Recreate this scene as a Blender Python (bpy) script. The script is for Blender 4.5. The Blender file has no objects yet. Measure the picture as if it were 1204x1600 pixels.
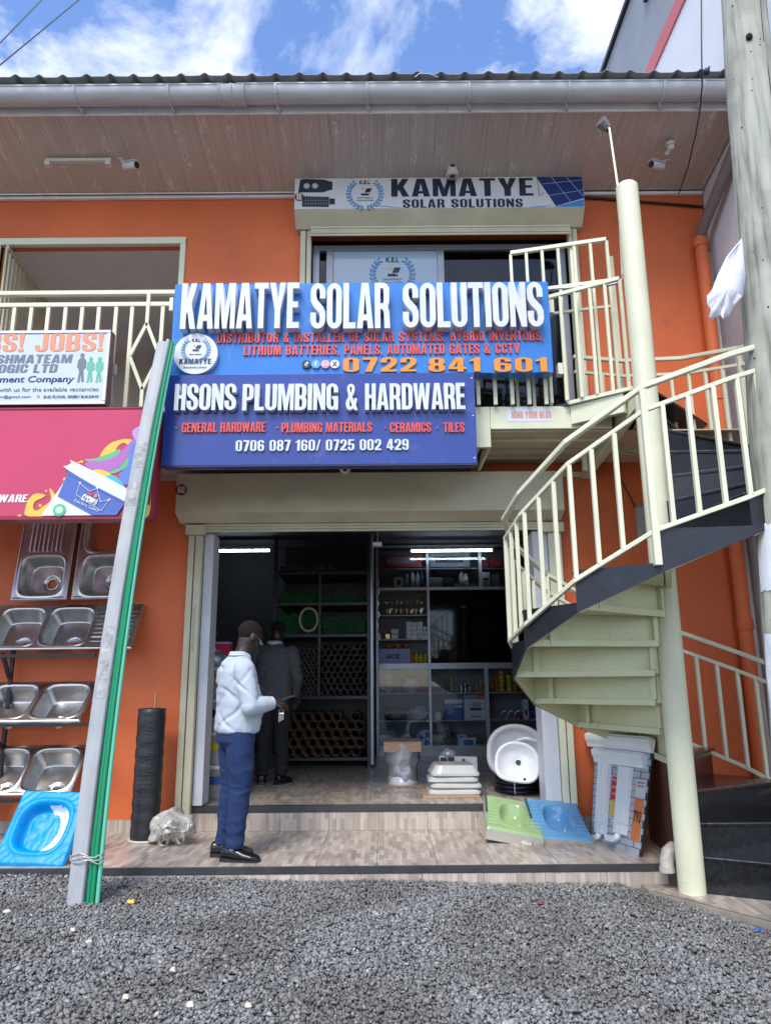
import bpy, bmesh, math, random
import numpy as np
from mathutils import Vector, Matrix, noise
from math import sin, cos, pi, radians

S = bpy.context.scene
COL = S.collection
rnd = random.Random(7)

# ------------------------------------------------------------------ camera
cam_d = bpy.data.cameras.new('camera')
cam = bpy.data.objects.new('camera', cam_d)
COL.objects.link(cam)
S.camera = cam
cam_d.sensor_fit = 'VERTICAL'
cam_d.sensor_height = 36.0
cam_d.lens = 36.0 * 1135.0 / 1600.0
cam_d.clip_start = 0.05
cam_d.clip_end = 1000
p_, r_ = radians(12.9), radians(0.45)
R0, U0, F0 = Vector((1, 0, 0)), Vector((0, -sin(p_), cos(p_))), Vector((0, cos(p_), sin(p_)))
ax = R0 * cos(r_) - U0 * sin(r_)
ay = R0 * sin(r_) + U0 * cos(r_)
cam.matrix_world = Matrix(((ax.x, ay.x, -F0.x, 0), (ax.y, ay.y, -F0.y, 0), (ax.z, ay.z, -F0.z, 1.27), (0, 0, 0, 1)))

# ------------------------------------------------------------------ world, sun, exposure
SUN_EL, SUN_AZ = radians(52), radians(200)      # azimuth from +Y, clockwise seen from above: behind the camera
W = bpy.data.worlds.new('World')
S.world = W
W.use_nodes = True
wt = W.node_tree
wt.nodes.clear()
def wn(t, **k):
    n = wt.nodes.new(t)
    for a, b in k.items(): setattr(n, a, b)
    return n
wo = wn('ShaderNodeOutputWorld')
bg = wn('ShaderNodeBackground')
bg.inputs['Strength'].default_value = 0.12
sky = wn('ShaderNodeTexSky', sky_type='NISHITA', sun_disc=False, sun_elevation=SUN_EL, sun_rotation=SUN_AZ)
sky.air_density = 1.0; sky.dust_density = 0.4; sky.ozone_density = 2.0
tc = wn('ShaderNodeTexCoord')
sep = wn('ShaderNodeSeparateXYZ')
wt.links.new(tc.outputs['Generated'], sep.inputs[0])
mx = wn('ShaderNodeMath', operation='MAXIMUM'); mx.inputs[1].default_value = 0.08
wt.links.new(sep.outputs['Z'], mx.inputs[0])
dx = wn('ShaderNodeMath', operation='DIVIDE'); dy = wn('ShaderNodeMath', operation='DIVIDE')
wt.links.new(sep.outputs['X'], dx.inputs[0]); wt.links.new(mx.outputs[0], dx.inputs[1])
wt.links.new(sep.outputs['Y'], dy.inputs[0]); wt.links.new(mx.outputs[0], dy.inputs[1])
cmb = wn('ShaderNodeCombineXYZ')
wt.links.new(dx.outputs[0], cmb.inputs[0]); wt.links.new(dy.outputs[0], cmb.inputs[1])
mp = wn('ShaderNodeMapping'); mp.inputs['Location'].default_value = (3.1, 7.7, 0.0)
wt.links.new(cmb.outputs[0], mp.inputs[0])
n1 = wn('ShaderNodeTexNoise'); n1.inputs['Scale'].default_value = 3.4; n1.inputs['Detail'].default_value = 10; n1.inputs['Roughness'].default_value = 0.60
n1.inputs['Distortion'].default_value = 0.25
wt.links.new(tc.outputs['Generated'], mp.inputs[0])
mp.inputs['Scale'].default_value = (1.0, 1.0, 1.5)
wt.links.new(mp.outputs[0], n1.inputs['Vector'])
cr = wn('ShaderNodeValToRGB')
cr.color_ramp.elements[0].position = 0.43; cr.color_ramp.elements[0].color = (0, 0, 0, 1)
cr.color_ramp.elements[1].position = 0.64; cr.color_ramp.elements[1].color = (1, 1, 1, 1)
wt.links.new(n1.outputs['Fac'], cr.inputs[0])
n2 = wn('ShaderNodeTexNoise'); n2.inputs['Scale'].default_value = 4; n2.inputs['Detail'].default_value = 6
wt.links.new(mp.outputs[0], n2.inputs['Vector'])
cc = wn('ShaderNodeValToRGB')
cc.color_ramp.elements[0].position = 0.3; cc.color_ramp.elements[0].color = (6.2, 6.45, 6.9, 1)
cc.color_ramp.elements[1].position = 0.7; cc.color_ramp.elements[1].color = (9.0, 8.9, 8.8, 1)
wt.links.new(n2.outputs['Fac'], cc.inputs[0])
skm = wn('ShaderNodeMixRGB', blend_type='MULTIPLY'); skm.inputs[0].default_value = 1.0; skm.inputs[2].default_value = (1.12, 1.22, 1.45, 1)
wt.links.new(sky.outputs[0], skm.inputs[1])
mix = wn('ShaderNodeMixRGB')
wt.links.new(cr.outputs[0], mix.inputs[0]); wt.links.new(skm.outputs[0], mix.inputs[1]); wt.links.new(cc.outputs[0], mix.inputs[2])
wt.links.new(mix.outputs[0], bg.inputs['Color'])
wt.links.new(bg.outputs[0], wo.inputs[0])

sun_d = bpy.data.lights.new('sun', 'SUN')
sun = bpy.data.objects.new('sun', sun_d)
COL.objects.link(sun)
sun_d.energy = 1.9
sun_d.angle = radians(24)
sun_d.color = (1.0, 0.95, 0.88)
sd = Vector((sin(SUN_AZ) * cos(SUN_EL), cos(SUN_AZ) * cos(SUN_EL), sin(SUN_EL)))
sun.rotation_euler = (-sd).to_track_quat('-Z', 'Y').to_euler()
S.view_settings.view_transform = 'Standard'
S.view_settings.look = 'None'
S.view_settings.gamma = 1
S.view_settings.use_curve_mapping = False
S.view_settings.exposure = 0.95

# ------------------------------------------------------------------ object helpers
def obj(name, me, parent=None, mat=None):
    o = bpy.data.objects.new(name, me)
    COL.objects.link(o)
    if parent is not None: o.parent = parent
    if mat is not None and me is not None:
        me.materials.clear(); me.materials.append(mat)
    return o
def tag(o, label=None, cat=None, group=None, kind=None):
    if label: o['label'] = label
    if cat: o['category'] = cat
    if group: o['group'] = group
    if kind: o['kind'] = kind
    return o
def thing(name, label, cat, loc=(0, 0, 0), group=None):
    o = bpy.data.objects.new(name, None)
    o.empty_display_size = 0.1
    COL.objects.link(o)
    o.location = loc
    return tag(o, label, cat, group)


# measured sight lines: where a line of sight (column, row) meets an upright plane at depth Y, or a level plane at height Z
def _ray(u, v):
    a, b = (u - 602) / 1135.0, (800 - v) / 1135.0
    a, b = a * cos(r_) + b * sin(r_), -a * sin(r_) + b * cos(r_)
    return a, cos(p_) - b * sin(p_), sin(p_) + b * cos(p_)
def PP(u, v, Y):
    x, y, z = _ray(u, v); t = Y / y
    return (x * t, Y, 1.27 + z * t)
def PX(u, v, Y): return PP(u, v, Y)[::2]
def PZ(u, v, Z):
    x, y, z = _ray(u, v); t = (Z - 1.27) / z
    return (x * t, y * t, Z)
def PB(u0, v0, u1, v1, Y):
    um, vm = (u0 + u1) / 2, (v0 + v1) / 2
    return (PX(u0, vm, Y)[0], PX(u1, vm, Y)[0], PX(um, v1, Y)[1], PX(um, v0, Y)[1])

class MB:
    """collects geometry in world coordinates; build() makes one mesh object"""
    def __init__(s): s.v, s.f, s.sm = [], [], []
    def add(s, vs, fs, smooth=False):
        n = len(s.v)
        s.v += [tuple(v) for v in vs]
        s.f += [tuple(i + n for i in f) for f in fs]
        s.sm += [smooth] * len(fs)
        return s
    def box(s, x0, x1, y0, y1, z0, z1):
        return s.add([(x0,y0,z0),(x1,y0,z0),(x1,y1,z0),(x0,y1,z0),(x0,y0,z1),(x1,y0,z1),(x1,y1,z1),(x0,y1,z1)],
                     [(0,3,2,1),(4,5,6,7),(0,1,5,4),(1,2,6,5),(2,3,7,6),(3,0,4,7)])
    def bar(s, a, b, w, h=None, up=(0, 0, 1)):
        """a bar of section w x h from a to b"""
        h = h or w
        a, b = Vector(a), Vector(b)
        d = (b - a).normalized(); u = Vector(up)
        if abs(d.dot(u)) > 0.98: u = Vector((0, 1, 0))
        r = d.cross(u).normalized(); u = r.cross(d)
        c = [r * (i * w / 2) + u * (j * h / 2) for i, j in ((-1,-1),(1,-1),(1,1),(-1,1))]
        return s.add([a + q for q in c] + [b + q for q in c], [(3,2,1,0),(4,5,6,7),(0,1,5,4),(1,2,6,5),(2,3,7,6),(3,0,4,7)])
    def path(s, pts, w, h=None):
        """mitred bar through points, section kept upright"""
        h = h or w
        P = [Vector(p) for p in pts]; rings = []
        for i, p in enumerate(P):
            d = (P[min(i + 1, len(P) - 1)] - P[max(i - 1, 0)]).normalized()
            r = d.cross(Vector((0, 0, 1))).normalized(); u = r.cross(d)
            rings.append([p + r * (a * w / 2) + u * (b * h / 2) for a, b in ((-1,-1),(1,-1),(1,1),(-1,1))])
        vs = [q for r in rings for q in r]; fs = [(3,2,1,0)]
        for i in range(len(P) - 1):
            for k in range(4):
                fs.append((4*i+k, 4*i+(k+1)%4, 4*i+4+(k+1)%4, 4*i+4+k))
        n = 4 * (len(P) - 1); fs.append((n, n+1, n+2, n+3))
        return s.add(vs, fs)
    def tube(s, pts, r, n=12, caps=True, smooth=True):
        P = [Vector(p) for p in pts]; R = r if isinstance(r, (list, tuple)) else [r] * len(P)
        d0 = (P[1] - P[0]).normalized()
        u = Vector((0, 0, 1)) if abs(d0.z) < 0.95 else Vector((1, 0, 0))
        vs, fs = [], []
        for i, p in enumerate(P):
            d = (P[min(i + 1, len(P) - 1)] - P[max(i - 1, 0)]).normalized()
            a = d.cross(u).normalized(); b = a.cross(d)
            u = b
            for k in range(n):
                t = 2 * pi * k / n
                vs.append(p + (a * cos(t) + b * sin(t)) * R[i])
        for i in range(len(P) - 1):
            for k in range(n):
                fs.append((i*n+k, i*n+(k+1)%n, (i+1)*n+(k+1)%n, (i+1)*n+k))
        s.add(vs, fs, smooth)
        if caps:
            m = (len(P) - 1) * n
            s.add(vs[:n], [tuple(range(n - 1, -1, -1))]); s.add(vs[m:], [tuple(range(n))])
        return s
    def lathe(s, prof, c, n=24, smooth=True, sx=1.0, sy=1.0):
        """prof = [(r, z)...] round the vertical axis at c"""
        vs, fs = [], []
        for r, z in prof:
            for k in range(n):
                t = 2 * pi * k / n
                vs.append((c[0] + r * cos(t) * sx, c[1] + r * sin(t) * sy, c[2] + z))
        for i in range(len(prof) - 1):
            for k in range(n):
                fs.append((i*n+k, i*n+(k+1)%n, (i+1)*n+(k+1)%n, (i+1)*n+k))
        return s.add(vs, fs, smooth)
    def prism(s, poly, y0, y1):
        """poly in (x, z), extruded from y0 (front) to y1"""
        n = len(poly)
        vs = [(x, y0, z) for x, z in poly] + [(x, y1, z) for x, z in poly]
        a = sum(poly[i][0] * poly[(i+1) % n][1] - poly[(i+1) % n][0] * poly[i][1] for i in range(n))
        fs = [tuple(range(n)), tuple(range(2*n-1, n-1, -1))] if a > 0 else [tuple(range(n-1, -1, -1)), tuple(range(n, 2*n))]
        fs += [((i+1) % n, i, n+i, n+(i+1) % n) if a > 0 else (i, (i+1) % n, n+(i+1) % n, n+i) for i in range(n)]
        return s.add(vs, fs)
    def sphere(s, c, rx, ry, rz, nu=16, nv=10, M=None):
        vs, fs = [], []
        for j in range(nv + 1):
            t = pi * j / nv
            for i in range(nu):
                a = 2 * pi * i / nu
                q = Vector((rx*sin(t)*cos(a), ry*sin(t)*sin(a), rz*cos(t)))
                if M: q = M @ q
                vs.append(Vector(c) + q)
        for j in range(nv):
            for i in range(nu):
                fs.append((j*nu+i, (j+1)*nu+i, (j+1)*nu+(i+1)%nu, j*nu+(i+1)%nu))
        return s.add(vs, fs, True)
    def mesh(s, name='m'):
        me = bpy.data.meshes.new(name)
        me.from_pydata(s.v, [], s.f)
        me.polygons.foreach_set('use_smooth', s.sm)
        me.update()
        return me
    def build(s, name, mat, parent=None, bevel=0, M=None, fix=False):
        me = s.mesh(name)
        if M is not None: me.transform(M)
        if bevel or fix:
            bm = bmesh.new(); bm.from_mesh(me)
            bmesh.ops.remove_doubles(bm, verts=bm.verts, dist=1e-5)
            if fix: bmesh.ops.recalc_face_normals(bm, faces=bm.faces)
            if bevel:
                es = [e for e in bm.edges if len(e.link_faces) == 2 and e.calc_face_angle(0) > 0.6]
                bmesh.ops.bevel(bm, geom=es, offset=bevel, segments=1, affect='EDGES', clamp_overlap=True)
            bm.to_mesh(me); bm.free()
        if parent is not None:          # keep world placement: parents are unrotated empties
            loc = Vector((0, 0, 0)); q = parent
            while q is not None: loc += q.location; q = q.parent
            me.transform(Matrix.Translation(-loc))
        return obj(name, me, parent, mat)

def copy_tree(o, parent=None):
    c = o.copy(); COL.objects.link(c)
    if parent is not None: c.parent = parent
    for ch in list(o.children): copy_tree(ch, c)
    return c

# ------------------------------------------------------------------ materials
MATS = {}
def mat(name, color, rough=0.6, metal=0.0, var=0.0, scale=4.0, bump=0.0, bscale=60.0, spec=0.5, stretch=(1,1,1), color2=None, wear=None, coat=0.0, emit=None, alpha=None, detail=5):
    if name in MATS: return MATS[name]
    m = bpy.data.materials.new(name); m.use_nodes = True
    nt = m.node_tree; b = nt.nodes['Principled BSDF']
    b.inputs['Base Color'].default_value = (*color, 1)
    b.inputs['Roughness'].default_value = rough
    b.inputs['Metallic'].default_value = metal
    b.inputs['Specular IOR Level'].default_value = spec
    if coat: b.inputs['Coat Weight'].default_value = coat
    if emit:
        b.inputs['Emission Color'].default_value = (*emit[0], 1); b.inputs['Emission Strength'].default_value = emit[1]
    geo = nt.nodes.new('ShaderNodeNewGeometry')
    mp = nt.nodes.new('ShaderNodeMapping'); mp.inputs['Scale'].default_value = stretch
    nt.links.new(geo.outputs['Position'], mp.inputs[0])
    if var or color2 or wear:
        n = nt.nodes.new('ShaderNodeTexNoise'); n.inputs['Scale'].default_value = scale; n.inputs['Detail'].default_value = detail; n.inputs['Roughness'].default_value = 0.6
        nt.links.new(mp.outputs[0], n.inputs['Vector'])
        r = nt.nodes.new('ShaderNodeValToRGB')
        c2 = color2 or tuple(min(1, c * (1 - var)) for c in color)
        c1 = color if color2 else tuple(min(1, c * (1 + var)) for c in color)
        r.color_ramp.elements[0].position = 0.32; r.color_ramp.elements[0].color = (*c2, 1)
        r.color_ramp.elements[1].position = 0.68; r.color_ramp.elements[1].color = (*c1, 1)
        nt.links.new(n.outputs['Fac'], r.inputs[0])
        out = r.outputs[0]
        if wear:
            n2 = nt.nodes.new('ShaderNodeTexNoise'); n2.inputs['Scale'].default_value = wear[2]; n2.inputs['Detail'].default_value = 8
            n2.inputs['Roughness'].default_value = 0.7
            nt.links.new(mp.outputs[0], n2.inputs['Vector'])
            r2 = nt.nodes.new('ShaderNodeValToRGB')
            r2.color_ramp.elements[0].position = wear[1]; r2.color_ramp.elements[0].color = (0,0,0,1)
            r2.color_ramp.elements[1].position = min(1, wear[1] + 0.08); r2.color_ramp.elements[1].color = (1,1,1,1)
            nt.links.new(n2.outputs['Fac'], r2.inputs[0])
            mm = nt.nodes.new('ShaderNodeMixRGB'); mm.inputs[2].default_value = (*wear[0], 1)
            nt.links.new(r2.outputs[0], mm.inputs[0]); nt.links.new(out, mm.inputs[1])
            out = mm.outputs[0]
        nt.links.new(out, b.inputs['Base Color'])
    if bump:
        n3 = nt.nodes.new('ShaderNodeTexNoise'); n3.inputs['Scale'].default_value = bscale; n3.inputs['Detail'].default_value = 6
        nt.links.new(mp.outputs[0], n3.inputs['Vector'])
        bp = nt.nodes.new('ShaderNodeBump'); bp.inputs['Strength'].default_value = bump; bp.inputs['Distance'].default_value = 0.01
        nt.links.new(n3.outputs['Fac'], bp.inputs['Height']); nt.links.new(bp.outputs[0], b.inputs['Normal'])
    MATS[name] = m
    return m

ORANGE = mat('orange_paint', (0.64, 0.135, 0.036), 0.6, var=0.13, scale=0.9, bump=0.22, bscale=28, stretch=(1, 1, 0.55), wear=((0.47, 0.105, 0.038), 0.63, 4.5))
CREAM = mat('cream_paint', (0.66, 0.655, 0.475), 0.40, var=0.07, scale=3, bump=0.08, bscale=40, wear=((0.50, 0.45, 0.32), 0.64, 9))
CREAM2 = mat('aged_cream_paint', (0.55, 0.50, 0.345), 0.45, var=0.12, scale=2.5, bump=0.05, bscale=30, wear=((0.33, 0.30, 0.20), 0.68, 6))
GREENISH = mat('pale_green_paint', (0.60, 0.60, 0.37), 0.42, var=0.07, scale=3, bump=0.04, bscale=30, wear=((0.42, 0.40, 0.25), 0.63, 7))
BLACKP = mat('black_step_paint', (0.009, 0.011, 0.017), 0.42, var=0.35, scale=5, bump=0.25, bscale=25, wear=((0.05, 0.05, 0.052), 0.70, 14))
GRANITE = mat('dark_granite', (0.014, 0.015, 0.017), 0.16, var=0.4, scale=30, wear=((0.05, 0.045, 0.04), 0.68, 12))
BROWNT = mat('brown_tread_tile', (0.055, 0.026, 0.018), 0.22, var=0.3, scale=12, wear=((0.16, 0.11, 0.08), 0.66, 8))
NOSE = mat('dark_step_nosing', (0.035, 0.036, 0.038), 0.5, var=0.2, scale=8, bump=0.1, wear=((0.12, 0.11, 0.10), 0.72, 18))
GUTTER = mat('grey_gutter_paint', (0.50, 0.50, 0.505), 0.4, var=0.12, scale=3, stretch=(0.6, 3, 3), wear=((0.27, 0.26, 0.25), 0.68, 8))
FASCIA = mat('weathered_fascia', (0.80, 0.79, 0.77), 0.55, var=0.12, scale=4, wear=((0.20, 0.19, 0.17), 0.69, 10))
ROOFM = mat('grey_roof_sheet', (0.24, 0.24, 0.24), 0.6, var=0.25, scale=6, wear=((0.35, 0.34, 0.33), 0.62, 10))
ALU = mat('grey_aluminium', (0.30, 0.31, 0.34), 0.35, metal=0.6, var=0.08, scale=6)
WHITEPL = mat('white_plastic', (0.72, 0.72, 0.71), 0.35, var=0.04, scale=6)
WHITEW = mat('worn_white_steel', (0.55, 0.56, 0.60), 0.45, var=0.08, scale=4, wear=((0.25, 0.22, 0.19), 0.66, 12))
CERAMIC = mat('white_ceramic', (0.78, 0.79, 0.80), 0.08, coat=0.5)
BLACKM = mat('black_metal', (0.012, 0.012, 0.014), 0.4, var=0.2, scale=10)
RACKM = mat('dark_rack_metal', (0.022, 0.025, 0.030), 0.45, var=0.2, scale=10)
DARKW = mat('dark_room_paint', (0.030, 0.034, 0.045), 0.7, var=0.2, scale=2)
GREYC = mat('grey_ceiling_paint', (0.34, 0.33, 0.31), 0.8, var=0.06, scale=2)
GREYW = mat('grey_room_paint', (0.16, 0.16, 0.16), 0.8, var=0.1, scale=2)
STEEL = mat('stainless_steel', (0.56, 0.55, 0.53), 0.32, metal=1.0, var=0.10, scale=14, stretch=(1, 1, 1))
CLEARP = mat('clear_wrap', (0.55, 0.55, 0.54), 0.25)
POLEM = None

def glass_mat(name, gloss=0.10, tint=(1, 1, 1), rough=0.02, milk=0.0, milkc=(0.5, 0.6, 0.7)):
    if name in MATS: return MATS[name]
    m = bpy.data.materials.new(name); m.use_nodes = True
    nt = m.node_tree; nt.nodes.clear()
    o = nt.nodes.new('ShaderNodeOutputMaterial'); t = nt.nodes.new('ShaderNodeBsdfTransparent'); t.inputs[0].default_value = (*tint, 1)
    g = nt.nodes.new('ShaderNodeBsdfGlossy'); g.inputs['Roughness'].default_value = rough
    lw = nt.nodes.new('ShaderNodeFresnel'); lw.inputs['IOR'].default_value = 1.5
    ad = nt.nodes.new('ShaderNodeMath'); ad.operation = 'ADD'; ad.inputs[1].default_value = gloss; ad.use_clamp = True
    nt.links.new(lw.outputs[0], ad.inputs[0])
    mx = nt.nodes.new('ShaderNodeMixShader')
    nt.links.new(ad.outputs[0], mx.inputs[0]); nt.links.new(g.outputs[0], mx.inputs[2])
    if milk:
        d = nt.nodes.new('ShaderNodeBsdfDiffuse'); d.inputs[0].default_value = (*milkc, 1)
        m2 = nt.nodes.new('ShaderNodeMixShader'); m2.inputs[0].default_value = milk
        nt.links.new(t.outputs[0], m2.inputs[1]); nt.links.new(d.outputs[0], m2.inputs[2]); nt.links.new(m2.outputs[0], mx.inputs[1])
    else:
        nt.links.new(t.outputs[0], mx.inputs[1])
    nt.links.new(mx.outputs[0], o.inputs[0])
    MATS[name] = m
    return m
GLASS = glass_mat('clear_glass', 0.0, (0.88, 0.92, 0.94))
TGLASS = glass_mat('tinted_glass', 0.0, (0.62, 0.66, 0.70))
DGLASS = glass_mat('dark_glass', 0.0, (0.36, 0.38, 0.42), 0.05)
FROST = glass_mat('frosted_window_film', 0.03, (0.6, 0.7, 0.8), 0.1, milk=0.85, milkc=(0.42, 0.52, 0.62))
WRAP = glass_mat('cling_wrap', 0.10, (0.95, 0.95, 0.95), 0.18, milk=0.45, milkc=(0.7, 0.7, 0.7))

def plank_mat(name, axes, light, dark, width=0.034, length=0.15, rough=0.3):
    """parquet-strip print of a ceramic tile; axes = which world axes run along and across the strips"""
    m = bpy.data.materials.new(name); m.use_nodes = True
    nt = m.node_tree; b = nt.nodes['Principled BSDF']
    geo = nt.nodes.new('ShaderNodeNewGeometry'); sp = nt.nodes.new('ShaderNodeSeparateXYZ'); nt.links.new(geo.outputs['Position'], sp.inputs[0])
    cb = nt.nodes.new('ShaderNodeCombineXYZ')
    nt.links.new(sp.outputs[axes[0]], cb.inputs[0]); nt.links.new(sp.outputs[axes[1]], cb.inputs[1])
    br = nt.nodes.new('ShaderNodeTexBrick'); br.offset = 0.37; br.squash = 1
    br.inputs['Color1'].default_value = (*light, 1); br.inputs['Color2'].default_value = (*dark, 1); br.inputs['Mortar'].default_value = (*dark, 1)
    br.inputs['Scale'].default_value = 1; br.inputs['Mortar Size'].default_value = 0.0005
    br.inputs['Brick Width'].default_value = length; br.inputs['Row Height'].default_value = width; br.inputs['Bias'].default_value = -0.1
    nt.links.new(cb.outputs[0], br.inputs[0])
    mp = nt.nodes.new('ShaderNodeMapping'); mp.inputs['Scale'].default_value = (3, 70, 1); nt.links.new(cb.outputs[0], mp.inputs[0])
    n = nt.nodes.new('ShaderNodeTexNoise'); n.inputs['Scale'].default_value = 1.0; n.inputs['Detail'].default_value = 5
    nt.links.new(mp.outputs[0], n.inputs[0])
    rr = nt.nodes.new('ShaderNodeValToRGB'); rr.color_ramp.elements[0].position = 0.3; rr.color_ramp.elements[0].color = (0.62, 0.58, 0.55, 1); rr.color_ramp.elements[1].position = 0.62; rr.color_ramp.elements[1].color = (1, 1, 1, 1)
    nt.links.new(n.outputs['Fac'], rr.inputs[0])
    mu = nt.nodes.new('ShaderNodeMixRGB'); mu.blend_type = 'MULTIPLY'; mu.inputs[0].default_value = 0.5
    nt.links.new(br.outputs[0], mu.inputs[1]); nt.links.new(rr.outputs[0], mu.inputs[2])
    n4 = nt.nodes.new('ShaderNodeTexNoise'); n4.inputs['Scale'].default_value = 2.2; n4.inputs['Detail'].default_value = 7; nt.links.new(geo.outputs['Position'], n4.inputs[0])
    r4 = nt.nodes.new('ShaderNodeValToRGB'); r4.color_ramp.elements[0].position = 0.35; r4.color_ramp.elements[0].color = (0.66, 0.62, 0.58, 1); r4.color_ramp.elements[1].position = 0.6; r4.color_ramp.elements[1].color = (1, 1, 1, 1)
    nt.links.new(n4.outputs['Fac'], r4.inputs[0])
    m3 = nt.nodes.new('ShaderNodeMixRGB'); m3.blend_type = 'MULTIPLY'; m3.inputs[0].default_value = 0.6
    nt.links.new(mu.outputs[0], m3.inputs[1]); nt.links.new(r4.outputs[0], m3.inputs[2])
    nt.links.new(m3.outputs[0], b.inputs['Base Color'])
    b.inputs['Roughness'].default_value = rough
    MATS[name] = m
    return m
TILE = plank_mat('parquet_print_floor_tile', ('Y', 'X'), (0.60, 0.525, 0.45), (0.31, 0.265, 0.235))
TILEV = plank_mat('parquet_print_riser_tile', ('Z', 'X'), (0.60, 0.52, 0.44), (0.37, 0.315, 0.27))
GROUT = mat('grout', (0.20, 0.17, 0.14), 0.8, var=0.2, scale=10)

def grain_mat(name, axes, c1, c2):
    """printed cathedral wood grain running along axes[0]"""
    m = bpy.data.materials.new(name); m.use_nodes = True
    nt = m.node_tree; b = nt.nodes['Principled BSDF']
    geo = nt.nodes.new('ShaderNodeNewGeometry'); sp = nt.nodes.new('ShaderNodeSeparateXYZ'); nt.links.new(geo.outputs['Position'], sp.inputs[0])
    cb = nt.nodes.new('ShaderNodeCombineXYZ')
    nt.links.new(sp.outputs[axes[0]], cb.inputs[0]); nt.links.new(sp.outputs[axes[1]], cb.inputs[1])
    def N(t, op=None, **k):
        n = nt.nodes.new(t)
        if op: n.operation = op
        for a, q in k.items(): n.inputs[int(a[1:])].default_value = q
        return n
    L = nt.links.new
    mp = N('ShaderNodeMapping'); mp.inputs['Scale'].default_value = (1.5, 7.0, 1); L(cb.outputs[0], mp.inputs[0])
    n = N('ShaderNodeTexNoise'); n.inputs['Scale'].default_value = 1.3; n.inputs['Detail'].default_value = 2; L(mp.outputs[0], n.inputs[0])
    mlt = N('ShaderNodeMath', 'MULTIPLY', _1=70.0); L(n.outputs['Fac'], mlt.inputs[0])
    sn = N('ShaderNodeMath', 'SINE'); L(mlt.outputs[0], sn.inputs[0])
    ab = N('ShaderNodeMath', 'MAXIMUM', _1=0.0); L(sn.outputs[0], ab.inputs[0])
    pw = N('ShaderNodeMath', 'POWER', _1=3.0); L(ab.outputs[0], pw.inputs[0])
    # the motif sits in one band of each board, broken up along its length
    fx = N('ShaderNodeMath', 'MULTIPLY', _1=25.13); L(sp.outputs[axes[1]], fx.inputs[0])
    fs = N('ShaderNodeMath', 'SINE'); L(fx.outputs[0], fs.inputs[0])
    fm = N('ShaderNodeMapRange'); fm.inputs[1].default_value = 0.35; fm.inputs[2].default_value = 0.95; L(fs.outputs[0], fm.inputs[0])
    nb = N('ShaderNodeTexNoise'); nb.inputs['Scale'].default_value = 4.0; nb.inputs['Detail'].default_value = 1; L(cb.outputs[0], nb.inputs[0])
    nr = N('ShaderNodeMapRange'); nr.inputs[1].default_value = 0.42; nr.inputs[2].default_value = 0.56; L(nb.outputs['Fac'], nr.inputs[0])
    mk = N('ShaderNodeMath', 'MULTIPLY'); L(fm.outputs[0], mk.inputs[0]); L(nr.outputs[0], mk.inputs[1])
    m4 = N('ShaderNodeMath', 'MULTIPLY'); L(mk.outputs[0], m4.inputs[0]); L(pw.outputs[0], m4.inputs[1])
    mp2 = N('ShaderNodeMapping'); mp2.inputs['Scale'].default_value = (0.8, 75, 1); L(cb.outputs[0], mp2.inputs[0])
    nf = N('ShaderNodeTexNoise'); nf.inputs['Scale'].default_value = 1; nf.inputs['Detail'].default_value = 4; L(mp2.outputs[0], nf.inputs[0])
    sc_ = N('ShaderNodeMath', 'MULTIPLY_ADD', _1=0.55); L(m4.outputs[0], sc_.inputs[0]); L(nf.outputs['Fac'], sc_.inputs[2])
    r = N('ShaderNodeValToRGB'); r.color_ramp.elements[0].position = 0.30; r.color_ramp.elements[0].color = (*c2, 1); r.color_ramp.elements[1].position = 1.0; r.color_ramp.elements[1].color = (*c1, 1)
    L(sc_.outputs[0], r.inputs[0]); L(r.outputs[0], b.inputs['Base Color'])
    b.inputs['Roughness'].default_value = 0.35
    MATS[name] = m
    return m
SOFFIT = grain_mat('wood_print_soffit', ('Y', 'X'), (0.76, 0.67, 0.60), (0.42, 0.345, 0.295))

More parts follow.
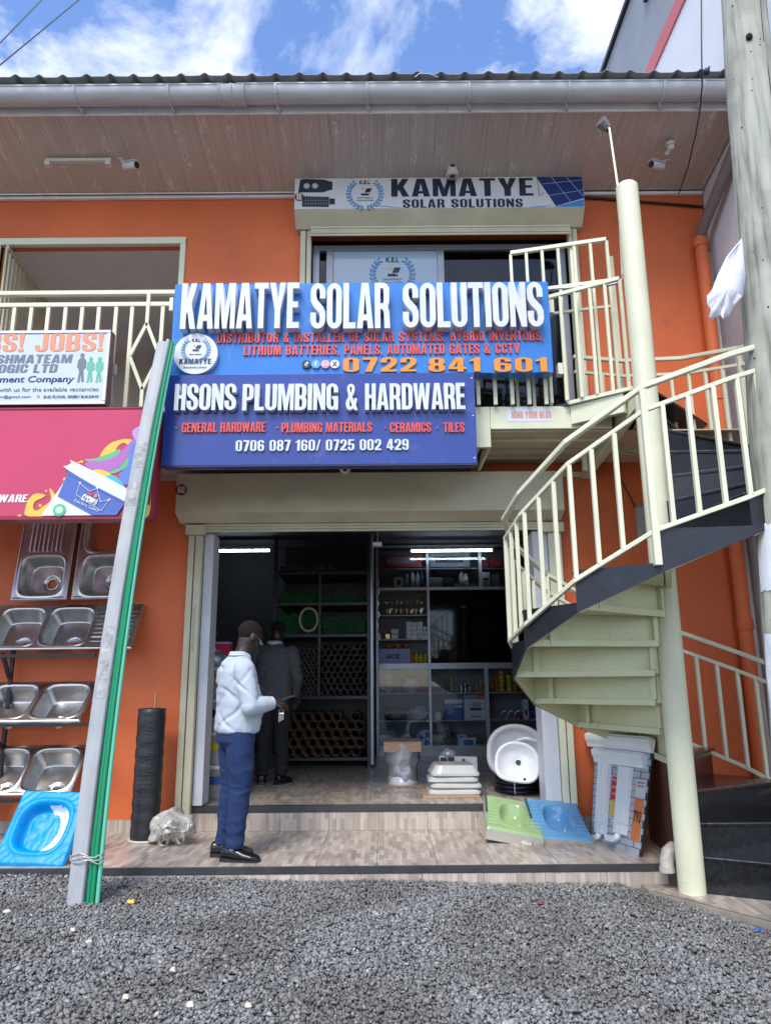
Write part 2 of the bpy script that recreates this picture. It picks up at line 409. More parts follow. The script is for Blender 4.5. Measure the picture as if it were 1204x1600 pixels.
# ------------------------------------------------------------------ lettering
def arc(cx, cy, rx, ry, a0, a1, n=8):
    return [(cx + rx * cos(radians(a0 + (a1 - a0) * i / n)), cy + ry * sin(radians(a0 + (a1 - a0) * i / n))) for i in range(n + 1)]
def glyph(ch):
    """condensed heavy block capitals, height 1; returns width and closed outlines (holes included)"""
    W, t, b = 0.44, 0.165, 0.13
    if ch == 'I': return t, [[(0,0),(t,0),(t,1),(0,1)]]
    if ch == 'L': return .36, [[(0,0),(.36,0),(.36,b),(t,b),(t,1),(0,1)]]
    if ch == 'T': return .42, [[(.21-t/2,0),(.21+t/2,0),(.21+t/2,1-b),(.42,1-b),(.42,1),(0,1),(0,1-b),(.21-t/2,1-b)]]
    if ch == 'E': return .36, [[(0,0),(.36,0),(.36,b),(t,b),(t,.45),(.33,.45),(.33,.45+b),(t,.45+b),(t,1-b),(.36,1-b),(.36,1),(0,1)]]
    if ch == 'H': return W, [[(0,0),(t,0),(t,.44),(W-t,.44),(W-t,0),(W,0),(W,1),(W-t,1),(W-t,.44+b),(t,.44+b),(t,1),(0,1)]]
    if ch == 'K': return .46, [[(0,0),(t,0),(t,.30),(.20,.38),(.29,0),(.465,0),(.315,.55),(.455,1),(.285,1),(t,.64),(t,1),(0,1)]]
    if ch == 'A': return .48, [[(0,0),(.165,0),(.18,.17),(.30,.17),(.315,0),(.48,0),(.345,1),(.135,1)], [(.192,.30),(.24,.76),(.288,.30)]]
    if ch == 'M': return .60, [[(0,0),(.14,0),(.14,.66),(.235,0),(.365,0),(.46,.66),(.46,0),(.60,0),(.60,1),(.40,1),(.30,.42),(.20,1),(0,1)]]
    if ch == 'W': return .68, [[(.10,0),(.26,0),(.34,.52),(.42,0),(.58,0),(.68,1),(.53,1),(.485,.40),(.41,1),(.27,1),(.195,.40),(.15,1),(0,1)]]
    if ch == 'N': return .46, [[(0,0),(.15,0),(.15,.52),(.31,0),(.46,0),(.46,1),(.31,1),(.31,.52),(.15,1),(0,1)]]
    if ch == 'Y': return .48, [[(.24-t/2,0),(.24+t/2,0),(.24+t/2,.38),(.48,1),(.31,1),(.24,.62),(.17,1),(0,1),(.24-t/2,.38)]]
    if ch == 'O': return W, [arc(W/2,.2,W/2,.2,180,360,12)+arc(W/2,.8,W/2,.2,0,180,12), arc(W/2,.2,W/2-t,.085,180,360,8)+arc(W/2,.8,W/2-t,.085,0,180,8)]
    if ch == 'U': return W, [arc(W/2,.2,W/2,.2,180,360,12)+[(W,1),(W-t,1)]+arc(W/2,.2,W/2-t,.085,360,180,8)+[(t,1),(0,1)]]
    if ch == 'D': return W, [[(0,0),(.24,0)]+arc(.24,.2,W-.24,.2,270,360,6)+arc(.24,.8,W-.24,.2,0,90,6)+[(0,1)], [(t,b),(.23,b)]+arc(.22,.2,.055,.07,270,360,4)+arc(.22,.8,.055,.07,0,90,4)+[(t,1-b)]]
    if ch == 'P': return .42, [[(0,0),(t,0),(t,.38),(.22,.38)]+arc(.22,.54,.20,.16,270,360,6)+arc(.22,.84,.20,.16,0,90,6)+[(0,1)], [(t,.50),(.22,.50)]+arc(.21,.56,.045,.06,270,360,4)+arc(.21,.82,.045,.06,0,90,4)+[(t,.88)]]
    if ch == 'R': return .45, [[(0,0),(t,0),(t,.42),(.21,.42),(.265,.36),(.28,0),(.45,0),(.43,.36),(.385,.47),(.43,.58)]+arc(.24,.84,.195,.16,0,90,6)+[(0,1)], [(t,.54),(.22,.54)]+arc(.215,.60,.05,.06,270,360,4)+arc(.215,.82,.05,.06,0,90,4)+[(t,.88)]]
    if ch == 'B': return .44, [[(0,0),(.22,0)]+arc(.22,.19,.22,.19,270,360,6)+[(.44,.40),(.39,.49),(.43,.60)]+arc(.23,.83,.20,.17,0,90,6)+[(0,1)], [(t,.12),(.22,.12)]+arc(.225,.18,.05,.06,270,360,4)+arc(.225,.36,.05,.06,0,90,4)+[(t,.42)], [(t,.55),(.22,.55)]+arc(.215,.61,.05,.06,270,360,4)+arc(.215,.82,.05,.06,0,90,4)+[(t,.88)]]
    if ch == 'G': return W, [arc(W/2,.2,W/2,.2,180,285,8)+[(.30,.055),(.32,0),(W,0),(W,.52),(.21,.52),(.21,.40),(W-t,.40)]+arc(W/2,.2,W/2-t,.085,360,180,8)+arc(W/2,.8,W/2-t,.085,180,0,8)+[(W-t,.66),(W,.66)]+arc(W/2,.8,W/2,.2,0,180,12)]
    if ch == 'C': return W, [arc(W/2,.2,W/2,.2,180,360,12)+[(W,.38),(W-t,.38)]+arc(W/2,.2,W/2-t,.085,360,180,8)+arc(W/2,.8,W/2-t,.085,180,0,8)+[(W-t,.62),(W,.62)]+arc(W/2,.8,W/2,.2,0,180,12)]
    if ch == 'S': return W, [[(W,.66),(W-t,.66)]+arc(W/2,.81,W/2-t,.075,0,180,8)+[(t,.73),(.20,.63),(.38,.47),(W,.36)]+arc(W/2,.2,W/2,.2,0,-180,12)+[(0,.35),(t,.35)]+arc(W/2,.19,W/2-t,.075,180,360,8)+[(W-t,.26),(.25,.35),(.07,.50),(0,.62)]+arc(W/2,.8,W/2,.2,180,0,12)]
    if ch == '&': return .52, [[(.42,0),(.52,.0),(.43,.20),(.49,.44),(.37,.46),(.345,.36),(.27,.52),(.37,.68)]+arc(.22,.83,.165,.17,0,180,10)+[(.06,.74),(.11,.57)]+arc(.17,.24,.17,.24,120,285,8)+[(.33,.07),(.37,0)], [(.17,.42),(.26,.20)]+arc(.215,.19,.055,.06,300,150,5), arc(.215,.83,.045,.06,-40,220,8)+[(.20,.68),(.225,.66)]]
    if ch == '0': return glyph('O')
    if ch == '1': return .29, [[(.105,0),(.28,0),(.28,1),(.16,1),(.10,.90),(0,.82),(0,.70),(.105,.76)]]
    if ch == '2': return .44, [[(0,0),(.44,0),(.44,.14),(.21,.14),(.40,.48),(.44,.62)]+arc(.22,.80,.22,.20,-10,190,14)+[(0,.64),(.165,.64)]+arc(.22,.80,.055,.085,180,0,8)+[(.272,.64),(.20,.48),(0,.16)]]
    if ch == '4': return .48, [[(.24,0),(.40,0),(.40,.18),(.48,.18),(.48,.32),(.40,.32),(.40,1),(.20,1),(0,.34),(0,.18),(.24,.18)], [(.135,.32),(.24,.72),(.24,.32)]]
    if ch == '5': return .44, [arc(.22,.2,.22,.2,180,360,12)+[(.44,.46)]+arc(.27,.50,.17,.14,0,90,6)+[(.175,.60),(.185,.86),(.42,.86),(.42,1),(.03,1),(.0,.46),(.15,.46)]+arc(.22,.47,.06,.06,150,0,6)+arc(.22,.2,.055,.085,360,180,8)+[(.165,.32),(0,.32)]]
    if ch == '6': return .44, [arc(.22,.2,.22,.2,180,360,12)+[(.44,.44)]+arc(.27,.48,.17,.13,0,100,6)+[(.165,.58),(.165,.80)]+arc(.22,.81,.055,.075,180,0,8)+[(.275,.72),(.44,.72)]+arc(.22,.8,.22,.2,0,180,12), arc(.22,.2,.055,.085,180,360,8)+arc(.22,.42,.055,.06,0,180,8)]
    if ch == '7': return .40, [[(.07,0),(.245,0),(.40,.84),(.40,1),(0,1),(0,.85),(.225,.85)]]
    if ch == '8': return .44, [arc(.22,.2,.22,.2,180,360,12)+[(.44,.40),(.38,.51),(.43,.60)]+arc(.22,.82,.21,.18,-5,185,14)+[(.01,.60),(.06,.51),(0,.40)], arc(.22,.18,.055,.065,180,360,8)+arc(.22,.38,.055,.055,0,180,8), arc(.22,.64,.05,.05,180,360,8)+arc(.22,.82,.05,.06,0,180,8)]
    if ch == '9': return .44, [[(.44-x,1-y) for x,y in P] for P in glyph('6')[1]]
    if ch == '/': return .30, [[(0,0),(.10,0),(.30,1),(.20,1)]]
    if ch == ',': return .12, [[(0,-.14),(.06,-.10),(.14,.14),(0,.14)]]
    if ch == '!': return .17, [[(0,0),(.16,0),(.16,.17),(0,.17)], [(.04,.25),(.12,.25),(.17,1),(-.01,1)]]
    if ch == 'J': return .40, [arc(.20,.2,.20,.2,180,360,12)+[(.40,1),(.235,1)]+arc(.19,.2,.045,.085,360,180,8)+[(.145,.34),(0,.34)]]
    if ch == 'F': return .35, [[(0,0),(t,0),(t,.42),(.32,.42),(.32,.55),(t,.55),(t,.87),(.35,.87),(.35,1),(0,1)]]
    if ch == 'V': return .47, [[(.155,0),(.315,0),(.47,1),(.30,1),(.235,.42),(.17,1),(0,1)]]
    if ch == 'X': return .48, [[(0,0),(.17,0),(.24,.26),(.31,0),(.48,0),(.325,.51),(.46,1),(.295,1),(.24,.76),(.185,1),(.02,1),(.155,.51)]]
    return .3, []
def curve_mesh(polys, depth, bev=0.0):
    cu = bpy.data.curves.new('c', 'CURVE'); cu.dimensions = '2D'; cu.fill_mode = 'BOTH'
    cu.extrude = depth / 2; cu.bevel_depth = bev; cu.bevel_resolution = 0
    for P in polys:
        sp = cu.splines.new('POLY'); sp.points.add(len(P) - 1)
        for q, (x, y) in zip(sp.points, P): q.co = (x, y, 0, 1)
        sp.use_cyclic_u = True
    o = bpy.data.objects.new('c', cu)
    me = bpy.data.meshes.new_from_object(o)
    bpy.data.objects.remove(o); bpy.data.curves.remove(cu)
    return me
def place_xz(me, Y, depth, parent):
    """curve plane (x, y) -> wall plane (x, z), front face depth in front of Y"""
    M = Matrix(((1,0,0,0),(0,0,-1,Y - depth/2),(0,1,0,0),(0,0,0,1)))
    me.transform(M)
    if parent is not None:
        loc = Vector((0,0,0)); q = parent
        while q is not None: loc += q.location; q = q.parent
        me.transform(Matrix.Translation(-loc))
    return me
def block_word(word, box, Y, depth, m, parent, name='letter', gap=0.045, bev=0.0, join=False, shear=0.0, space=0.22):
    """raised block capitals, one object per letter, filling box = (x0, x1, z0, z1)"""
    x0, x1, z0, z1 = box
    gs = [glyph(c) for c in word]; allp = []; sp = [space if c == ' ' else g[0] for c, g in zip(word, gs)]
    tot = sum(sp) + gap * (len(word) - 1); sx = (x1 - x0) / tot; sz = z1 - z0; x = x0
    for c, g, w in zip(word, gs, sp):
        if g[1]:
            ps = [[(x + px * sx + pz * sz * shear, z0 + pz * sz) for px, pz in P] for P in g[1]]
            if join: allp += ps; x += (w + gap) * sx; continue
            me = curve_mesh(ps, depth, bev)
            obj(name, place_xz(me, Y, depth, parent), parent, m)
        x += (w + gap) * sx
    if join:
        o = obj('lettering', place_xz(curve_mesh(allp, depth), Y, depth, parent), parent, m); o['kind'] = 'stuff'; return o
def text(s, box, Y, m, parent, name='lettering', depth=0.004, bold=0.0, shear=0.0, keep=False, align='L', rot=0.0, spacing=1.0):
    """a line of text as one flat or raised mesh that fills box on the wall plane Y"""
    cu = bpy.data.curves.new('t', 'FONT'); cu.body = s; cu.offset = bold; cu.shear = shear; cu.resolution_u = 3
    cu.space_character = spacing
    o = bpy.data.objects.new('t', cu)
    me = bpy.data.meshes.new_from_object(o)
    bpy.data.objects.remove(o); bpy.data.curves.remove(cu)
    n = len(me.vertices); co = np.empty(n * 3, np.float32); me.vertices.foreach_get('co', co); co = co.reshape(-1, 3)
    a, b = co.min(0), co.max(0)
    x0, x1, z0, z1 = box
    sz = (z1 - z0) / (b[1] - a[1]); sx = (x1 - x0) / (b[0] - a[0])
    if keep:
        sx = min(sx, sz); sz = sx
        if align == 'C': x0 = (x0 + x1) / 2 - sx * (b[0] - a[0]) / 2
        if align == 'R': x0 = x1 - sx * (b[0] - a[0])
    co2 = np.zeros_like(co); co2[:, 0] = x0 + (co[:, 0] - a[0]) * sx; co2[:, 1] = z0 + (co[:, 1] - a[1]) * sz
    if rot:
        cx, cz = (box[0] + box[1]) / 2, (box[2] + box[3]) / 2; c, q = cos(rot), sin(rot)
        X, Z = co2[:, 0] - cx, co2[:, 1] - cz
        co2[:, 0], co2[:, 1] = cx + X * c - Z * q, cz + X * q + Z * c
    me.vertices.foreach_set('co', co2.ravel()); me.update()
    bm = bmesh.new(); bm.from_mesh(me)
    r = bmesh.ops.extrude_face_region(bm, geom=bm.faces[:])
    bmesh.ops.translate(bm, vec=(0, 0, depth), verts=[e for e in r['geom'] if isinstance(e, bmesh.types.BMVert)])
    for v in bm.verts: v.co.z -= depth / 2
    bmesh.ops.recalc_face_normals(bm, faces=bm.faces)
    bm.to_mesh(me); bm.free()
    return obj(name, place_xz(me, Y, depth, parent), parent, m)
def disc(c, r, Y, depth, m, parent, name, n=40, sx=1.0):
    return MB().prism([(c[0] + r * sx * cos(2*pi*k/n), c[1] + r * sin(2*pi*k/n)) for k in range(n)], Y - depth, Y).build(name, m, parent)
def poly(P, Y, depth, m, parent, name):
    me = curve_mesh([P], depth); return obj(name, place_xz(me, Y, depth, parent), parent, m)
def laurel(c, r, Y, m, parent, name='laurel_branch', leaves=11):
    """two curved branches of paired leaves round c"""
    for s in (-1, 1):
        b = MB()
        for k in range(leaves):
            a = radians(-78 + 128 * k / (leaves - 1))
            for q in (-1, 1):
                cx, cz = c[0] + s * cos(a) * (r + q * r * 0.10), c[1] + sin(a) * (r + q * r * 0.10)
                d = a + pi/2 - q * 0.55
                L, w = r * 0.125, r * 0.055
                ux, uz = s * cos(d), sin(d)
                P = [(cx - ux*L, cz - uz*L), (cx + uz*w, cz - ux*w), (cx + ux*L, cz + uz*L), (cx - uz*w, cz + ux*w)]
                b.prism(P, Y - 0.0025, Y)
        for k in range(12):
            a0, a1 = radians(-82 + 125 * k / 12), radians(-82 + 125 * (k + 1) / 12)
            b.prism([(c[0]+s*cos(a0)*r*.985, c[1]+sin(a0)*r*.985), (c[0]+s*cos(a0)*r*1.01, c[1]+sin(a0)*r*1.01), (c[0]+s*cos(a1)*r*1.01, c[1]+sin(a1)*r*1.01), (c[0]+s*cos(a1)*r*.985, c[1]+sin(a1)*r*.985)], Y - 0.0035, Y)
        o = b.build(name, m, parent); o['kind'] = 'stuff'

# ------------------------------------------------------------------ ground
def ground_z(x, y):
    return -0.105 - 0.020 * x + 0.012 * (y - 5.4) + 0.018 * noise.noise(Vector((x * 0.9, y * 0.9, 3.1)))
GRAVELM = mat('crushed_stone_bed', (0.15, 0.148, 0.145), 0.9, var=0.5, scale=70, bump=1.0, bscale=90)
def grid_ground():
    xs = [-120, -60, -30, -15, -8, -6] + [-5 + 0.25 * i for i in range(41)] + [6, 8, 15, 30, 60, 120]
    ys = [-120, -60, -30, -15, -8, -4, -2, -1] + [0.25 * i for i in range(23)] + [5.9, 8, 14, 30, 60, 120]
    v = [(x, y, ground_z(max(-6, min(6, x)), max(-2, min(6, y))) - (0.012 if y < 6 else 0.06)) for y in ys for x in xs]
    n = len(xs); f = [(j*n+i, j*n+i+1, (j+1)*n+i+1, (j+1)*n+i) for j in range(len(ys)-1) for i in range(n-1)]
    return MB().add(v, f, True)
tag(grid_ground().build('gravel_ground', GRAVELM), 'open yard of crushed grey gravel in front of the shops', kind='structure')

def gravel():
    """angular chips of crushed stone lying on the yard, as real geometry in one object"""
    rs = np.random.RandomState(3)
    def field(N, x0, x1, y0, y1, smin, smax):
        x = rs.uniform(x0, x1, N); y = rs.uniform(y0, y1, N)
        s = smin + (smax - smin) * rs.rand(N) ** 1.8
        return x, y, s
    parts = [field(120000, -3.6, 3.6, 2.7, 5.45, .0055, .0145), field(9000, -6, 6, 0.6, 2.7, .014, .030), field(5000, -6, -3.6, 2.7, 5.44, .012, .026), field(5000, 3.6, 6, 2.7, 5.44, .012, .026)]
    x, y, s = (np.concatenate([p[i] for p in parts]) for i in range(3))
    keep = ~((x > 1.62) & (y > 5.44 - (x - 1.62) * 1.55))
    x, y, s = x[keep], y[keep], s[keep]
    N = len(x)
    nz = 0.018 * np.array([noise.noise(Vector((a * .9, b * .9, 3.1))) for a, b in zip(x, y)])
    z = -0.105 - 0.020 * x + 0.012 * (y - 5.4) + nz + rs.uniform(-0.010, 0.008, N)
    z += 0.018 * np.exp(-((5.46 - y) / 0.18) ** 2) * (0.5 + 0.5 * np.sin(x * 5.0 + 1)) * 0.8
    cube = np.array([(-1,-1,-1),(1,-1,-1),(1,1,-1),(-1,1,-1),(-1,-1,1),(1,-1,1),(1,1,1),(-1,1,1)], float)
    faces = np.array([(0,3,2,1),(4,5,6,7),(0,1,5,4),(1,2,6,5),(2,3,7,6),(3,0,4,7)])
    v = cube[None] * (0.72 + 0.5 * rs.rand(N, 8, 3)) 
    v[:, 4:, :2] *= rs.uniform(0.35, 0.9, (N, 1, 1))
    v *= (s[:, None] * np.stack([rs.uniform(.65, 1.25, N), rs.uniform(.45, .95, N), rs.uniform(.28, .62, N)], 1))[:, None, :]
    a, b, c = rs.uniform(0, 2*pi, N), rs.normal(0, .5, N), rs.normal(0, .5, N)
    def R(ax, t):
        m = np.zeros((N, 3, 3)); m[:] = np.eye(3); i, j = [(1, 2), (0, 2), (0, 1)][ax]
        m[:, i, i] = np.cos(t); m[:, j, j] = np.cos(t); m[:, i, j] = -np.sin(t); m[:, j, i] = np.sin(t); return m
    M = R(2, a) @ R(0, b) @ R(1, c)
    v = np.einsum('nij,nkj->nki', M, v) + np.stack([x, y, z + s * .25], 1)[:, None, :]
    me = bpy.data.meshes.new('gravel')
    me.vertices.add(N * 8); me.vertices.foreach_set('co', v.astype(np.float32).ravel())
    me.loops.add(N * 24); me.loops.foreach_set('vertex_index', (faces[None] + 8 * np.arange(N)[:, None, None]).ravel().astype(np.int32))
    me.polygons.add(N * 6); me.polygons.foreach_set('loop_start', np.arange(0, N * 24, 4, dtype=np.int32)); me.polygons.foreach_set('loop_total', np.full(N * 6, 4, np.int32))
    ca = me.attributes.new('tone', 'FLOAT', 'POINT')
    tone = rs.rand(N) ** 1.3; tone[rs.rand(N) < 0.0007] = 1.6; tone[rs.rand(N) < .02] *= 1.3
    ca.data.foreach_set('value', np.repeat(tone, 8).astype(np.float32))
    me.update(calc_edges=True)
    m = bpy.data.materials.new('crushed_stone'); m.use_nodes = True
    nt = m.node_tree; bs = nt.nodes['Principled BSDF']; bs.inputs['Roughness'].default_value = 0.78
    at = nt.nodes.new('ShaderNodeAttribute'); at.attribute_name = 'tone'
    r = nt.nodes.new('ShaderNodeValToRGB'); e = r.color_ramp.elements
    e[0].position = 0; e[0].color = (0.145, 0.146, 0.147, 1); e[1].position = 1; e[1].color = (0.40, 0.398, 0.392, 1)
    q = e.new(0.93); q.color = (0.29, 0.285, 0.275, 1)
    nt.links.new(at.outputs['Fac'], r.inputs[0])
    mt = nt.nodes.new('ShaderNodeMath'); mt.operation = 'GREATER_THAN'; mt.inputs[1].default_value = 1.5; nt.links.new(at.outputs['Fac'], mt.inputs[0])
    geo = nt.nodes.new('ShaderNodeNewGeometry'); n = nt.nodes.new('ShaderNodeTexNoise'); n.inputs['Scale'].default_value = 1.6; n.inputs['Detail'].default_value = 6; nt.links.new(geo.outputs['Position'], n.inputs[0])
    r2 = nt.nodes.new('ShaderNodeValToRGB'); r2.color_ramp.elements[0].position = 0.35; r2.color_ramp.elements[0].color = (0.66, 0.64, 0.61, 1); r2.color_ramp.elements[1].position = 0.6; r2.color_ramp.elements[1].color = (1.0, 1.0, 1.01, 1)
    nt.links.new(n.outputs['Fac'], r2.inputs[0])
    mu = nt.nodes.new('ShaderNodeMixRGB'); mu.blend_type = 'MULTIPLY'; mu.inputs[0].default_value = 1; nt.links.new(r.outputs[0], mu.inputs[1]); nt.links.new(r2.outputs[0], mu.inputs[2])
    mw = nt.nodes.new('ShaderNodeMixRGB'); mw.inputs[2].default_value = (0.42, 0.39, 0.32, 1); nt.links.new(mt.outputs[0], mw.inputs[0]); nt.links.new(mu.outputs[0], mw.inputs[1])
    nt.links.new(mw.outputs[0], bs.inputs['Base Color'])
    tag(obj('gravel', me, None, m), 'loose crushed grey stone covering the yard', kind='stuff')
gravel()
# a few pieces of litter and pale stones on the gravel
def chip(name, label, cat, x, y, s, m, group=None):
    b = MB(); P = []
    rr = random.Random(int(x * 1000))
    n = 7
    for k in range(n): P.append((x + s * cos(2*pi*k/n) * rr.uniform(.6, 1.1), y + s * 0.7 * sin(2*pi*k/n) * rr.uniform(.6, 1.1)))
    z = ground_z(x, y) + 0.012
    vs = [(a, c, z) for a, c in P] + [(x + (a-x)*.7, y + (c-y)*.7, z + s * .55 + rr.uniform(-.2, .2) * s) for a, c in P]
    b.add(vs, [tuple(range(n, 2*n))] + [(k, (k+1) % n, n+(k+1) % n, n+k) for k in range(n)])
    tag(b.build(name, m), label, cat, group)
PALE = mat('pale_stone', (0.62, 0.58, 0.46), 0.8, var=0.1, scale=40)
for (x, y), l in (((-1.736, 4.413, -0.100)[:2], 'pale stone on the gravel just below the foot of the leaning pipes'), ((-1.584, 4.235, -0.100)[:2], 'small pale stone on the gravel below and right of the leaning pipes'),
                  ((-1.153, 3.588, -0.100)[:2], 'white stone near the bottom left edge of the gravel'), ((-0.608, 3.533, -0.100)[:2], 'triangular white stone at the bottom middle of the gravel'),
                  ((-0.855, 3.525, -0.100)[:2], 'dull yellowish stone between two white stones at the bottom'), ((-1.037, 3.891, -0.100)[:2], 'beige stone in the middle of the left gravel'),
                  ((-2.256, 4.711, -0.080)[:2], 'tan flat stone on the gravel at the far left')):
    chip('pale_stone', l, 'stone', x, y, 0.022, PALE, 'pale stones among the gravel')
YEL = mat('yellow_litter', (0.65, 0.50, 0.06), 0.5); REDL = mat('red_litter', (0.35, 0.03, 0.04), 0.5); BLUL = mat('blue_litter', (0.03, 0.10, 0.45), 0.5)
chip('litter_scrap', 'crumpled yellow wrapper on the gravel right of the leaning pipes', 'litter', *(-1.582, 4.899, -0.100)[:2], 0.03, YEL)
chip('litter_scrap', 'dark red scrap on the gravel below the blue squat pan', 'litter', *(0.954, 4.983, -0.120)[:2], 0.022, REDL)
chip('litter_scrap', 'small blue bottle top on the gravel near the tiled apron', 'litter', *(2.103, 4.570, -0.150)[:2], 0.024, BLUL)

# ------------------------------------------------------------------ porch and shop floor, tile by tile
YW, YP = 6.68, 5.46
porch = tag(MB().box(-6.5, 3.35, YP + 0.012, YW, -0.4, -0.012).build('porch_floor', GROUT), 'raised tiled porch along the shop fronts', kind='structure')
def tile_mesh(w, d, h=0.012): return MB().box(0, w, 0, d, 0, h).mesh('tile')
ntx, tw = 23, 0.425
tm = {}
for r, (y0, y1) in enumerate(((5.47, 5.856), (5.860, 6.246), (6.250, 6.676))):
    me = tile_mesh(tw - 0.003, y1 - y0); me.materials.append(TILE)
    for i in range(ntx):
        x = -6.03 + i * tw
        if x + tw > 3.36: continue
        o = obj('floor_tile', me, porch); o.location = (x, y0, -0.012 + rnd.uniform(-.0006, .0006))
# dark nosing and riser tiles at the porch edge
nb = MB(); 
nb.box(-6.5, 1.93, YP - 0.006, YP + 0.010, -0.045, 0.003)
nb.build('edge_nosing', NOSE, porch, bevel=0.002)
me = MB().box(0, 0.422, 0, 0.010, 0, 0.34).mesh('rt'); me.materials.append(TILEV)
for i in range(20):
    x = -6.03 + i * tw - 0.11
    if x > 1.9: continue
    obj('riser_tile', me, porch).location = (x, YP + 0.0, -0.388)
shopf = tag(MB().box(-3.2, 2.9, YW + 0.012, 11.6, -0.4, 0.188).build('shop_floor', GROUT), 'tiled shop floor one step above the porch', kind='structure')
me = tile_mesh(tw - 0.003, tw - 0.003); me.materials.append(TILE)
for j in range(11):
    for i in range(13):
        x, y = -2.71 + i * tw, YW + 0.06 + j * tw
        obj('floor_tile', me, shopf).location = (x, y, 0.188 + rnd.uniform(-.0006, .0006))
MB().box(-1.78, 1.52, YW - 0.004, YW + 0.056, 0.150, 0.203).build('step_nosing', NOSE, shopf, bevel=0.002)
me = MB().box(0, 0.422, 0, 0.010, 0, 0.148).mesh('st'); me.materials.append(TILEV)
for i in range(8):
    x = -1.78 + i * tw
    w = min(0.422, 1.52 - x)
    if w < 0.4: me2 = MB().box(0, w, 0, 0.010, 0, 0.148).mesh('st2'); me2.materials.append(TILEV)
    obj('riser_tile', me if w >= 0.4 else me2, shopf).location = (x, YW + 0.002, 0.0)
# tiled apron under the spiral stair
apr = tag(MB().prism([(1.80, -0.4), (6, -0.4), (6, -0.14), (1.80, -0.14)], 5.2, 5.5).mesh() and MB().add(
    [(1.74,5.30,-.40),(2.24,4.62,-.40),(5.2,4.30,-.40),(5.2,6.60,-.40),(1.74,6.60,-.40),(1.74,5.30,-.128),(2.24,4.62,-.128),(5.2,4.30,-.128),(5.2,6.60,-.128),(1.74,6.60,-.128)],
    [(9,8,7,6,5)[::-1] if False else (5,6,7,8,9),(0,1,6,5),(1,2,7,6),(2,3,8,7),(3,4,9,8),(4,0,5,9)]).build('stair_apron', mat('apron_mortar', (0.30,0.26,0.21), .8, var=.2, scale=8)), 'tiled apron slab at the foot of the spiral stair', kind='structure')
for P in (((1.75,5.30),(2.24,4.63),(2.72,4.58),(2.72,5.30)), ((2.725,4.578),(3.30,4.515),(3.30,5.30),(2.725,5.30)), ((3.305,4.512),(3.90,4.45),(3.90,5.30),(3.305,5.30))):
    n = len(P); b = MB(); b.add([(x, y, -.124) for x, y in P] + [(x, y, -.112) for x, y in P], [tuple(range(n, 2*n))] + [(k, (k+1) % n, n+(k+1) % n, n+k) for k in range(n)])
    b.build('apron_tile', TILE, apr)

# ------------------------------------------------------------------ building shell
bld = thing('commercial_building', 'two storey orange painted shop building with wood print soffit', 'building', (0, YW, 0))
w = MB(); T = 0.20; y0, y1 = YW, YW + T
XL, XR = -6.5, 3.33
SH = (-1.81, 1.61, 0.2, 2.72)       # shop opening
UD = (-0.80, 1.96, 3.47, 5.80)      # upper door opening
UL = (-3.93, -2.03, 3.47, 5.705)    # upper left opening
w.box(XL, SH[0], y0, y1, 0.10, 3.17); w.box(SH[1], XR, y0, y1, 0.10, 3.17); w.box(SH[0], SH[1], y0, y1, SH[3], 3.17)
w.box(XL, XR, y0, y1, 3.17, 3.47)
w.box(XL, UL[0], y0, y1, 3.47, 6.2); w.box(UL[1], UD[0], y0, y1, 3.47, 6.2); w.box(UD[1], XR, y0, y1, 3.47, 6.2)
w.box(UL[0], UL[1], y0, y1, UL[3], 6.2); w.box(UD[0], UD[1], y0, y1, UD[3], 6.2)
w.build('wall', ORANGE, bld)
MB().box(XL, XR, YW + T, 12.0, 6.2, 6.3).box(XL, XR, 12.0, 12.2, -0.2, 6.2).box(XR - .2, XR, YW + T, 12.0, -0.2, 6.2).box(XL, XL + .2, YW + T, 12.0, -0.2, 4.2).box(XL, XL + .2, YW + T, 12.0, 5.96, 6.2).build('rear_shell', GREYW, bld)  # unseen gap in the left end wall, added to let daylight into the corridor
# tiled skirting at the foot of the facade
me = MB().box(0, 0.422, 0, 0.012, 0, 0.100).mesh('sk'); me.materials.append(TILEV)
for i in range(11):
    x = -6.03 - 0.11 + i * tw
    if x + tw < SH[0] + .05: obj('skirting_tile', me, bld).location = (x, -0.006, 0)
for i in range(4):
    obj('skirting_tile', me, bld).location = (1.615 + i * tw, -0.006, 0)
# shop interior shell
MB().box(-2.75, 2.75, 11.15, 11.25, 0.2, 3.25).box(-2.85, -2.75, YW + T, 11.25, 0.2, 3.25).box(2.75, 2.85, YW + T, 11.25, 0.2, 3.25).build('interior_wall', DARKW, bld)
MB().box(-2.85, 2.85, YW + T, 11.25, 3.25, 3.30).build('interior_ceiling', mat('shop_ceiling_paint', (0.16, 0.165, 0.18), .8, var=.08, scale=2), bld)
# upper rooms
MB().box(-0.95, 3.0, 9.6, 9.7, 3.5, 6.1).box(-1.05, -0.95, YW+T, 9.7, 3.5, 6.1).box(3.0, 3.1, YW+T, 9.7, 3.5, 6.1).build('interior_wall', GREYW, bld)
MB().box(-6.3, -1.6, 9.9, 10.0, 3.5, 5.95).box(-1.7, -1.6, YW+T, 9.9, 3.5, 5.95).build('interior_wall', mat('corridor_paint', (0.60, 0.57, 0.50), .8, var=.08, scale=2), bld)
MB().box(-6.3, -1.6, YW+T, 10.0, 5.95, 6.0).build('interior_ceiling', mat('corridor_ceiling', (0.80, 0.78, 0.73), .8, var=.04), bld)
MB().box(-6.3, 3.1, YW+T, 10.0, 3.40, 3.47).build('upper_floor_slab', mat('upper_floor_tile', (.50,.47,.42), .4), bld)
MB().box(-0.95, 3.1, YW+T, 9.7, 6.10, 6.12).build('interior_ceiling', mat('dark_ceiling', (.12,.12,.12), .8), bld)
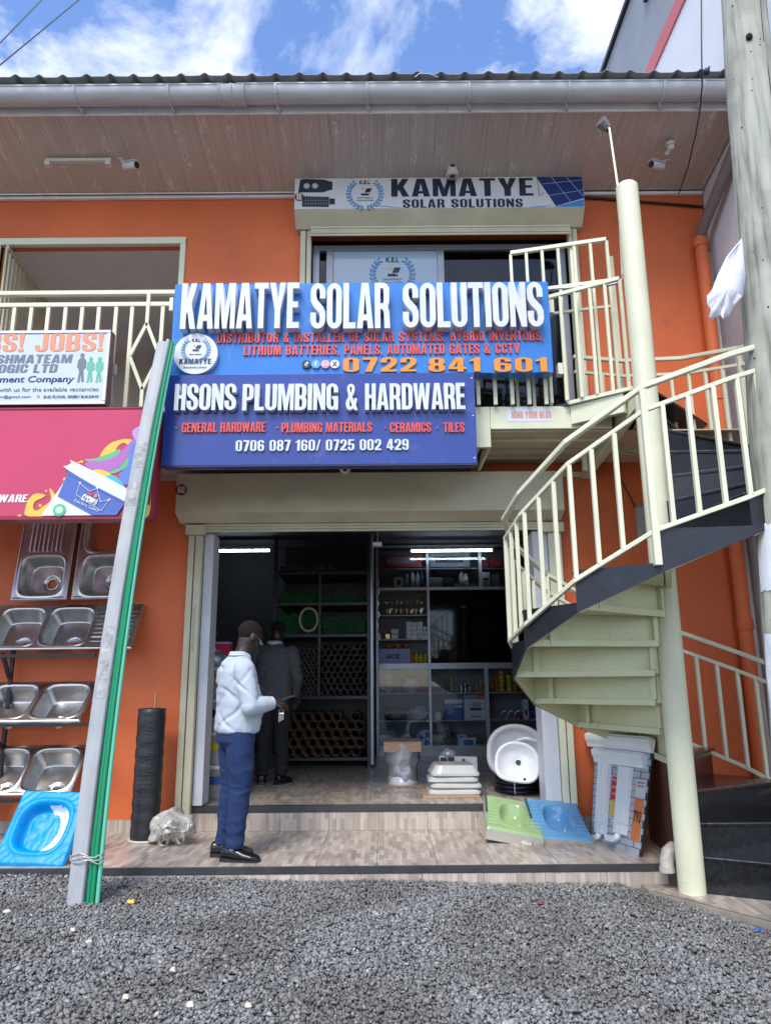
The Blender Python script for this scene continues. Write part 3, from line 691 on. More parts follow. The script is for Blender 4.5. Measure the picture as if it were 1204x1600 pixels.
# partition inside the corridor, pale blue lower half seen through the bars
MB().box(-2.95, -1.72, 8.7, 8.78, 3.5, 5.2).build('partition', mat('partition_paint', (0.17, 0.155, 0.14), .7, var=.1), bld)
gt = thing('grille_gate', 'cream barred gate leaf folded open inside the upper left opening', 'gate', (-3.85, 6.95, 3.47))
ga, gb = Vector((-3.841, 6.631, 5.600)), Vector((-3.952, 7.834, 5.600)); ga.z = gb.z = 5.60
MB().bar(ga, gb, .03, .04).build('top_rail', CREAM2, gt); MB().bar(ga - Vector((0,0,2.05)), gb - Vector((0,0,2.05)), .03, .04).build('bottom_rail', CREAM2, gt)
for k in range(15):
    q = ga.lerp(gb, k / 14); MB().box(q.x - .011, q.x + .011, q.y - .011, q.y + .011, 3.56, 5.58).build('bar', CREAM2, gt)
MB().sphere((-2.926, 8.000, 6.461), .07, .07, .05).build('ceiling_lamp', WHITEPL, bld)

# balcony slab, fascia and its soffit
MB().box(XL, 1.60, 5.74, YW, 3.28, 3.464).build('balcony_slab', GREYW, bld)
fa = MB(); fa.box(XL, 0.872, 5.70, 5.735, 3.115, 3.468); fa.box(0.874, 1.88, 5.70, 5.735, 3.272, 3.468); fa.box(0.850, 0.872, 5.737, 6.62, 3.115, 3.168)
fa.build('balcony_fascia', CREAM, bld, bevel=0.003)
for i in range(27):
    x = XL + 0.02 + i * 0.27
    if x > 0.62: break
    MB().box(x, x + 0.264, 5.74, YW - 0.03, 3.168, 3.180).build('soffit_panel', SOFFIT, bld)
MB().box(XL, 2.0, YW - 0.03, YW - 0.002, 3.12, 3.17).build('soffit_trim', CREAM2, bld)
# right bay of the balcony soffit is a sheet with cross battens
MB().box(0.876, 3.3, 5.74, YW - .03, 3.262, 3.272).build('soffit_sheet', CREAM2, bld)
for y in (5.92, 6.20, 6.42): MB().box(0.876, 1.9, y, y + 0.05, 3.235, 3.261).build('soffit_batten', CREAM2, bld)
# landing plate and beams towards the stair pole
MB().bar((1.52, 5.66, 3.478), (2.02, 5.30, 3.478), 0.03, 0.03).build('landing_edge', CREAM, bld)
MB().add([(1.4,5.735,3.466),(1.55,5.66,3.466),(1.97,5.36,3.466),(2.1,5.36,3.466),(2.9,6.2,3.466),(2.9,6.66,3.466),(1.4,6.66,3.466)] + [(1.4,5.735,3.486),(1.55,5.66,3.486),(1.97,5.36,3.486),(2.1,5.36,3.486),(2.9,6.2,3.486),(2.9,6.66,3.486),(1.4,6.66,3.486)],
         [(6,5,4,3,2,1,0),(7,8,9,10,11,12,13)] + [(k,(k+1)%7,7+(k+1)%7,7+k) for k in range(7)]).build('landing_plate', BLACKP, bld)
MB().bar((1.97, 5.30, 3.37), (1.90, 6.66, 3.17), 0.07, 0.15).build('landing_beam', CREAM, bld, bevel=0.003)
MB().bar((1.90, 5.42, 3.38), (1.55, 5.70, 3.38), 0.05, 0.16).build('landing_beam', CREAM, bld, bevel=0.003)

# roof: sloping soffit boards, fascia, gutter, corrugated sheet
def zs(y): return 6.203 + 0.170 * (6.68 - y)
def sof(x0, x1, y0, y1, t=.012):
    return MB().add([(x0,y0,zs(y0)),(x1,y0,zs(y0)),(x1,y1,zs(y1)),(x0,y1,zs(y1)),(x0,y0,zs(y0)+t),(x1,y0,zs(y0)+t),(x1,y1,zs(y1)+t),(x0,y1,zs(y1)+t)], [(0,3,2,1),(4,5,6,7),(0,1,5,4),(1,2,6,5),(2,3,7,6),(3,0,4,7)])
x = XL
while x < 3.32:
    sof(x + .0008, min(x + 0.2495, 3.33), 5.712, YW - 0.045).build('soffit_panel', SOFFIT, bld)
    x += 0.25
MB().box(XL, 3.33, YW - 0.045, YW - 0.004, 6.165, 6.198).build('soffit_trim', FASCIA, bld, bevel=0.003)
for a, b in ((XL, -2.2), (-2.197, 0.60), (0.603, 3.34)):
    MB().box(a, b, 5.69, 5.710, 6.342, 6.52).build('fascia_board', FASCIA, bld, bevel=0.002)
GC_ = (5.572, 6.455)
def gutter_prof(x, c=GC_, r=0.100):
    return [(x, c[0] + r * cos(t), c[1] + r * sin(t)) for t in [radians(178 + 184 * k / 14) for k in range(15)]]
for a, b, dz in ((XL, -1.42, 0.0), (-1.30, 3.36, 0.004)):
    P, Q = gutter_prof(a), gutter_prof(b); m_ = MB(); n = len(P)
    P2, Q2 = gutter_prof(a, r=.094), gutter_prof(b, r=.094)
    m_.add([(p[0], p[1], p[2]+dz) for p in P + Q], [(k, n+k, n+k+1, k+1) for k in range(n-1)], True)
    m_.add([(p[0], p[1], p[2]+dz) for p in P2 + Q2], [(k, k+1, n+k+1, n+k) for k in range(n-1)], True)
    m_.box(a, b, 5.572 - .106, 5.572 - .090, 6.452 + dz, 6.466 + dz)
    m_.build('gutter', GUTTER, bld)
P, Q = gutter_prof(-1.46, r=.107), gutter_prof(-1.24, r=.107); n = len(P)
jt = MB().add(P + Q, [(k, n+k, n+k+1, k+1) for k in range(n-1)], True)
for xx in (-1.46, -1.35, -1.24): jt.tube(gutter_prof(xx, r=.110), .008, 6)
jt.build('gutter_joint', GUTTER, bld)
GX = [(-3.419, 6.377)[0]-.9, (-2.754, 6.371)[0], (-1.917, 6.363)[0], (-0.955, 6.354)[0], (-0.137, 6.347)[0], (0.779, 6.338)[0], (1.670, 6.330)[0], (2.522, 6.322)[0], (2.876, 6.319)[0]]
for xx in GX:
    g = MB()
    pts = [(xx, 5.572 + .105 * cos(t), 6.455 + .105 * sin(t)) for t in [radians(175 + 120 * k / 8) for k in range(9)]]
    g.path(pts, 0.022, 0.008)
    g.tube([(xx, 5.62, 6.365), (xx + .02, 5.67, 6.325), (xx + .02, 5.69, 6.36)], .011, 6)
    g.build('gutter_bracket', GUTTER, bld)
# corrugated roof sheet
rf = MB(); xs = np.arange(XL, 3.40, 0.02); prof = []
for xx in xs:
    ph = (xx % 0.21) / 0.21
    prof.append((float(xx), 0.032 * max(0, cos((ph - .5) * 2 * pi * 1.0)) ** 2.2 + 0.004 * sin(xx * 7)))
n = len(prof)
top = [(a, 5.42, 6.500 + h) for a, h in prof] + [(a, 9.4, 7.15 + h) for a, h in prof] + [(a, 5.42, 6.493 + h) for a, h in prof] + [(a, 9.4, 7.14 + h) for a, h in prof]
rf.add(top, [(k, k+1, n+k+1, n+k) for k in range(n-1)] + [(2*n+k, 3*n+k, 3*n+k+1, 2*n+k+1) for k in range(n-1)] + [(k, 2*n+k, 2*n+k+1, k+1) for k in range(n-1)], True)
rf.build('roof_sheet', ROOFM, bld)
MB().box(XL, 3.36, 9.4, 9.5, 6.2, 7.2).build('roof_ridge', ROOFM, bld)
MB().box(XL, 3.36, 5.66, 5.69, 6.46, 6.50).build('eave_batten', FASCIA, bld)

# downpipe from the gutter to the corner
dp = MB(); dp.tube([(3.30, 5.58, 6.34), (3.30, 5.62, 6.20), (3.215, 6.52, 5.66), (3.215, 6.58, 5.58)], .055, 14)
dp.build('downpipe_elbow', mat('brown_grey_pipe', (0.17, 0.13, 0.12), .4, var=.1), bld)
dq = MB(); dq.tube([(3.215, 6.58, 5.60), (3.205, 6.58, 0.14)], .062, 16)
for z in (5.55, 1.72, 3.9): dq.tube([(3.21, 6.58, z - .05), (3.21, 6.58, z + .05)], .070, 16)
dq.build('downpipe', ORANGE, bld)

# shutter housing over the shop
def shutter_box(x0, x1, yf, zb, zt, lip, drop):
    b = MB(); P = [(YW, zt), (yf, zt), (yf, zb), (yf + lip, zb - drop), (YW, zb - drop)]
    n = len(P); b.add([(x0, y, z) for y, z in P] + [(x1, y, z) for y, z in P], [tuple(range(n)), tuple(range(2*n-1, n-1, -1))] + [(k, n+k, n+(k+1)%n, (k+1)%n) for k in range(n)])
    return b
sb = shutter_box(-1.90, 1.62, 6.40, 2.745, 3.11, 0.16, 0.065)
sbx = sb.build('shutter_housing', CREAM2, bld, bevel=0.004, fix=True)
disc((-1.855, 2.957), 0.052, 6.398, .004, mat('maroon_disc', (0.16, 0.012, 0.02), .5), sbx, 'unit_number_disc')
block_word('GC', (-1.884, -1.820, 2.927, 2.988), 6.392, .003, WHITEPL, sbx, gap=.1)
for k in range(3):
    MB().box(-1.70, 1.50, 6.585 - .004 * (k % 2), 6.60, 2.60 + k * .026, 2.624 + k * .026).build('shutter_slat', CREAM2, bld, bevel=.004)
MB().box(-1.84, -1.66, 6.55, 6.62, 2.575, 2.665).build('guide_bracket', CREAM2, bld, bevel=.003)
MB().box(1.44, 1.64, 6.55, 6.62, 2.575, 2.665).build('guide_bracket', CREAM2, bld, bevel=.003)
for x0, x1 in ((-1.82, -1.765), (-1.755, -1.69), (1.50, 1.555), (1.565, 1.62)):
    MB().box(x0, x1, 6.60, 6.675, 0.13 if x0 < 0 else 0.02, 2.574).build('shutter_guide', CREAM2 if x0 < 0 else CREAM, bld, bevel=.004)
MB().box(-1.685, -1.60, 6.665, 6.90, 0.21, 2.60).build('door_jamb', WHITEW, bld, bevel=.003)
MB().box(1.36, 1.495, 6.64, 6.90, 0.21, 2.60).build('door_jamb', WHITEW, bld, bevel=.003)
MB().box(1.36, 1.50, 6.60, 6.70, 0.003, 0.20).build('jamb_footing', TILEV, bld)

# upper shutter box with printed banner
ub = shutter_box(-0.895, 2.03, 6.45, 5.88, 6.238, 0.14, 0.13).build('shutter_housing', CREAM2, bld, bevel=.004, fix=True)
for k in range(4):
    MB().box(-0.74, 1.90, 6.545 - .004 * (k % 2), 6.56, 5.645 + k * .027, 5.670 + k * .027).build('shutter_slat', CREAM2, bld, bevel=.004)
for x0, x1 in ((-0.845, -0.79), (-0.78, -0.735), (1.885, 1.925), (1.93, 1.975)):
    MB().box(x0, x1, 6.60, 6.675, 3.47, 5.74).build('shutter_guide', CREAM2, bld, bevel=.004)
# aluminium sliding window upstairs
win = MB()
for x0, x1, y in ((-0.73, -0.66, 6.74), (-0.59, -0.52, 6.74), (0.555, 0.625, 6.74), (1.80, 1.88, 6.74)): win.box(x0, x1, y, y + .05, 3.47, 5.60)
win.box(-0.73, 1.88, 6.74, 6.79, 5.60, 5.66)
wf = win.build('window_frame', ALU, bld, bevel=.003)
MB().box(-0.52, 0.555, 6.76, 6.766, 3.47, 5.60).build('window_pane', FROST, wf)
MB().box(0.625, 1.80, 6.775, 6.781, 3.47, 5.60).build('window_pane', DGLASS, wf)
MB().box(-0.66, -0.59, 6.775, 6.781, 3.47, 5.60).build('window_pane', DGLASS, wf)
MB().box(0.64, 1.80, 7.3, 7.33, 5.30, 5.36).build('inner_rail', ALU, bld)
NAVY = mat('navy_print', (0.012, 0.016, 0.045), .4); LBLUE = mat('blue_print', (0.03, 0.20, 0.48), .4); GREYP = mat('grey_print', (.2,.2,.22), .5)
YELP = mat('yellow_print', (.75,.5,.05), .5)
def kel_logo(c, r, Y, parent, tagline=True):
    laurel(c, r, Y, LBLUE, parent)
    text('K.E.L', (c[0]-r*.33, c[0]+r*.33, c[1]+r*.66, c[1]+r*.92), Y, NAVY, parent, depth=.003, bold=.02)
    disc((c[0]-r*.12, c[1]+r*.35), r*.085, Y, .003, YELP, parent, 'sun_mark', 12)
    poly([(c[0]-r*.02, c[1]+r*.08), (c[0]+r*.30, c[1]+r*.08), (c[0]+r*.42, c[1]+r*.36), (c[0]+r*.10, c[1]+r*.36)], Y, .003, NAVY, parent, 'panel_mark')
    poly([(c[0]+r*.04, c[1]+r*.04), (c[0]+r*.10, c[1]+r*.04), (c[0]+r*.10, c[1]-r*.08), (c[0]+r*.04, c[1]-r*.08)], Y, .003, NAVY, parent, 'panel_mark')
    poly([(c[0]-r*.24, c[1]-r*.12), (c[0]+r*.26, c[1]-r*.12), (c[0]+r*.26, c[1]-r*.03), (c[0]-r*.24, c[1]+r*.02)], Y, .003, NAVY, parent, 'panel_mark')
    if tagline:
        text('Solar & Electric', (c[0]-r*.45, c[0]+r*.45, c[1]-r*.34, c[1]-r*.22), Y, GREYP, parent, depth=.003)
        text('Solutions at It\'s Best', (c[0]-r*.52, c[0]+r*.52, c[1]-r*.52, c[1]-r*.40), Y, GREYP, parent, depth=.003)
kel_logo((0.092, 5.336), 0.205, 6.758, wf)

# pencilled scribble down the left shutter guide
sb_ = MB(); pts = []
for k in range(60):
    pts.append((-1.733 + .010 * sin(k * 1.9) + .004 * sin(k * .7), 6.5975, 1.92 - k * .0068))
sb_.tube(pts, .0013, 4, caps=False); sb_.build('pencil_scribble', mat('pencil', (.12,.12,.11), .7), bld)
# frame of the upper left opening
fr = MB(); fr.box(-2.085, -2.03, 6.66, 6.72, 3.47, 5.70); fr.box(-3.99, -3.93, 6.66, 6.72, 3.47, 5.70); fr.box(-4.00, -2.03, 6.655, 6.715, 5.645, 5.72)
fr.build('opening_frame', CREAM, bld, bevel=.003)
# soffit cable clips and crack-like cable
MB().tube([(-0.9, 6.60, 6.19), (-6.4, 6.60, 6.19)], .008, 6).build('cable_conduit', FASCIA, bld)
MB().tube([(2.050, 6.660, 6.150), (2.414, 6.660, 6.117), (3.319, 6.660, 6.025)], .014, 8).build('cable_conduit', BLACKM, bld)

# ------------------------------------------------------------------ neighbouring tall building
nbd = thing('neighbour_building', 'tall grey and white rendered building with a red band beside the shops', 'building', (3.34, 9, 0))
NX = 3.345
WHITER = mat('white_render', (0.66, 0.66, 0.68), .75, var=.05, scale=1.5, bump=.1, bscale=20)
LILAC = mat('stained_lilac_render', (0.40, 0.385, 0.405), .8, var=.14, scale=2.2, bump=.35, bscale=18, wear=((0.25, 0.22, 0.22), 0.64, 3))
GREYR = mat('grey_render', (0.26, 0.28, 0.31), .75, var=.08, scale=1.6, bump=.1, bscale=20)
REDB = mat('faded_red_band', (0.52, 0.13, 0.14), .7, var=.08, scale=3)
Y0n = 4.9
def nbox(z0, z1, d=0.0): return MB().box(NX - d, 9, Y0n, 16, z0, z1)
nbox(-0.4, 5.2).build('lower_wall', LILAC, nbd)
nbox(5.2, 8.52).build('upper_wall', WHITER, nbd)
nbox(8.52, 8.74, .02).build('red_band', REDB, nbd)
nbox(8.74, 10.15).build('parapet_wall', GREYR, nbd)
nbox(10.15, 10.22, .05).build('coping', BLACKM, nbd)
MB().box(NX - .05, NX + .02, 6.9, 7.5, 9.55, 9.75).build('vent_box', BLACKM, nbd)
def mortar(z0, z1, seed):
    b = MB(); n = 60; L, R_ = [], []
    for k in range(n + 1):
        z = z0 + (z1 - z0) * k / n
        w_ = .030 + .028 * noise.noise(Vector((z * 5, seed, 0))) + .012 * noise.noise(Vector((z * 23, seed, 3)))
        L.append((NX - .005 - max(.006, w_), YW - .012, z)); R_.append((NX + .001, YW - .030, z))
    b.add(L + R_, [(k, n+1+k, n+2+k, k+1) for k in range(n)]); b.add([(x, YW + .001, z) for x, y, z in L] + L, [(k, n+1+k, n+2+k, k+1) for k in range(n)])
    return b.build('mortar_seam', LILAC, nbd)
mortar(0.1, 5.5, 1)

# ------------------------------------------------------------------ wooden power pole close to the camera
pp = thing('power_pole', 'weathered grey wooden power pole rising past the right edge', 'pole', (2.22, 4.2, -0.2))
m = bpy.data.materials.new('weathered_pole_wood'); m.use_nodes = True
nt = m.node_tree; b = nt.nodes['Principled BSDF']; geo = nt.nodes.new('ShaderNodeNewGeometry')
mp = nt.nodes.new('ShaderNodeMapping'); mp.inputs['Scale'].default_value = (26, 26, 1.3); nt.links.new(geo.outputs['Position'], mp.inputs[0])
n = nt.nodes.new('ShaderNodeTexNoise'); n.inputs['Scale'].default_value = 1; n.inputs['Detail'].default_value = 7; nt.links.new(mp.outputs[0], n.inputs[0])
r = nt.nodes.new('ShaderNodeValToRGB'); e = r.color_ramp.elements
e[0].position = .30; e[0].color = (.17, .17, .14, 1); e[1].position = .62; e[1].color = (.40, .40, .34, 1); q = e.new(.44); q.color = (.32, .325, .275, 1)
nt.links.new(n.outputs[0], r.inputs[0])
n2 = nt.nodes.new('ShaderNodeTexNoise'); n2.inputs['Scale'].default_value = 3; n2.inputs['Detail'].default_value = 8; nt.links.new(geo.outputs['Position'], n2.inputs[0])
r2 = nt.nodes.new('ShaderNodeValToRGB'); r2.color_ramp.elements[0].position = .38; r2.color_ramp.elements[0].color = (.72, .72, .70, 1); r2.color_ramp.elements[1].position = .6; r2.color_ramp.elements[1].color = (1.05, 1.06, 1.04, 1)
nt.links.new(n2.outputs[0], r2.inputs[0]); mu = nt.nodes.new('ShaderNodeMixRGB'); mu.blend_type = 'MULTIPLY'; mu.inputs[0].default_value = 1
nt.links.new(r.outputs[0], mu.inputs[1]); nt.links.new(r2.outputs[0], mu.inputs[2]); nt.links.new(mu.outputs[0], b.inputs['Base Color'])
bp = nt.nodes.new('ShaderNodeBump'); bp.inputs['Strength'].default_value = .5; bp.inputs['Distance'].default_value = .01; nt.links.new(n.outputs[0], bp.inputs['Height']); nt.links.new(bp.outputs[0], b.inputs['Normal'])
b.inputs['Roughness'].default_value = .85
POLEM = m
def pole_c(z):      # centre of the leaning pole at height z
    return Vector((2.290 + 0.0520 * (z - 0.8) + 0.004 * sin(z * 2), 4.2, z))
pm = MB(); pts, rr = [], []
for k in range(60):
    z = -0.3 + k * 0.17; pts.append(pole_c(z)); rr.append(0.172 - 0.0045 * z + 0.003 * sin(z * 5.1))
nn = 40; vs = []; fs = []
for i, (c, R) in enumerate(zip(pts, rr)):
    for k in range(nn):
        t = 2 * pi * k / nn
        q = R + 0.004 * noise.noise(Vector((cos(t) * 4, sin(t) * 4, c.z * .8)))
        # long drying crack on the camera side
        ck = (t - (1.62 * pi + 0.10 * sin(c.z * 1.3)));
        q -= 0.018 * math.exp(-(ck / 0.05) ** 2) * (1 if c.z > 0.8 else 0)
        vs.append((c.x + q * cos(t), c.y + q * sin(t), c.z))
for i in range(len(pts) - 1):
    for k in range(nn): fs.append((i*nn+k, i*nn+(k+1)%nn, (i+1)*nn+(k+1)%nn, (i+1)*nn+k))
pm.add(vs, fs, True); pm.build('shaft', POLEM, pp)
HOLE = mat('dark_hole', (.01,.009,.008), .9)
c = pole_c(5.18); MB().sphere((c.x - 0.045, c.y - 0.145, 5.46), .022, .02, .026).build('bolt_hole', HOLE, pp)
def crack(name, z0, z1, t0, t1, w):
    b = MB(); n = 26; L, Rr = [], []
    for i in range(n):
        f = i / (n - 1); z = z0 + (z1 - z0) * f; t = t0 + (t1 - t0) * f + .03 * sin(z * 9)
        c = pole_c(z); R = 0.172 - 0.0045 * z + .0025; ww = w * sin(pi * min(max(f, .04), .96)) / R
        L.append((c.x + R * cos(t - ww), c.y + R * sin(t - ww), z)); Rr.append((c.x + R * cos(t + ww), c.y + R * sin(t + ww), z))
    b.add(L + Rr, [(i, n+i, n+i+1, i+1) for i in range(n-1)]); b.build(name, HOLE, pp)
nl = random.Random(4)
for k in range(26):
    z = nl.uniform(.8, 5.8); t = nl.uniform(1.08, 1.62) * pi; c = pole_c(z); R = .172 - .0045 * z
    MB().sphere((c.x + R * cos(t), c.y + R * sin(t), z), .004 + .004 * nl.random(), .004, .006, 8, 5).build('nail_hole', HOLE, pp)
crack('drying_crack', 2.9, 4.35, 1.66*pi, 1.50*pi, .0035); crack('drying_crack', 4.55, 5.9, 1.64*pi, 1.56*pi, .004); crack('drying_crack', 0.3, 1.6, 1.50*pi, 1.45*pi, .003)
# paper remains pasted round the pole, and the torn sheet that hangs off it
PAPER = mat('torn_paper', (0.72, 0.73, 0.78), .85, var=.05, scale=6, bump=.4, bscale=14, color2=(0.60, 0.61, 0.66))
def paper_band(z0, z1, t0, t1, seed):
    b = MB(); nu, nv = 16, 14; vs = []
    for j in range(nv + 1):
        for i in range(nu + 1):
            f = i / nu; g = j / nv; z = z0 + (z1 - z0) * g; t = t0 + (t1 - t0) * f
            if i in (0, nu): t += .10 * noise.noise(Vector((z * 9, seed, 0)))
            if j in (0, nv): z += .03 * noise.noise(Vector((t * 5, seed, 2)))
            c = pole_c(z); R = .172 - .0045 * z + .005 + .004 * noise.noise(Vector((t * 6, z * 8, seed)))
            vs.append((c.x + R * cos(t), c.y + R * sin(t), z))
    b.add(vs, [(j*(nu+1)+i, j*(nu+1)+i+1, (j+1)*(nu+1)+i+1, (j+1)*(nu+1)+i) for j in range(nv) for i in range(nu)], True)
    b.build('pasted_paper', PAPER, pp)
paper_band(1.74, 2.13, 0.98*pi, 1.6*pi, 1); paper_band(0.35, 1.50, 0.98*pi, 1.35*pi, 5)
th = MB(); outline = [(2.267, 4.100, 3.970), (2.249, 4.080, 3.698), (2.200, 4.050, 3.541), (2.127, 4.030, 3.462), (2.074, 4.000, 3.386), (2.030, 3.990, 3.348), (2.020, 4.000, 3.387), (1.970, 4.000, 3.358), (1.954, 4.000, 3.379), (1.970, 4.000, 3.425), (1.951, 4.000, 3.464), (1.956, 4.000, 3.515), (2.002, 4.020, 3.569), (2.049, 4.030, 3.669), (2.138, 4.060, 3.819)]
cen = Vector((2.060, 3.950, 3.536)); n = len(outline); vs = [Vector(o) for o in outline]; mid = [v.lerp(cen, .45) + Vector((0, -.02 * (k % 3 - 1), 0)) for k, v in enumerate(vs)]
back = [v + Vector((0, .004, 0)) for v in vs + mid + [cen]]
fr_ = vs + mid + [cen]; N2 = len(fr_)
fs = [(k, (k+1) % n, n+(k+1) % n, n+k) for k in range(n)] + [(n+k, n+(k+1) % n, 2*n) for k in range(n)]
th.add(fr_ + back, fs + [tuple(N2 + i for i in f[::-1]) for f in fs] + [(k, N2+k, N2+(k+1) % n, (k+1) % n) for k in range(n)], True)
tag(th.build('torn_paper', PAPER), 'torn white paper sheet flapping off the side of the power pole', 'paper')
# cable hanging across the soffit, and the overhead wires
cb = MB().tube([(2.844, 5.250, 7.299), (2.780, 5.250, 6.681), (2.739, 5.260, 6.196), (2.841, 5.560, 6.184), (2.905, 5.800, 6.174), (3.000, 6.200, 6.162), (3.061, 6.600, 6.143)], .006, 6)
tag(cb.build('hanging_cable', BLACKM), 'thin black cable hanging over the gutter and along the soffit', 'cable')
for k, (a, bb, l) in enumerate((((-6.185, 9.000, 9.855), (-7.258, 13.000, 16.076), 'upper overhead wire crossing the top left corner of the sky'), ((-6.155, 9.000, 9.610), (-6.346, 13.000, 16.119), 'lower overhead wire crossing the top left corner of the sky'))):
    A, B = Vector(a), Vector(bb); D = (B - A)
    pts = [A + D * t + Vector((0, 0, .4 * (t - .4) * (t - 1.0) * .05)) for t in (-.8, -.3, 0, .25, .5, .75, 1, 1.8, 3)]
    tag(MB().tube(pts, .012, 6).build('overhead_wire', BLACKM), l, 'wire', 'overhead wires')

# ------------------------------------------------------------------ signs on the balcony front
SKYB = mat('sky_blue_sign_face', (0.030, 0.175, 0.52), .22, var=.08, scale=1.2, bump=.5, bscale=3.5, wear=((0.075, 0.22, 0.55), .58, 5))
DEEPB = mat('deep_blue_sign_face', (0.028, 0.055, 0.25), .20, var=.06, scale=1.2, wear=((0.055, 0.08, 0.28), .58, 5))
LETW = mat('white_acrylic_letter', (0.58, 0.60, 0.65), .35, var=.05, scale=9)
REDT = mat('red_letter', (0.60, 0.07, 0.06), .4, var=.10, scale=30)
ORT = mat('orange_digit', (0.72, 0.24, 0.012), .4)
STAIN = None
YS = 5.50
s1 = thing('solar_shop_sign', 'bright blue sign with raised white letters KAMATYE SOLAR SOLUTIONS', 'sign', (-0.2, YS, 3.7))
MB().box(-1.745, 1.372, YS, YS + .11, 3.681, 4.50).build('sign_face', SKYB, s1, bevel=.003)
block_word('KAMATYE', (-1.656, -0.693, 4.047, 4.455), YS, .09, LETW, s1, bev=.0)
block_word('SOLAR', (-0.599, 0.050, 4.040, 4.447), YS, .09, LETW, s1)
block_word('SOLUTIONS', (0.155, 1.300, 4.043, 4.444), YS, .09, LETW, s1)
block_word('DISTRIBUTOR & INSTALLER OF SOLAR SYSTEMS, HYBRID INVENTORS,', (-1.367, 1.305, 3.958, 4.041), YS, .016, REDT, s1, join=True, gap=.09)
block_word('LITHIUM BATTERIES, PANELS, AUTOMATED GATES & CCTV', (-1.148, 1.105, 3.847, 3.932), YS, .016, REDT, s1, join=True, gap=.09)
for w_, a, b_ in (('0722', 536, 650), ('841', 669, 750), ('601', 771, 854)):
    block_word(w_, PB(a, 560, b_, 582, YS), YS, .018, ORT, s1, name='digit', gap=.10)
# round logo medallion
ci = (-1.528, 3.850); med = disc(ci, .178, YS, .045, LETW, s1, 'logo_medallion', 48)
ym = YS - .046
kel_logo((ci[0], ci[1] + .035), .105, ym, med, False)
block_word('KAMATYE', (ci[0]-.128, ci[0]+.128, ci[1]-.09, ci[1]-.045), ym, .003, NAVY, med, join=True, gap=.08)
text('Enterprises Limited', (ci[0]-.09, ci[0]+.09, ci[1]-.132, ci[1]-.112), ym, GREYP, med, depth=.003)
text('Solar & Electric', (ci[0]-.05, ci[0]+.05, ci[1]-.012, ci[1]), ym, GREYP, med, depth=.003)
# four round social media badges
PINK = mat('pink_badge', (.75, .30, .42), .35); BLK = mat('black_badge', (.02,.02,.03), .35); FBB = mat('blue_badge', (.10, .35, .75), .35); WBD = mat('white_badge', (.75,.77,.8), .35)
for k, (u, m_) in enumerate(((478.5, BLK), (493, FBB), (507.5, PINK), (522, WBD))):
    c = (-0.632, 3.762); c = (c[0] + (u - 478.5) * .00529, c[1])
    d = disc(c, .036, YS, .02, m_, s1, 'round_badge', 28); y = YS - .0205
    if k == 0:
        text('d', (c[0]-.014, c[0]+.008, c[1]-.02, c[1]+.022), y, WBD, d, depth=.003, bold=.02); poly([(c[0]+.006,c[1]+.022),(c[0]+.020,c[1]+.010),(c[0]+.020,c[1]+.002),(c[0]+.006,c[1]+.010)], y, .003, WBD, d, 'mark')
    if k == 1: text('f', (c[0]-.010, c[0]+.012, c[1]-.026, c[1]+.024), y, WBD, d, depth=.003, bold=.03)
    if k == 2:
        for r0, r1, n in ((.022, .018, 4), (.011, .0075, 20)):
            P = [(c[0]+r0*1.3**(n==4)*cos(2*pi*(q+.5)/n), c[1]+r0*1.3**(n==4)*sin(2*pi*(q+.5)/n)) for q in range(n)]; Q = [(c[0]+r1*1.3**(n==4)*cos(2*pi*(q+.5)/n), c[1]+r1*1.3**(n==4)*sin(2*pi*(q+.5)/n)) for q in range(n)]
            obj('mark', place_xz(curve_mesh([P, Q], .003), y, .003, d), d, WBD)
    if k == 3: text('X', (c[0]-.020, c[0]+.020, c[1]-.021, c[1]+.021), y, BLK, d, depth=.003, bold=.02)

YS2 = 5.46
s2_ = thing('plumbing_shop_sign', 'dark blue sign with white letters HSONS PLUMBING & HARDWARE', 'sign', (-0.5, YS2, 3.3))
MB().box(-1.755, 0.722, YS2, YS2 + .13, 2.905, 3.668).build('sign_face', DEEPB, s2_, bevel=.003)
MB().box(-1.757, 0.724, YS2 - .003, YS2 + .02, 2.892, 2.904).build('sign_trim', mat('navy_trim', (.008,.012,.06), .4), s2_)
block_word('HSONS', (-1.663, -1.175, 3.345, 3.567), YS2, .055, LETW, s2_)
block_word('PLUMBING', (-1.125, -0.368, 3.339, 3.561), YS2, .055, LETW, s2_)
block_word('&', (-0.307, -0.211, 3.335, 3.557), YS2, .055, LETW, s2_)
block_word('HARDWARE', (-0.155, 0.636, 3.337, 3.558), YS2, .055, LETW, s2_)
for t_, a, b_ in (('GENERAL HARDWARE', 285, 415), ('PLUMBING MATERIALS', 440, 581), ('CERAMICS', 609, 673), ('TILES', 692, 725)):
    block_word(t_, PB(a,661,b_,676,YS2), YS2, .016, REDT, s2_, gap=.06)
    ht = PB(a,661,b_,676,YS2)
for u in (276, 433, 601, 683): disc((PX(u,669,YS2)[0], PX(u,669,YS2)[1]), .007, YS2, .012, REDT, s2_, 'dot', 10)
block_word('0706 087 160/ 0725 002 429', (-1.171, 0.186, 3.015, 3.105), YS2, .018, LETW, s2_, name='digit', gap=.07)
for z in (3.62, 3.3, 2.95):
    for x in (.70,): disc((x, z), .006, YS2, .006, WHITEPL, s2_, 'screw', 8)

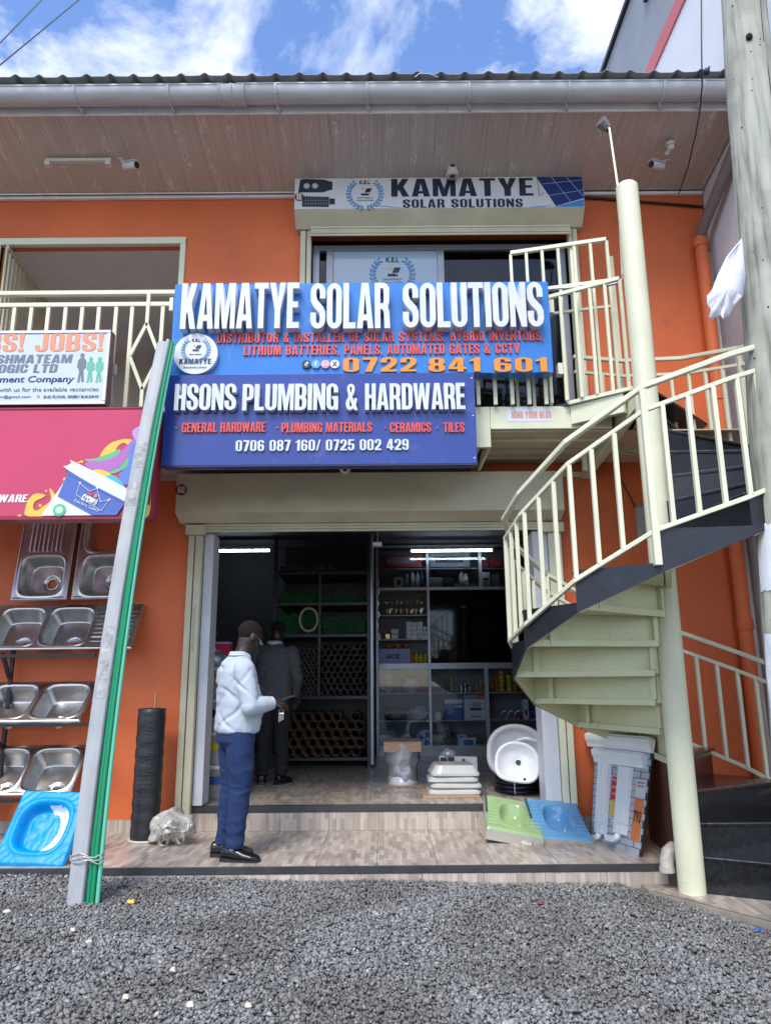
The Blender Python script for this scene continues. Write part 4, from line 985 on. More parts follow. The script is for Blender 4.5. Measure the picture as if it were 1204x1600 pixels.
# banner on the upper shutter box
yb = 6.447
BANW = mat('banner_vinyl', (0.62, 0.62, 0.62), .35, var=.03)
ban = tag(MB().box(-0.893, 2.028, yb, 6.4485, 5.882, 6.235).build('printed_banner', BANW, None), 'long white banner reading KAMATYE SOLAR SOLUTIONS on the upper shutter box', 'banner')
yb -= .0008
bc = PX
block_word('KAMATYE', (0.084, 1.519, 6.015, 6.219), yb, .003, NAVY, ban, join=True, gap=.07)
block_word('SOLAR SOLUTIONS', (0.199, 1.406, 5.886, 5.981), yb, .003, NAVY, ban, join=True, gap=.09)
cl = (-0.182, 6.053); kel_logo((cl[0], cl[1]), .165, yb, ban)
# printed street lamp and small panel
DK = mat('dark_print', (.02,.025,.04), .4); LG = mat('light_print', (.45,.48,.5), .4)
x0, x1, z0, z1 = (-0.858, -0.513, 6.072, 6.228)
poly([(x0,z0),(x0+.02,z1-.01),(x0+.06,z1),(x1-.08,z1-.01),(x1-.03,z1-.03),(x1,z1-.035),(x1,z0+.03),(x1-.04,z0+.02),(x1-.09,z0)], yb, .003, DK, ban, 'printed_lamp')
for q in (0, 1):
    disc((x0 + .085 + q * .085, z0 + .072), .032, yb - .0032, .002, LG, ban, 'printed_lamp', 8)
x0, x1, z0, z1 = (-0.816, -0.486, 5.903, 6.028)
poly([(x0,z0+.005),(x1-.06,z0),(x1-.06,z1-.01),(x0,z1)], yb, .003, DK, ban, 'printed_panel')
g_ = MB()
for q in range(1, 10): g_.box(x0+.01+q*.026, x0+.0115+q*.026, yb-.0045, yb-.0032, z0+.008, z1-.008)
for q in (1, 2): g_.box(x0+.01, x1-.065, yb-.0050, yb-.0036, z0+q*.036, z0+q*.036+.0015)
g_.build('printed_grid', LG, ban)
poly([(x1-.055,z0+.03),(x1,z0+.03),(x1,z1-.03),(x1-.055,z1-.03)], yb, .003, DK, ban, 'printed_panel')
disc((-0.846, 6.018), .044, yb - .006, .005, mat('maroon_disc', (0,0,0)), ban, 'unit_number_disc')
block_word('1E', (-0.875, -0.816, 5.981, 6.051), yb - .0115, .003, WHITEPL, ban, gap=.1)
# solar array on the right end and blue swooshes
SOL = mat('solar_print', (.012, .035, .16), .3); SWO = mat('blue_swoosh', (.02, .25, .60), .4); PWH = mat('print_white', (.7,.72,.75), .4)
X0, X1, Z0, Z1 = -0.893, 2.028, 5.882, 6.235
poly([(X1-.47,Z1-.005),(X1-.004,Z1-.005),(X1-.004,Z0+.10),(X1-.29,Z0+.012)], yb, .003, SOL, ban, 'printed_panel')
for a, b_ in ((((X1-.42),Z1-.09),(X1-.004,Z1-.045)), ((X1-.36,Z0+.13),(X1-.004,Z0+.19)), ((X1-.32,Z1-.005),(X1-.14,Z0+.06)), ((X1-.17,Z1-.005),(X1-.01,Z0+.12))):
    MB().bar((a[0], yb-.004, a[1]), (b_[0], yb-.004, b_[1]), .002, .004, up=(0,1,0)).build('printed_line', PWH, ban)
poly([(X1-.30,Z0+.004),(X1-.004,Z0+.004),(X1-.004,Z0+.085)], yb - .0001, .002, SWO, ban, 'printed_swoosh')
poly([(X0+.80,Z0+.03),(X0+1.05,Z0+.006),(X0+1.08,Z0+.006),(X0+.84,Z0+.036)], yb, .002, SWO, ban, 'printed_swoosh')
poly([(X1-.55,Z0+.004),(X1-.42,Z0+.004),(X1-.30,Z0+.03),(X1-.36,Z0+.02)], yb, .002, SWO, ban, 'printed_swoosh')
for a, b_ in (((X1-.46,Z1-.03),(X1-.45,Z0+.13)), ((X1-.45,Z0+.13),(X1-.40,Z0+.17))): MB().bar((a[0], yb-.002, a[1]), (b_[0], yb-.002, b_[1]), .006, .003, up=(0,1,0)).build('printed_line', GREYP, ban)

# MIND YOUR HEAD sticker
st = MB().box(*(1.011, 1.382, 3.338, 3.451)[:2], 5.698, 5.6995, *(1.011, 1.382, 3.338, 3.451)[2:]).build('warning_sticker', mat('sticker_white', (.68,.68,.74), .4), None)
tag(st, 'white sticker reading MIND YOUR HEAD on the cream balcony fascia', 'sticker')
block_word('MIND YOUR HEAD', (1.053, 1.377, 3.363, 3.422), 5.698, .002, mat('faded_red_print', (.66,.26,.17), .5), st, join=True, gap=.09)

# jobs sign
YJ = 5.42
js = thing('jobs_sign', 'white recruitment sign with orange JOBS! JOBS! in a silver frame', 'sign', (-3, YJ, 3.7))
x0, x1, z0, z1 = -4.5, (-2.216, 3.731)[0], (-2.541, 3.407)[1], (-2.599, 4.048)[1]
SILV = mat('silver_frame', (.62,.63,.65), .3, metal=.5)
PANEL = mat('pale_blue_panel', (.50,.56,.64), .4, var=.03)
MB().box(x0, x1, YJ + .012, YJ + .10, z0, z1).build('sign_box', mat('sign_box_side', (.08,.07,.07), .5), js)
MB().box(x0, x1 - .028, YJ + .004, YJ + .011, z0 + .028, z1 - .028).build('sign_panel', PANEL, js)
f_ = MB(); f_.box(x0, x1, YJ - .004, YJ + .011, z1 - .027, z1); f_.box(x0, x1, YJ - .004, YJ + .011, z0, z0 + .027); f_.box(x1 - .027, x1, YJ - .004, YJ + .011, z0 + .028, z1 - .028)
f_.build('sign_frame', SILV, js, bevel=.003)
yj = YJ + .0035
SAL = mat('salmon_print', (.66,.25,.13), .5); SLT = mat('slate_print', (.13,.16,.20), .5); NVP = mat('indigo_print', (.035,.045,.20), .5); GRN = mat('green_print', (.10,.42,.27), .5)
block_word('JOBS! JOBS!', ((-3.461, 3.948)[0],) + (-3.108, -2.268, 3.863, 4.026)[1:], yj, .003, SAL, js, join=True, gap=.06)
block_word('SHMATEAM', (-3.123, -2.515, 3.764, 3.836), yj, .003, SLT, js, join=True, gap=.07, shear=.12)
block_word('OGIC LTD', (-3.098, -2.626, 3.682, 3.753), yj, .003, SLT, js, join=True, gap=.07, shear=.12)
text('Recruitment Company', ((-3.353, 3.614)[0],) + (-3.072, -2.478, 3.582, 3.653)[1:], yj, NVP, js, depth=.003, bold=.012, shear=.15)
text('Register with us for the available vaccancies', ((-3.266, 3.532)[0],) + (-3.063, -2.277, 3.508, 3.554)[1:], yj, SLT, js, depth=.003)
text('team@gmail.com', (-3.117, -2.811, 3.459, 3.488), yj, SLT, js, depth=.003)
text('2ND FLOOR, GREEN BUILDING', (-2.710, -2.272, 3.457, 3.485), yj, SLT, js, depth=.003, bold=.02)
disc((-2.751, 3.479), .012, yj, .003, SAL, js, 'map_pin', 12)
for u, col, sc in ((125, SLT, 1.0), (139, GRN, .88), (153, GRN, .88)):
    c = PX(u,597,YJ); hgt = .255 * sc; q = [(c[0] + a * .1 * sc, c[1] + b_ * hgt) for a, b_ in ((-.22,0),(-.05,.0),(.0,.35),(.10,.02),(.30,.02),(.18,.40),(.22,.45),(.36,.50),(.36,.72),(.18,.82),(.05,.84),(-.10,.82),(-.30,.74),(-.34,.50),(-.20,.45),(-.14,.35))]
    poly(q, yj, .003, col, js, 'printed_figure'); disc((c[0], c[1] + hgt * .91), hgt * .07, yj, .003, col, js, 'printed_figure', 14)

# crown paint sign
YC = 5.40
cs = thing('paint_brand_sign', 'large magenta paint sign with a tilted blue paint bucket and colour splashes', 'sign', (-3, YC, 2.9))
CRIM = mat('magenta_sign_face', (.50,.040,.105), .3, var=.05, scale=1.5); CRIM2 = mat('crimson_edge', (.26,.008,.03), .4)
x1 = (-1.798, 2.918)[0]; z0 = (-2.352, 2.496)[1]; z1 = (-2.427, 3.355)[1]
MB().box(-4.6, x1, YC, YC + .12, z0, z1).build('sign_face', CRIM, cs, bevel=.002)
f_ = MB(); f_.box(-4.6, x1 + .028, YC - .006, YC + .125, z0 - .030, z0 - .001); f_.box(x1 + .001, x1 + .028, YC - .006, YC + .125, z0, z1 + .018); f_.box(-4.6, x1, YC - .006, YC + .125, z1 + .001, z1 + .018)
f_.build('sign_frame', CRIM2, cs, bevel=.002)
yc = YC - .0005; cn = [0]
def cp(P, m_, name='printed_splash', lay=0):
    cn[0] += 1
    return poly([PXY(u, v) for u, v in P], yc - lay * .0028, .0025, m_, cs, name)
XA, XB, ZA, ZB = (-2.984, -1.793, 2.496, 3.355)
def PXY(u, v): return (XA + (XB - XA) * u / 240.0, ZB - (ZB - ZA) * (v - 640) / 166.0)
def smooth(P, n=4):
    out = []; m_ = len(P)
    for i in range(m_):
        p0, p1, p2, p3 = P[i-1], P[i], P[(i+1) % m_], P[(i+2) % m_]
        for k in range(n):
            t = k / n; a = [.5 * (2*p1[j] + (p2[j]-p0[j])*t + (2*p0[j]-5*p1[j]+4*p2[j]-p3[j])*t*t + (3*p1[j]-p0[j]-3*p2[j]+p3[j])*t**3) for j in (0, 1)]
            out.append(tuple(a))
    return out
SY = mat('splash_yellow', (.72,.48,.06), .4); SP_ = mat('splash_purple', (.40,.13,.42), .4); SG = mat('splash_green', (.13,.42,.20), .4); SB = mat('splash_blue', (.11,.20,.52), .4); ST = mat('splash_teal', (.06,.42,.50), .4); SL = mat('splash_lilac', (.45,.30,.55), .4)
BB = mat('bucket_blue', (.075,.13,.42), .35); BW = mat('bucket_white', (.66,.68,.72), .35)
cp(smooth([(156,716),(166,698),(182,690),(200,688),(214,694),(224,686),(222,700),(206,702),(192,694),(182,700),(176,714)]), SY, lay=0)
cp(smooth([(132,720),(150,718),(176,708),(186,704),(190,712),(200,706),(206,724),(190,738),(170,742),(150,728)]), SG, lay=0.5)
cp(smooth([(134,728),(142,722),(160,722),(178,716),(190,706),(204,690),(218,676),(226,680),(210,694),(198,718),(184,734),(160,740),(146,736)]), SP_, lay=1)
cp(smooth([(202,700),(214,690),(232,682),(238,700),(236,730),(222,744),(200,760),(188,744),(200,730)]), SB, lay=1.5)
cp(smooth([(204,676),(222,664),(238,660),(238,678),(222,686),(212,692)]), SL, lay=2)
cp(smooth([(146,738),(160,736),(176,744),(172,754),(158,752)]), SY, lay=2)
cp(smooth([(160,752),(168,746),(182,746),(194,756),(200,768),(186,766),(170,758)]), ST, lay=2.5)
cp(smooth([(214,760),(222,742),(236,736),(239,760),(239,806),(218,806),(208,790)]), SY, lay=2.2)
cp(smooth([(228,706),(236,702),(239,716),(230,724)]), ST, lay=3); cp(smooth([(226,724),(238,718),(239,734),(228,734)]), SG, lay=3)
cp(smooth([(222,744),(238,738),(239,756),(226,764)]), ST, lay=3.2); cp(smooth([(230,770),(234,762),(239,762),(239,790),(232,784)]), CRIM2, lay=3.4)
for u, v, r in ((40,806,2.6),(70,790,2.2),(77,768,1.6),(104,750,2.6),(128,723,2.0),(124,724,1.6),(50,783,1.4)):
    c = PXY(u, v); disc(c, r * .0053, yc, .0025, SY, cs, 'printed_drop', 12)
cp(smooth([(52,806),(48,796),(52,780),(62,772),(76,774),(74,778),(62,784),(60,794),(66,798),(74,792),(86,782),(82,764),(92,774),(96,786),(90,806)]), SY, lay=1)
cp([(74,806),(98,766),(112,740),(210,770),(186,806)], BW, 'printed_bucket', 4)
cp([(97,777),(110,738),(204,784),(190,806),(152,806)], BB, 'printed_bucket', 5)
cp(smooth([(108,736),(108,730),(114,726),(118,724),(206,768),(206,786),(190,782)], 3), BW, 'printed_bucket', 6)
cp([(110,740),(204,787),(204,790),(110,743)], BB, 'printed_bucket', 6.5)
c = PXY(102,798); disc(c, .048, yc - .018, .0025, GRN, cs, 'printed_seal', 24); disc(c, .030, yc - .021, .002, mat('seal_light', (.45,.62,.42), .4), cs, 'printed_seal', 24)
cr_ = [(128,758),(123,781),(163,799),(177,786),(160,786),(154,770),(144,770)]
yk = yc - .020
for a, b_ in (((130,758),(126,775)),((126,775),(166,800)),((166,800),(177,784)),((177,784),(164,786)),((164,786),(157,766)),((157,766),(146,770)),((146,770),(130,758))):
    A, B = PXY(*a), PXY(*b_); MB().bar((A[0], yk, A[1]), (B[0], yk, B[1]), .003, .006, up=(0,1,0)).build('printed_crown', PWH, cs)
for u, v in ((130,757),(157,765),(177,783)): disc(PXY(u, v), .009, yk, .003, PWH, cs, 'printed_crown', 10)
def boxat(u0, v0, u1, v1): a, b_ = PXY(u0, v1), PXY(u1, v0); return (a[0], b_[0], a[1], b_[1])
text('crown', boxat(134,778,160,789), yk, PWH, cs, depth=.003, bold=.06, rot=radians(-25))
disc(PXY(148,774), .018, yk + .0005, .003, mat('red_mark', (.5,.05,.04), .4), cs, 'printed_mark', 8); disc(PXY(156,777), .014, yk + .0002, .003, ORT, cs, 'printed_mark', 8)
text('If you like it...Crown it', boxat(122,789,164,795), yk, PWH, cs, depth=.003, rot=radians(-25))
block_word('HARDWARE', ((-3.173, 2.633)[0],) + (-2.953, -2.746, 2.605, 2.666)[1:], yc, .004, PWH, cs, join=True, shear=.2, gap=.06)

# ------------------------------------------------------------------ balcony railing (left part and behind the signs)
def rail_thing(name, label, cat, loc): return thing(name, label, cat, loc)
br_ = rail_thing('balcony_railing', 'cream steel balcony railing with a diamond motif left of the blue signs', 'railing', (-2.5, 5.66, 3.47))
YR = 5.66
def hbar(b, x0, x1, z, w=.045, y=YR): b.box(x0, x1, y - w/2, y + w/2, z - .02, z + .02)
z_top, z_2, z_b = (-2.745, 4.512)[1], (-2.736, 4.403)[1], 3.52
B_ = MB(); hbar(B_, -6.4, 1.36, z_top); B_.build('handrail', CREAM, br_, bevel=.004)
B_ = MB(); hbar(B_, -6.4, 1.36, z_2, .032); B_.build('rail', CREAM, br_, bevel=.003)
me = None
xs = [(-3.149, 4.269)[0] - .155 * k for k in range(1, 14)] + [PX(u,500,YR)[0] for u in (22, 48.5, 75, 102, 128, 154, 181, 206, 254)]
x = (-1.883, 4.258)[0] + .14
while x < 1.35: xs.append(x); x += .14
bm_ = MB().box(-.015, .015, -.012, .012, 0, z_2 - .022 - 3.47).mesh('bal')
for x in xs: obj('baluster', bm_, br_, CREAM).location = (x + 2.5, 0, 0)
dc = (-2.007, 4.319)[0]; zz = [z_2 - .02, (-2.011, 4.218)[1], (-1.992, 3.919)[1], (-1.983, 3.620)[1], 3.47]
for a, b_ in (((dc, z_top - .02), (dc, zz[1])), ((dc, zz[1]), (dc - .125, zz[2])), ((dc, zz[1]), (dc + .125, zz[2])), ((dc - .125, zz[2]), (dc, zz[3])), ((dc + .125, zz[2]), (dc, zz[3])), ((dc, zz[3]), (dc, zz[4]))):
    MB().bar((a[0], YR - .016, a[1]), (b_[0], YR - .016, b_[1]), .028, .020, up=(0, 1, 0)).build('diamond_bar', CREAM, br_)
MB().box((-1.808, 4.377)[0], (-1.776, 4.377)[0], YR - .08, YR + .02, (-1.799, 4.305)[1], (-1.806, 4.425)[1]).build('sign_bracket', CREAM, br_)
for u, v0, v1 in ((860,468,488),(868,567,584)):
    MB().box(PX(u-3,480,5.6)[0], PX(u+5,480,5.6)[0], 5.60, YR + .02, PX(u,v1,5.6)[1], PX(u,v0,5.6)[1]).build('sign_bracket', CREAM, br_)
# conduit with a junction box beside the jobs sign
jb = MB(); jb.tube([(-2.264, 5.600, 4.113), (-2.237, 5.600, 3.474)], .008, 8)
x0, x1, z0, z1 = (-2.258, -2.216, 3.730, 3.821); jb.box(x0, x1, 5.57, 5.61, z0, z1)
tag(jb.build('junction_box', mat('dirty_white_plastic', (.45,.44,.42), .5)), 'small white junction box and conduit right of the jobs sign', 'junction box')
x0, x1, z0, z1 = (-1.821, -1.774, 3.082, 3.456)
tag(MB().box(x0, x1, 5.60, 5.64, z0, z1).build('steel_angle', WHITEW), 'short white steel angle with bolts between the magenta sign and the blue signs', 'bracket')

# the short raised grille beside the stair and the railing in front of it
g1 = rail_thing('landing_grille', 'tall cream grille section behind the right end of the bright blue sign', 'railing', (1.5, 5.8, 3.47))
A, B = Vector(((1.133, 4.941)[0], 5.82, 0)), Vector((1.93, 5.62, 0))
def railrun(par, A, B, zt, zb, rails, nb, name='baluster', w=.024):
    for z, n_, ww in rails:
        MB().bar((A.x, A.y, z), (B.x, B.y, z), ww, ww).build(n_, CREAM, par, bevel=.003)
    for k in range(nb):
        f = (k + .0) / (nb - 1) if nb > 1 else 0
        p = A.lerp(B, f); MB().box(p.x - w/2, p.x + w/2, p.y - w/2, p.y + w/2, zb, zt - .015).build(name, CREAM, par)
zt = (1.135, 4.967)[1]
railrun(g1, A, B, zt, 3.49, ((zt, 'handrail', .036), ((1.457, 4.570)[1], 'rail', .034), ((1.443, 4.332)[1], 'rail', .024)), 7)
MB().box(A.x + .50 , A.x + .55, 5.70, 5.75, 3.49, zt - .02).build('post', CREAM, g1)
MB().tube([(1.406, 5.660, 4.519), (1.877, 5.500, 4.458), (1.986, 5.500, 4.486), (2.002, 5.500, 4.552)], .010, 8).build('grey_conduit', ALU, g1)
g2 = rail_thing('landing_railing', 'cream railing on the landing edge between the blue sign and the stair pole', 'railing', (1.7, 5.6, 3.47))
A, B = Vector((1.39, 5.69, 0)), Vector((1.93, 5.38, 0)); zt = 4.45
railrun(g2, A, B, zt, 3.49, ((zt, 'handrail', .034),), 6)
tag(MB().box((2.196, 4.665)[0], (2.252, 4.664)[0], 6.40, 6.44, 3.49, (2.227, 5.299)[1]).build('steel_post', CREAM2), 'dull cream steel post at the back of the landing behind the stair pole', 'post')

# ------------------------------------------------------------------ spiral stair
sp = thing('spiral_staircase', 'cream and black steel spiral staircase winding round a tall round pole', 'staircase', (1.99, 5.2, -0.11))
C0 = Vector((1.99, 5.2)); RO = 1.10; RI = 0.088; RISE = 0.2; Z1 = -0.09; DTH = 27.5
WORN = mat('worn_edge_grey', (.10,.10,.10), .5, var=.6, scale=30)
def th(n): return -26.0 + DTH * (n - 1)
def pt(r, t, z): return Vector((C0.x + r * cos(radians(t)), C0.y + r * sin(radians(t)), z))
MB().tube([(1.99, 5.2, -0.118), (1.99, 5.2, 5.16)], .087, 32, caps=False).lathe([(.087, 5.16), (.087, 5.17), (.07, 5.19), (.04, 5.2), (0.001, 5.203)], (1.99, 5.2, 0), 32).build('centre_pole', CREAM, sp)
def slab(b, P, z0, z1):
    n = len(P); b.add([(p[0], p[1], z0) for p in P] + [(p[0], p[1], z1) for p in P], [tuple(range(n-1,-1,-1)), tuple(range(n, 2*n))] + [(k, (k+1) % n, n+(k+1) % n, n+k) for k in range(n)]); return b
def radial_plate(b, t, r0, r1, z0, z1, off, th_):
    """vertical plate along the radius at angle t; off = shift along increasing angle, th_ thickness"""
    d = Vector((cos(radians(t)), sin(radians(t)))); q = Vector((-d.y, d.x))
    P = [C0 + d*r0 + q*off, C0 + d*r1 + q*off, C0 + d*r1 + q*(off+th_), C0 + d*r0 + q*(off+th_)]
    return slab(b, P, z0, z1)
for n in range(1, 18):
    z = Z1 + RISE * n; a, b_ = th(n), th(n + 1)
    solid = n <= 4
    TM = GRANITE if n <= 2 else BROWNT if n <= 4 else BLACKP
    RM = GRANITE if n <= 3 else BROWNT if n == 4 else BLACKP
    ta, tb = a - 1.2, b_ + 0.6
    P = [pt(RI, ta, 0)[:2], pt(RO, ta, 0)[:2], pt(RO, tb, 0)[:2], pt(RI, tb, 0)[:2]]
    slab(MB(), P, z - .022, z).build('tread', TM, sp, bevel=.003)
    radial_plate(MB(), a, RI, RO - .004, (z - RISE) if not solid else -0.122, z - .023, 0, .010).build('riser', RM, sp)
    q_ = Vector((-sin(radians(ta)), cos(radians(ta)))); e0, e1 = pt(RI + .005, ta, 0), pt(RO - .005, ta, 0)
    MB().bar((e0.x, e0.y, z - .002), (e1.x, e1.y, z - .002), .007, .006).build('worn_edge', WORN, sp)
    if solid:
        A, B = pt(RO - .012, a, 0), pt(RO - .012, b_, 0)
        MB().add([(A.x,A.y,-.2),(B.x,B.y,-.2),(B.x,B.y,z-.024),(A.x,A.y,z-.024),(A.x*.99+C0.x*.01,A.y*.99+C0.y*.01,-.2),(B.x*.99+C0.x*.01,B.y*.99+C0.y*.01,-.2),(B.x*.99+C0.x*.01,B.y*.99+C0.y*.01,z-.024),(A.x*.99+C0.x*.01,A.y*.99+C0.y*.01,z-.024)],
                 [(0,1,2,3),(7,6,5,4),(0,4,5,1),(1,5,6,2),(2,6,7,3),(3,7,4,0)]).build('step_side', GRANITE, sp)
        if n == 4: radial_plate(MB(), b_ - .3, RI, RO - .02, -0.1, z - .03, 0, .010).build('step_back', mat('dark_plaster', (.10,.035,.02), .7), sp)
        continue
    pa = C0 + Vector((cos(radians(a)), sin(radians(a)))) * (RI + .01) ; pb = C0 + Vector((cos(radians(a)), sin(radians(a)))) * (RO - .01)
    # underside, riser back with its stiffeners
    P = [pt(RI, a + 1.2, 0)[:2], pt(RO - .02, a + 1.2, 0)[:2], pt(RO - .02, b_ + .3, 0)[:2], pt(RI, b_ + .3, 0)[:2]]
    slab(MB(), P, z - .028, z - .0225).build('tread_underside', GREENISH, sp)
    rb = MB(); radial_plate(rb, a, RI, RO - .02, z - RISE - .022, z - .029, .0105, .006)
    rbo = rb.build('riser_back', GREENISH, sp)
    radial_plate(MB(), a, RI + .03, RO - .03, z - RISE - .040, z - RISE + .004, .017, .034).build('flange', GREENISH, rbo, bevel=.002)
    radial_plate(MB(), a, RI + .02, RI + .055, z - RISE + .006, z - .030, .017, .030).build('stiffener', GREENISH, rbo)
    radial_plate(MB(), a, RO - .20, RO - .16, z - RISE - .03, z - .030, .052, .006).build('stiffener', GREENISH, rbo)
    # outer stringer plate: level top edge, stepped end, raking bottom edge
    A, B = pt(RO, a, 0), pt(RO, b_ + 0.0, 0); d = Vector((A.y - B.y, B.x - A.x, 0)).normalized() * .006
    A2 = A
    q = [(A, z + .004), (B, z + .004), (B, z - .055), (A, z - RISE - .055)]
    v1 = [(p.x, p.y, zz) for p, zz in q]; v2 = [(p.x + d.x, p.y + d.y, zz) for p, zz in q]
    MB().add(v1 + v2, [(0,1,2,3),(7,6,5,4),(0,4,5,1),(1,5,6,2),(2,6,7,3),(3,7,4,0)]).build('stringer_plate', BLACKP, sp, fix=True)
    v1 = [(p.x + d.x*1.05, p.y + d.y*1.05, zz - .001) for p, zz in q[:1]] 
    iA, iB = pt(RO - .016, a + .8, 0), pt(RO - .016, b_, 0)
    MB().add([(iA.x,iA.y,z-.03),(iB.x,iB.y,z-.03),(iB.x,iB.y,z-.054),(iA.x,iA.y,z-RISE-.054),
              (iA.x*.997+C0.x*.003,iA.y*.997+C0.y*.003,z-.03),(iB.x*.997+C0.x*.003,iB.y*.997+C0.y*.003,z-.03),(iB.x*.997+C0.x*.003,iB.y*.997+C0.y*.003,z-.054),(iA.x*.997+C0.x*.003,iA.y*.997+C0.y*.003,z-RISE-.054)],
             [(0,1,2,3),(7,6,5,4),(0,4,5,1),(1,5,6,2),(2,6,7,3),(3,7,4,0)]).build('stringer_lining', GREENISH, sp, fix=True)
# handrail, second rail, foot rail
RT = [(-8, 1.10), (31, 1.36), (62, 1.62), (88, 1.80), (108, 1.96), (136, 2.22), (158, 2.36), (180, 2.44), (202, 2.53), (225, 2.775), (248, 2.995), (280, 3.20), (305, 3.39), (332, 3.60), (360, 3.79), (386, 3.97), (412, 4.06), (440, 4.14), (462, 4.18)]
def railz(t):
    for (a, za), (b_, zb) in zip(RT, RT[1:]):
        if t <= b_: return za + (zb - za) * (t - a) / (b_ - a)
    return RT[-1][1]
RR = RO + .012
angs = [x[0] for x in RT]
fine = [a for a in range(-8, 463, 9)] + [462]
def footz(t): return max(railz(t) - .895, 0)
kinks = [-8, 18, 44, 71, 98, 125, 152, 175, 197, 222, 248, 275, 303, 330, 358, 386, 412, 438, 462]
MB().path([pt(RR, a, railz(a)) for a in kinks], .040, .034).build('handrail', CREAM, sp, bevel=.004)
MB().path([pt(RR, a, railz(a) - .150) for a in kinks], .026, .028).build('rail', CREAM, sp, bevel=.003)
MB().path([pt(RR, a, railz(a) - .895) for a in kinks[1:]], .026, .028).build('rail', CREAM, sp, bevel=.003)
def seg_pt(t, dz):
    for a, b_ in zip(kinks, kinks[1:]):
        if a <= t <= b_:
            f = (t - a) / (b_ - a); A, B = pt(RR, a, railz(a) + dz), pt(RR, b_, railz(b_) + dz)
            return A.lerp(B, f)
    return pt(RR, t, railz(t) + dz)
posts = {-6, 125, 248, 386, 460}
for t in posts:
    p = seg_pt(t, 0); MB().box(p.x - .021, p.x + .021, p.y - .021, p.y + .021, railz(t) - 1.10 if t > 0 else -.11, p.z - .015).build('post', CREAM, sp, bevel=.003)
t = 4.0
while t < 456:
    if min(abs(t - q) for q in posts) > 3.4:
        lo, hi = seg_pt(t, -.885), seg_pt(t, -.160)
        MB().box(lo.x - .013, lo.x + .013, lo.y - .013, lo.y + .013, lo.z, hi.z).build('baluster', CREAM, sp)
    t += 7.8

# ------------------------------------------------------------------ inside the shop
LAMPM = mat('lit_tube', (.9,.95,1), .4, emit=((.75,.88,1.0), 10.0))
def tube_light(x0, x1, y, z, label):
    t = thing('tube_light', label, 'light', ((x0 + x1) / 2, y, z))
    MB().tube([(x0, y, z), (x1, y, z)], .014, 12).build('tube', LAMPM, t)
    MB().box(x0 - .03, x1 + .03, y - .02, y + .03, z + .018, z + .06).build('batten', WHITEPL, t)
    MB().box(x0 - .03, x0 - .001, y - .015, y + .015, z - .02, z + .017).box(x1 + .001, x1 + .03, y - .015, y + .015, z - .02, z + .017).build('end_holder', WHITEPL, t)
a = (-2.510, 3.056); b_ = (-1.653, 3.049); tube_light(a[0], b_[0], 10.2, a[1], 'lit fluorescent tube at the dark left side of the shop')
a = (0.374, 3.059); b_ = (1.529, 3.050); tube_light(a[0], b_[0], 10.35, a[1], 'added lit tube standing in for a tube reflection in the cabinet glass')  # added lamp in place of a tube mirrored in the cabinet glass

# pipe rack
YK = 9.4
rk = thing('pipe_rack', 'tall dark steel rack holding stacked pipes inside the shop', 'rack', (-0.85, YK, 0.2))
XR0, XR1 = (-1.459, 1.758)[0], (-0.201, 1.749)[0]; ZT = min((-0.863, 3.127)[1], 3.16)
SZ = [PX(500,v,YK)[1] for v in (1184, 1088, 991, 941.5, 893)]
for x in (XR0, XR1 - .045):
    for y in (YK, YK + .95): MB().box(x, x + .045, y, y + .045, .2, ZT).build('upright', RACKM, rk)
xm = (-0.870, 1.754)[0]; MB().box(xm, xm + .03, YK - .003, YK + .04, SZ[1], SZ[4]).build('divider', RACKM, rk)
MB().box(XR1, XR1 + .03, YK - .02, YK + .9, .24, ZT).build('side_strip', ALU, rk)
for z in SZ: MB().box(XR0 + .046, XR1 - .046, YK + .002, YK + .97, z - .035, z).build('shelf', RACKM, rk)
MB().box(XR0 + .046, XR1 - .046, YK + .96, YK + .98, .25, ZT).build('back_panel', RACKM, rk)
sc = MB()
for z in SZ:
    for u in (440, 485, 520, 556): sc.sphere((PX(u,1000,YK)[0], YK - .002, z - .017), .007, .004, .007, 8, 5)
sc.build('screw_heads', ALU, rk)
def pipe_mesh(r, t, L, n=14):
    vs = []; fs = []
    for rr, y in ((r, 0), (r, L), (r - t, L), (r - t, 0)):
        for k in range(n): vs.append((rr * cos(2*pi*k/n), y, rr * sin(2*pi*k/n)))
    for i in range(4):
        for k in range(n): fs.append((i*n+k, i*n+(k+1)%n, ((i+1)%4)*n+(k+1)%n, ((i+1)%4)*n+k))
    me = MB().add(vs, fs, True).mesh('pipe'); return me
BRP = mat('brown_pvc', (.16,.085,.05), .4, var=.12, scale=9); GYP = mat('dark_grey_pvc', (.16,.13,.115), .45, var=.2, scale=9); GRP = mat('green_ppr', (.03,.17,.06), .35, var=.2, scale=9)
def stack(x0, x1, z0, ztop, r, m_, name, label, group, t=.004, jitter=.25, L=.85, slope=0.0, cap=999, dy=0.0):
    me = pipe_mesh(r, t, L); me.materials.append(m_); k = 0; row = 0; z = z0 + r
    while z + r < ztop + 1e-6:
        x = x0 + r + (r if row % 2 else 0)
        while x + r <= x1:
            lim = ztop + slope * (x - x0) / (x1 - x0)
            if z + r <= lim and not (z + 3 * r > lim and rnd.random() < .25) and k < cap:
                o = obj(name, me); o.location = (x + rnd.uniform(-.1, .1) * r * jitter, YK + .02 + dy + rnd.uniform(0, .05), z + rnd.uniform(0, .1) * r * jitter)
                tag(o, label, 'pipe', group); k += 1
            x += 2.06 * r
        z += 1.80 * r; row += 1
    return k
xl, xr = XR0 + .05, XR1 - .05
stack(xl, xr, SZ[0], SZ[0] + .56, .058, BRP, 'brown_pipe', 'wide brown drain pipe stacked open end outward on the bottom shelf of the rack', 'brown drain pipes on the rack', .004, 1, slope=.08)
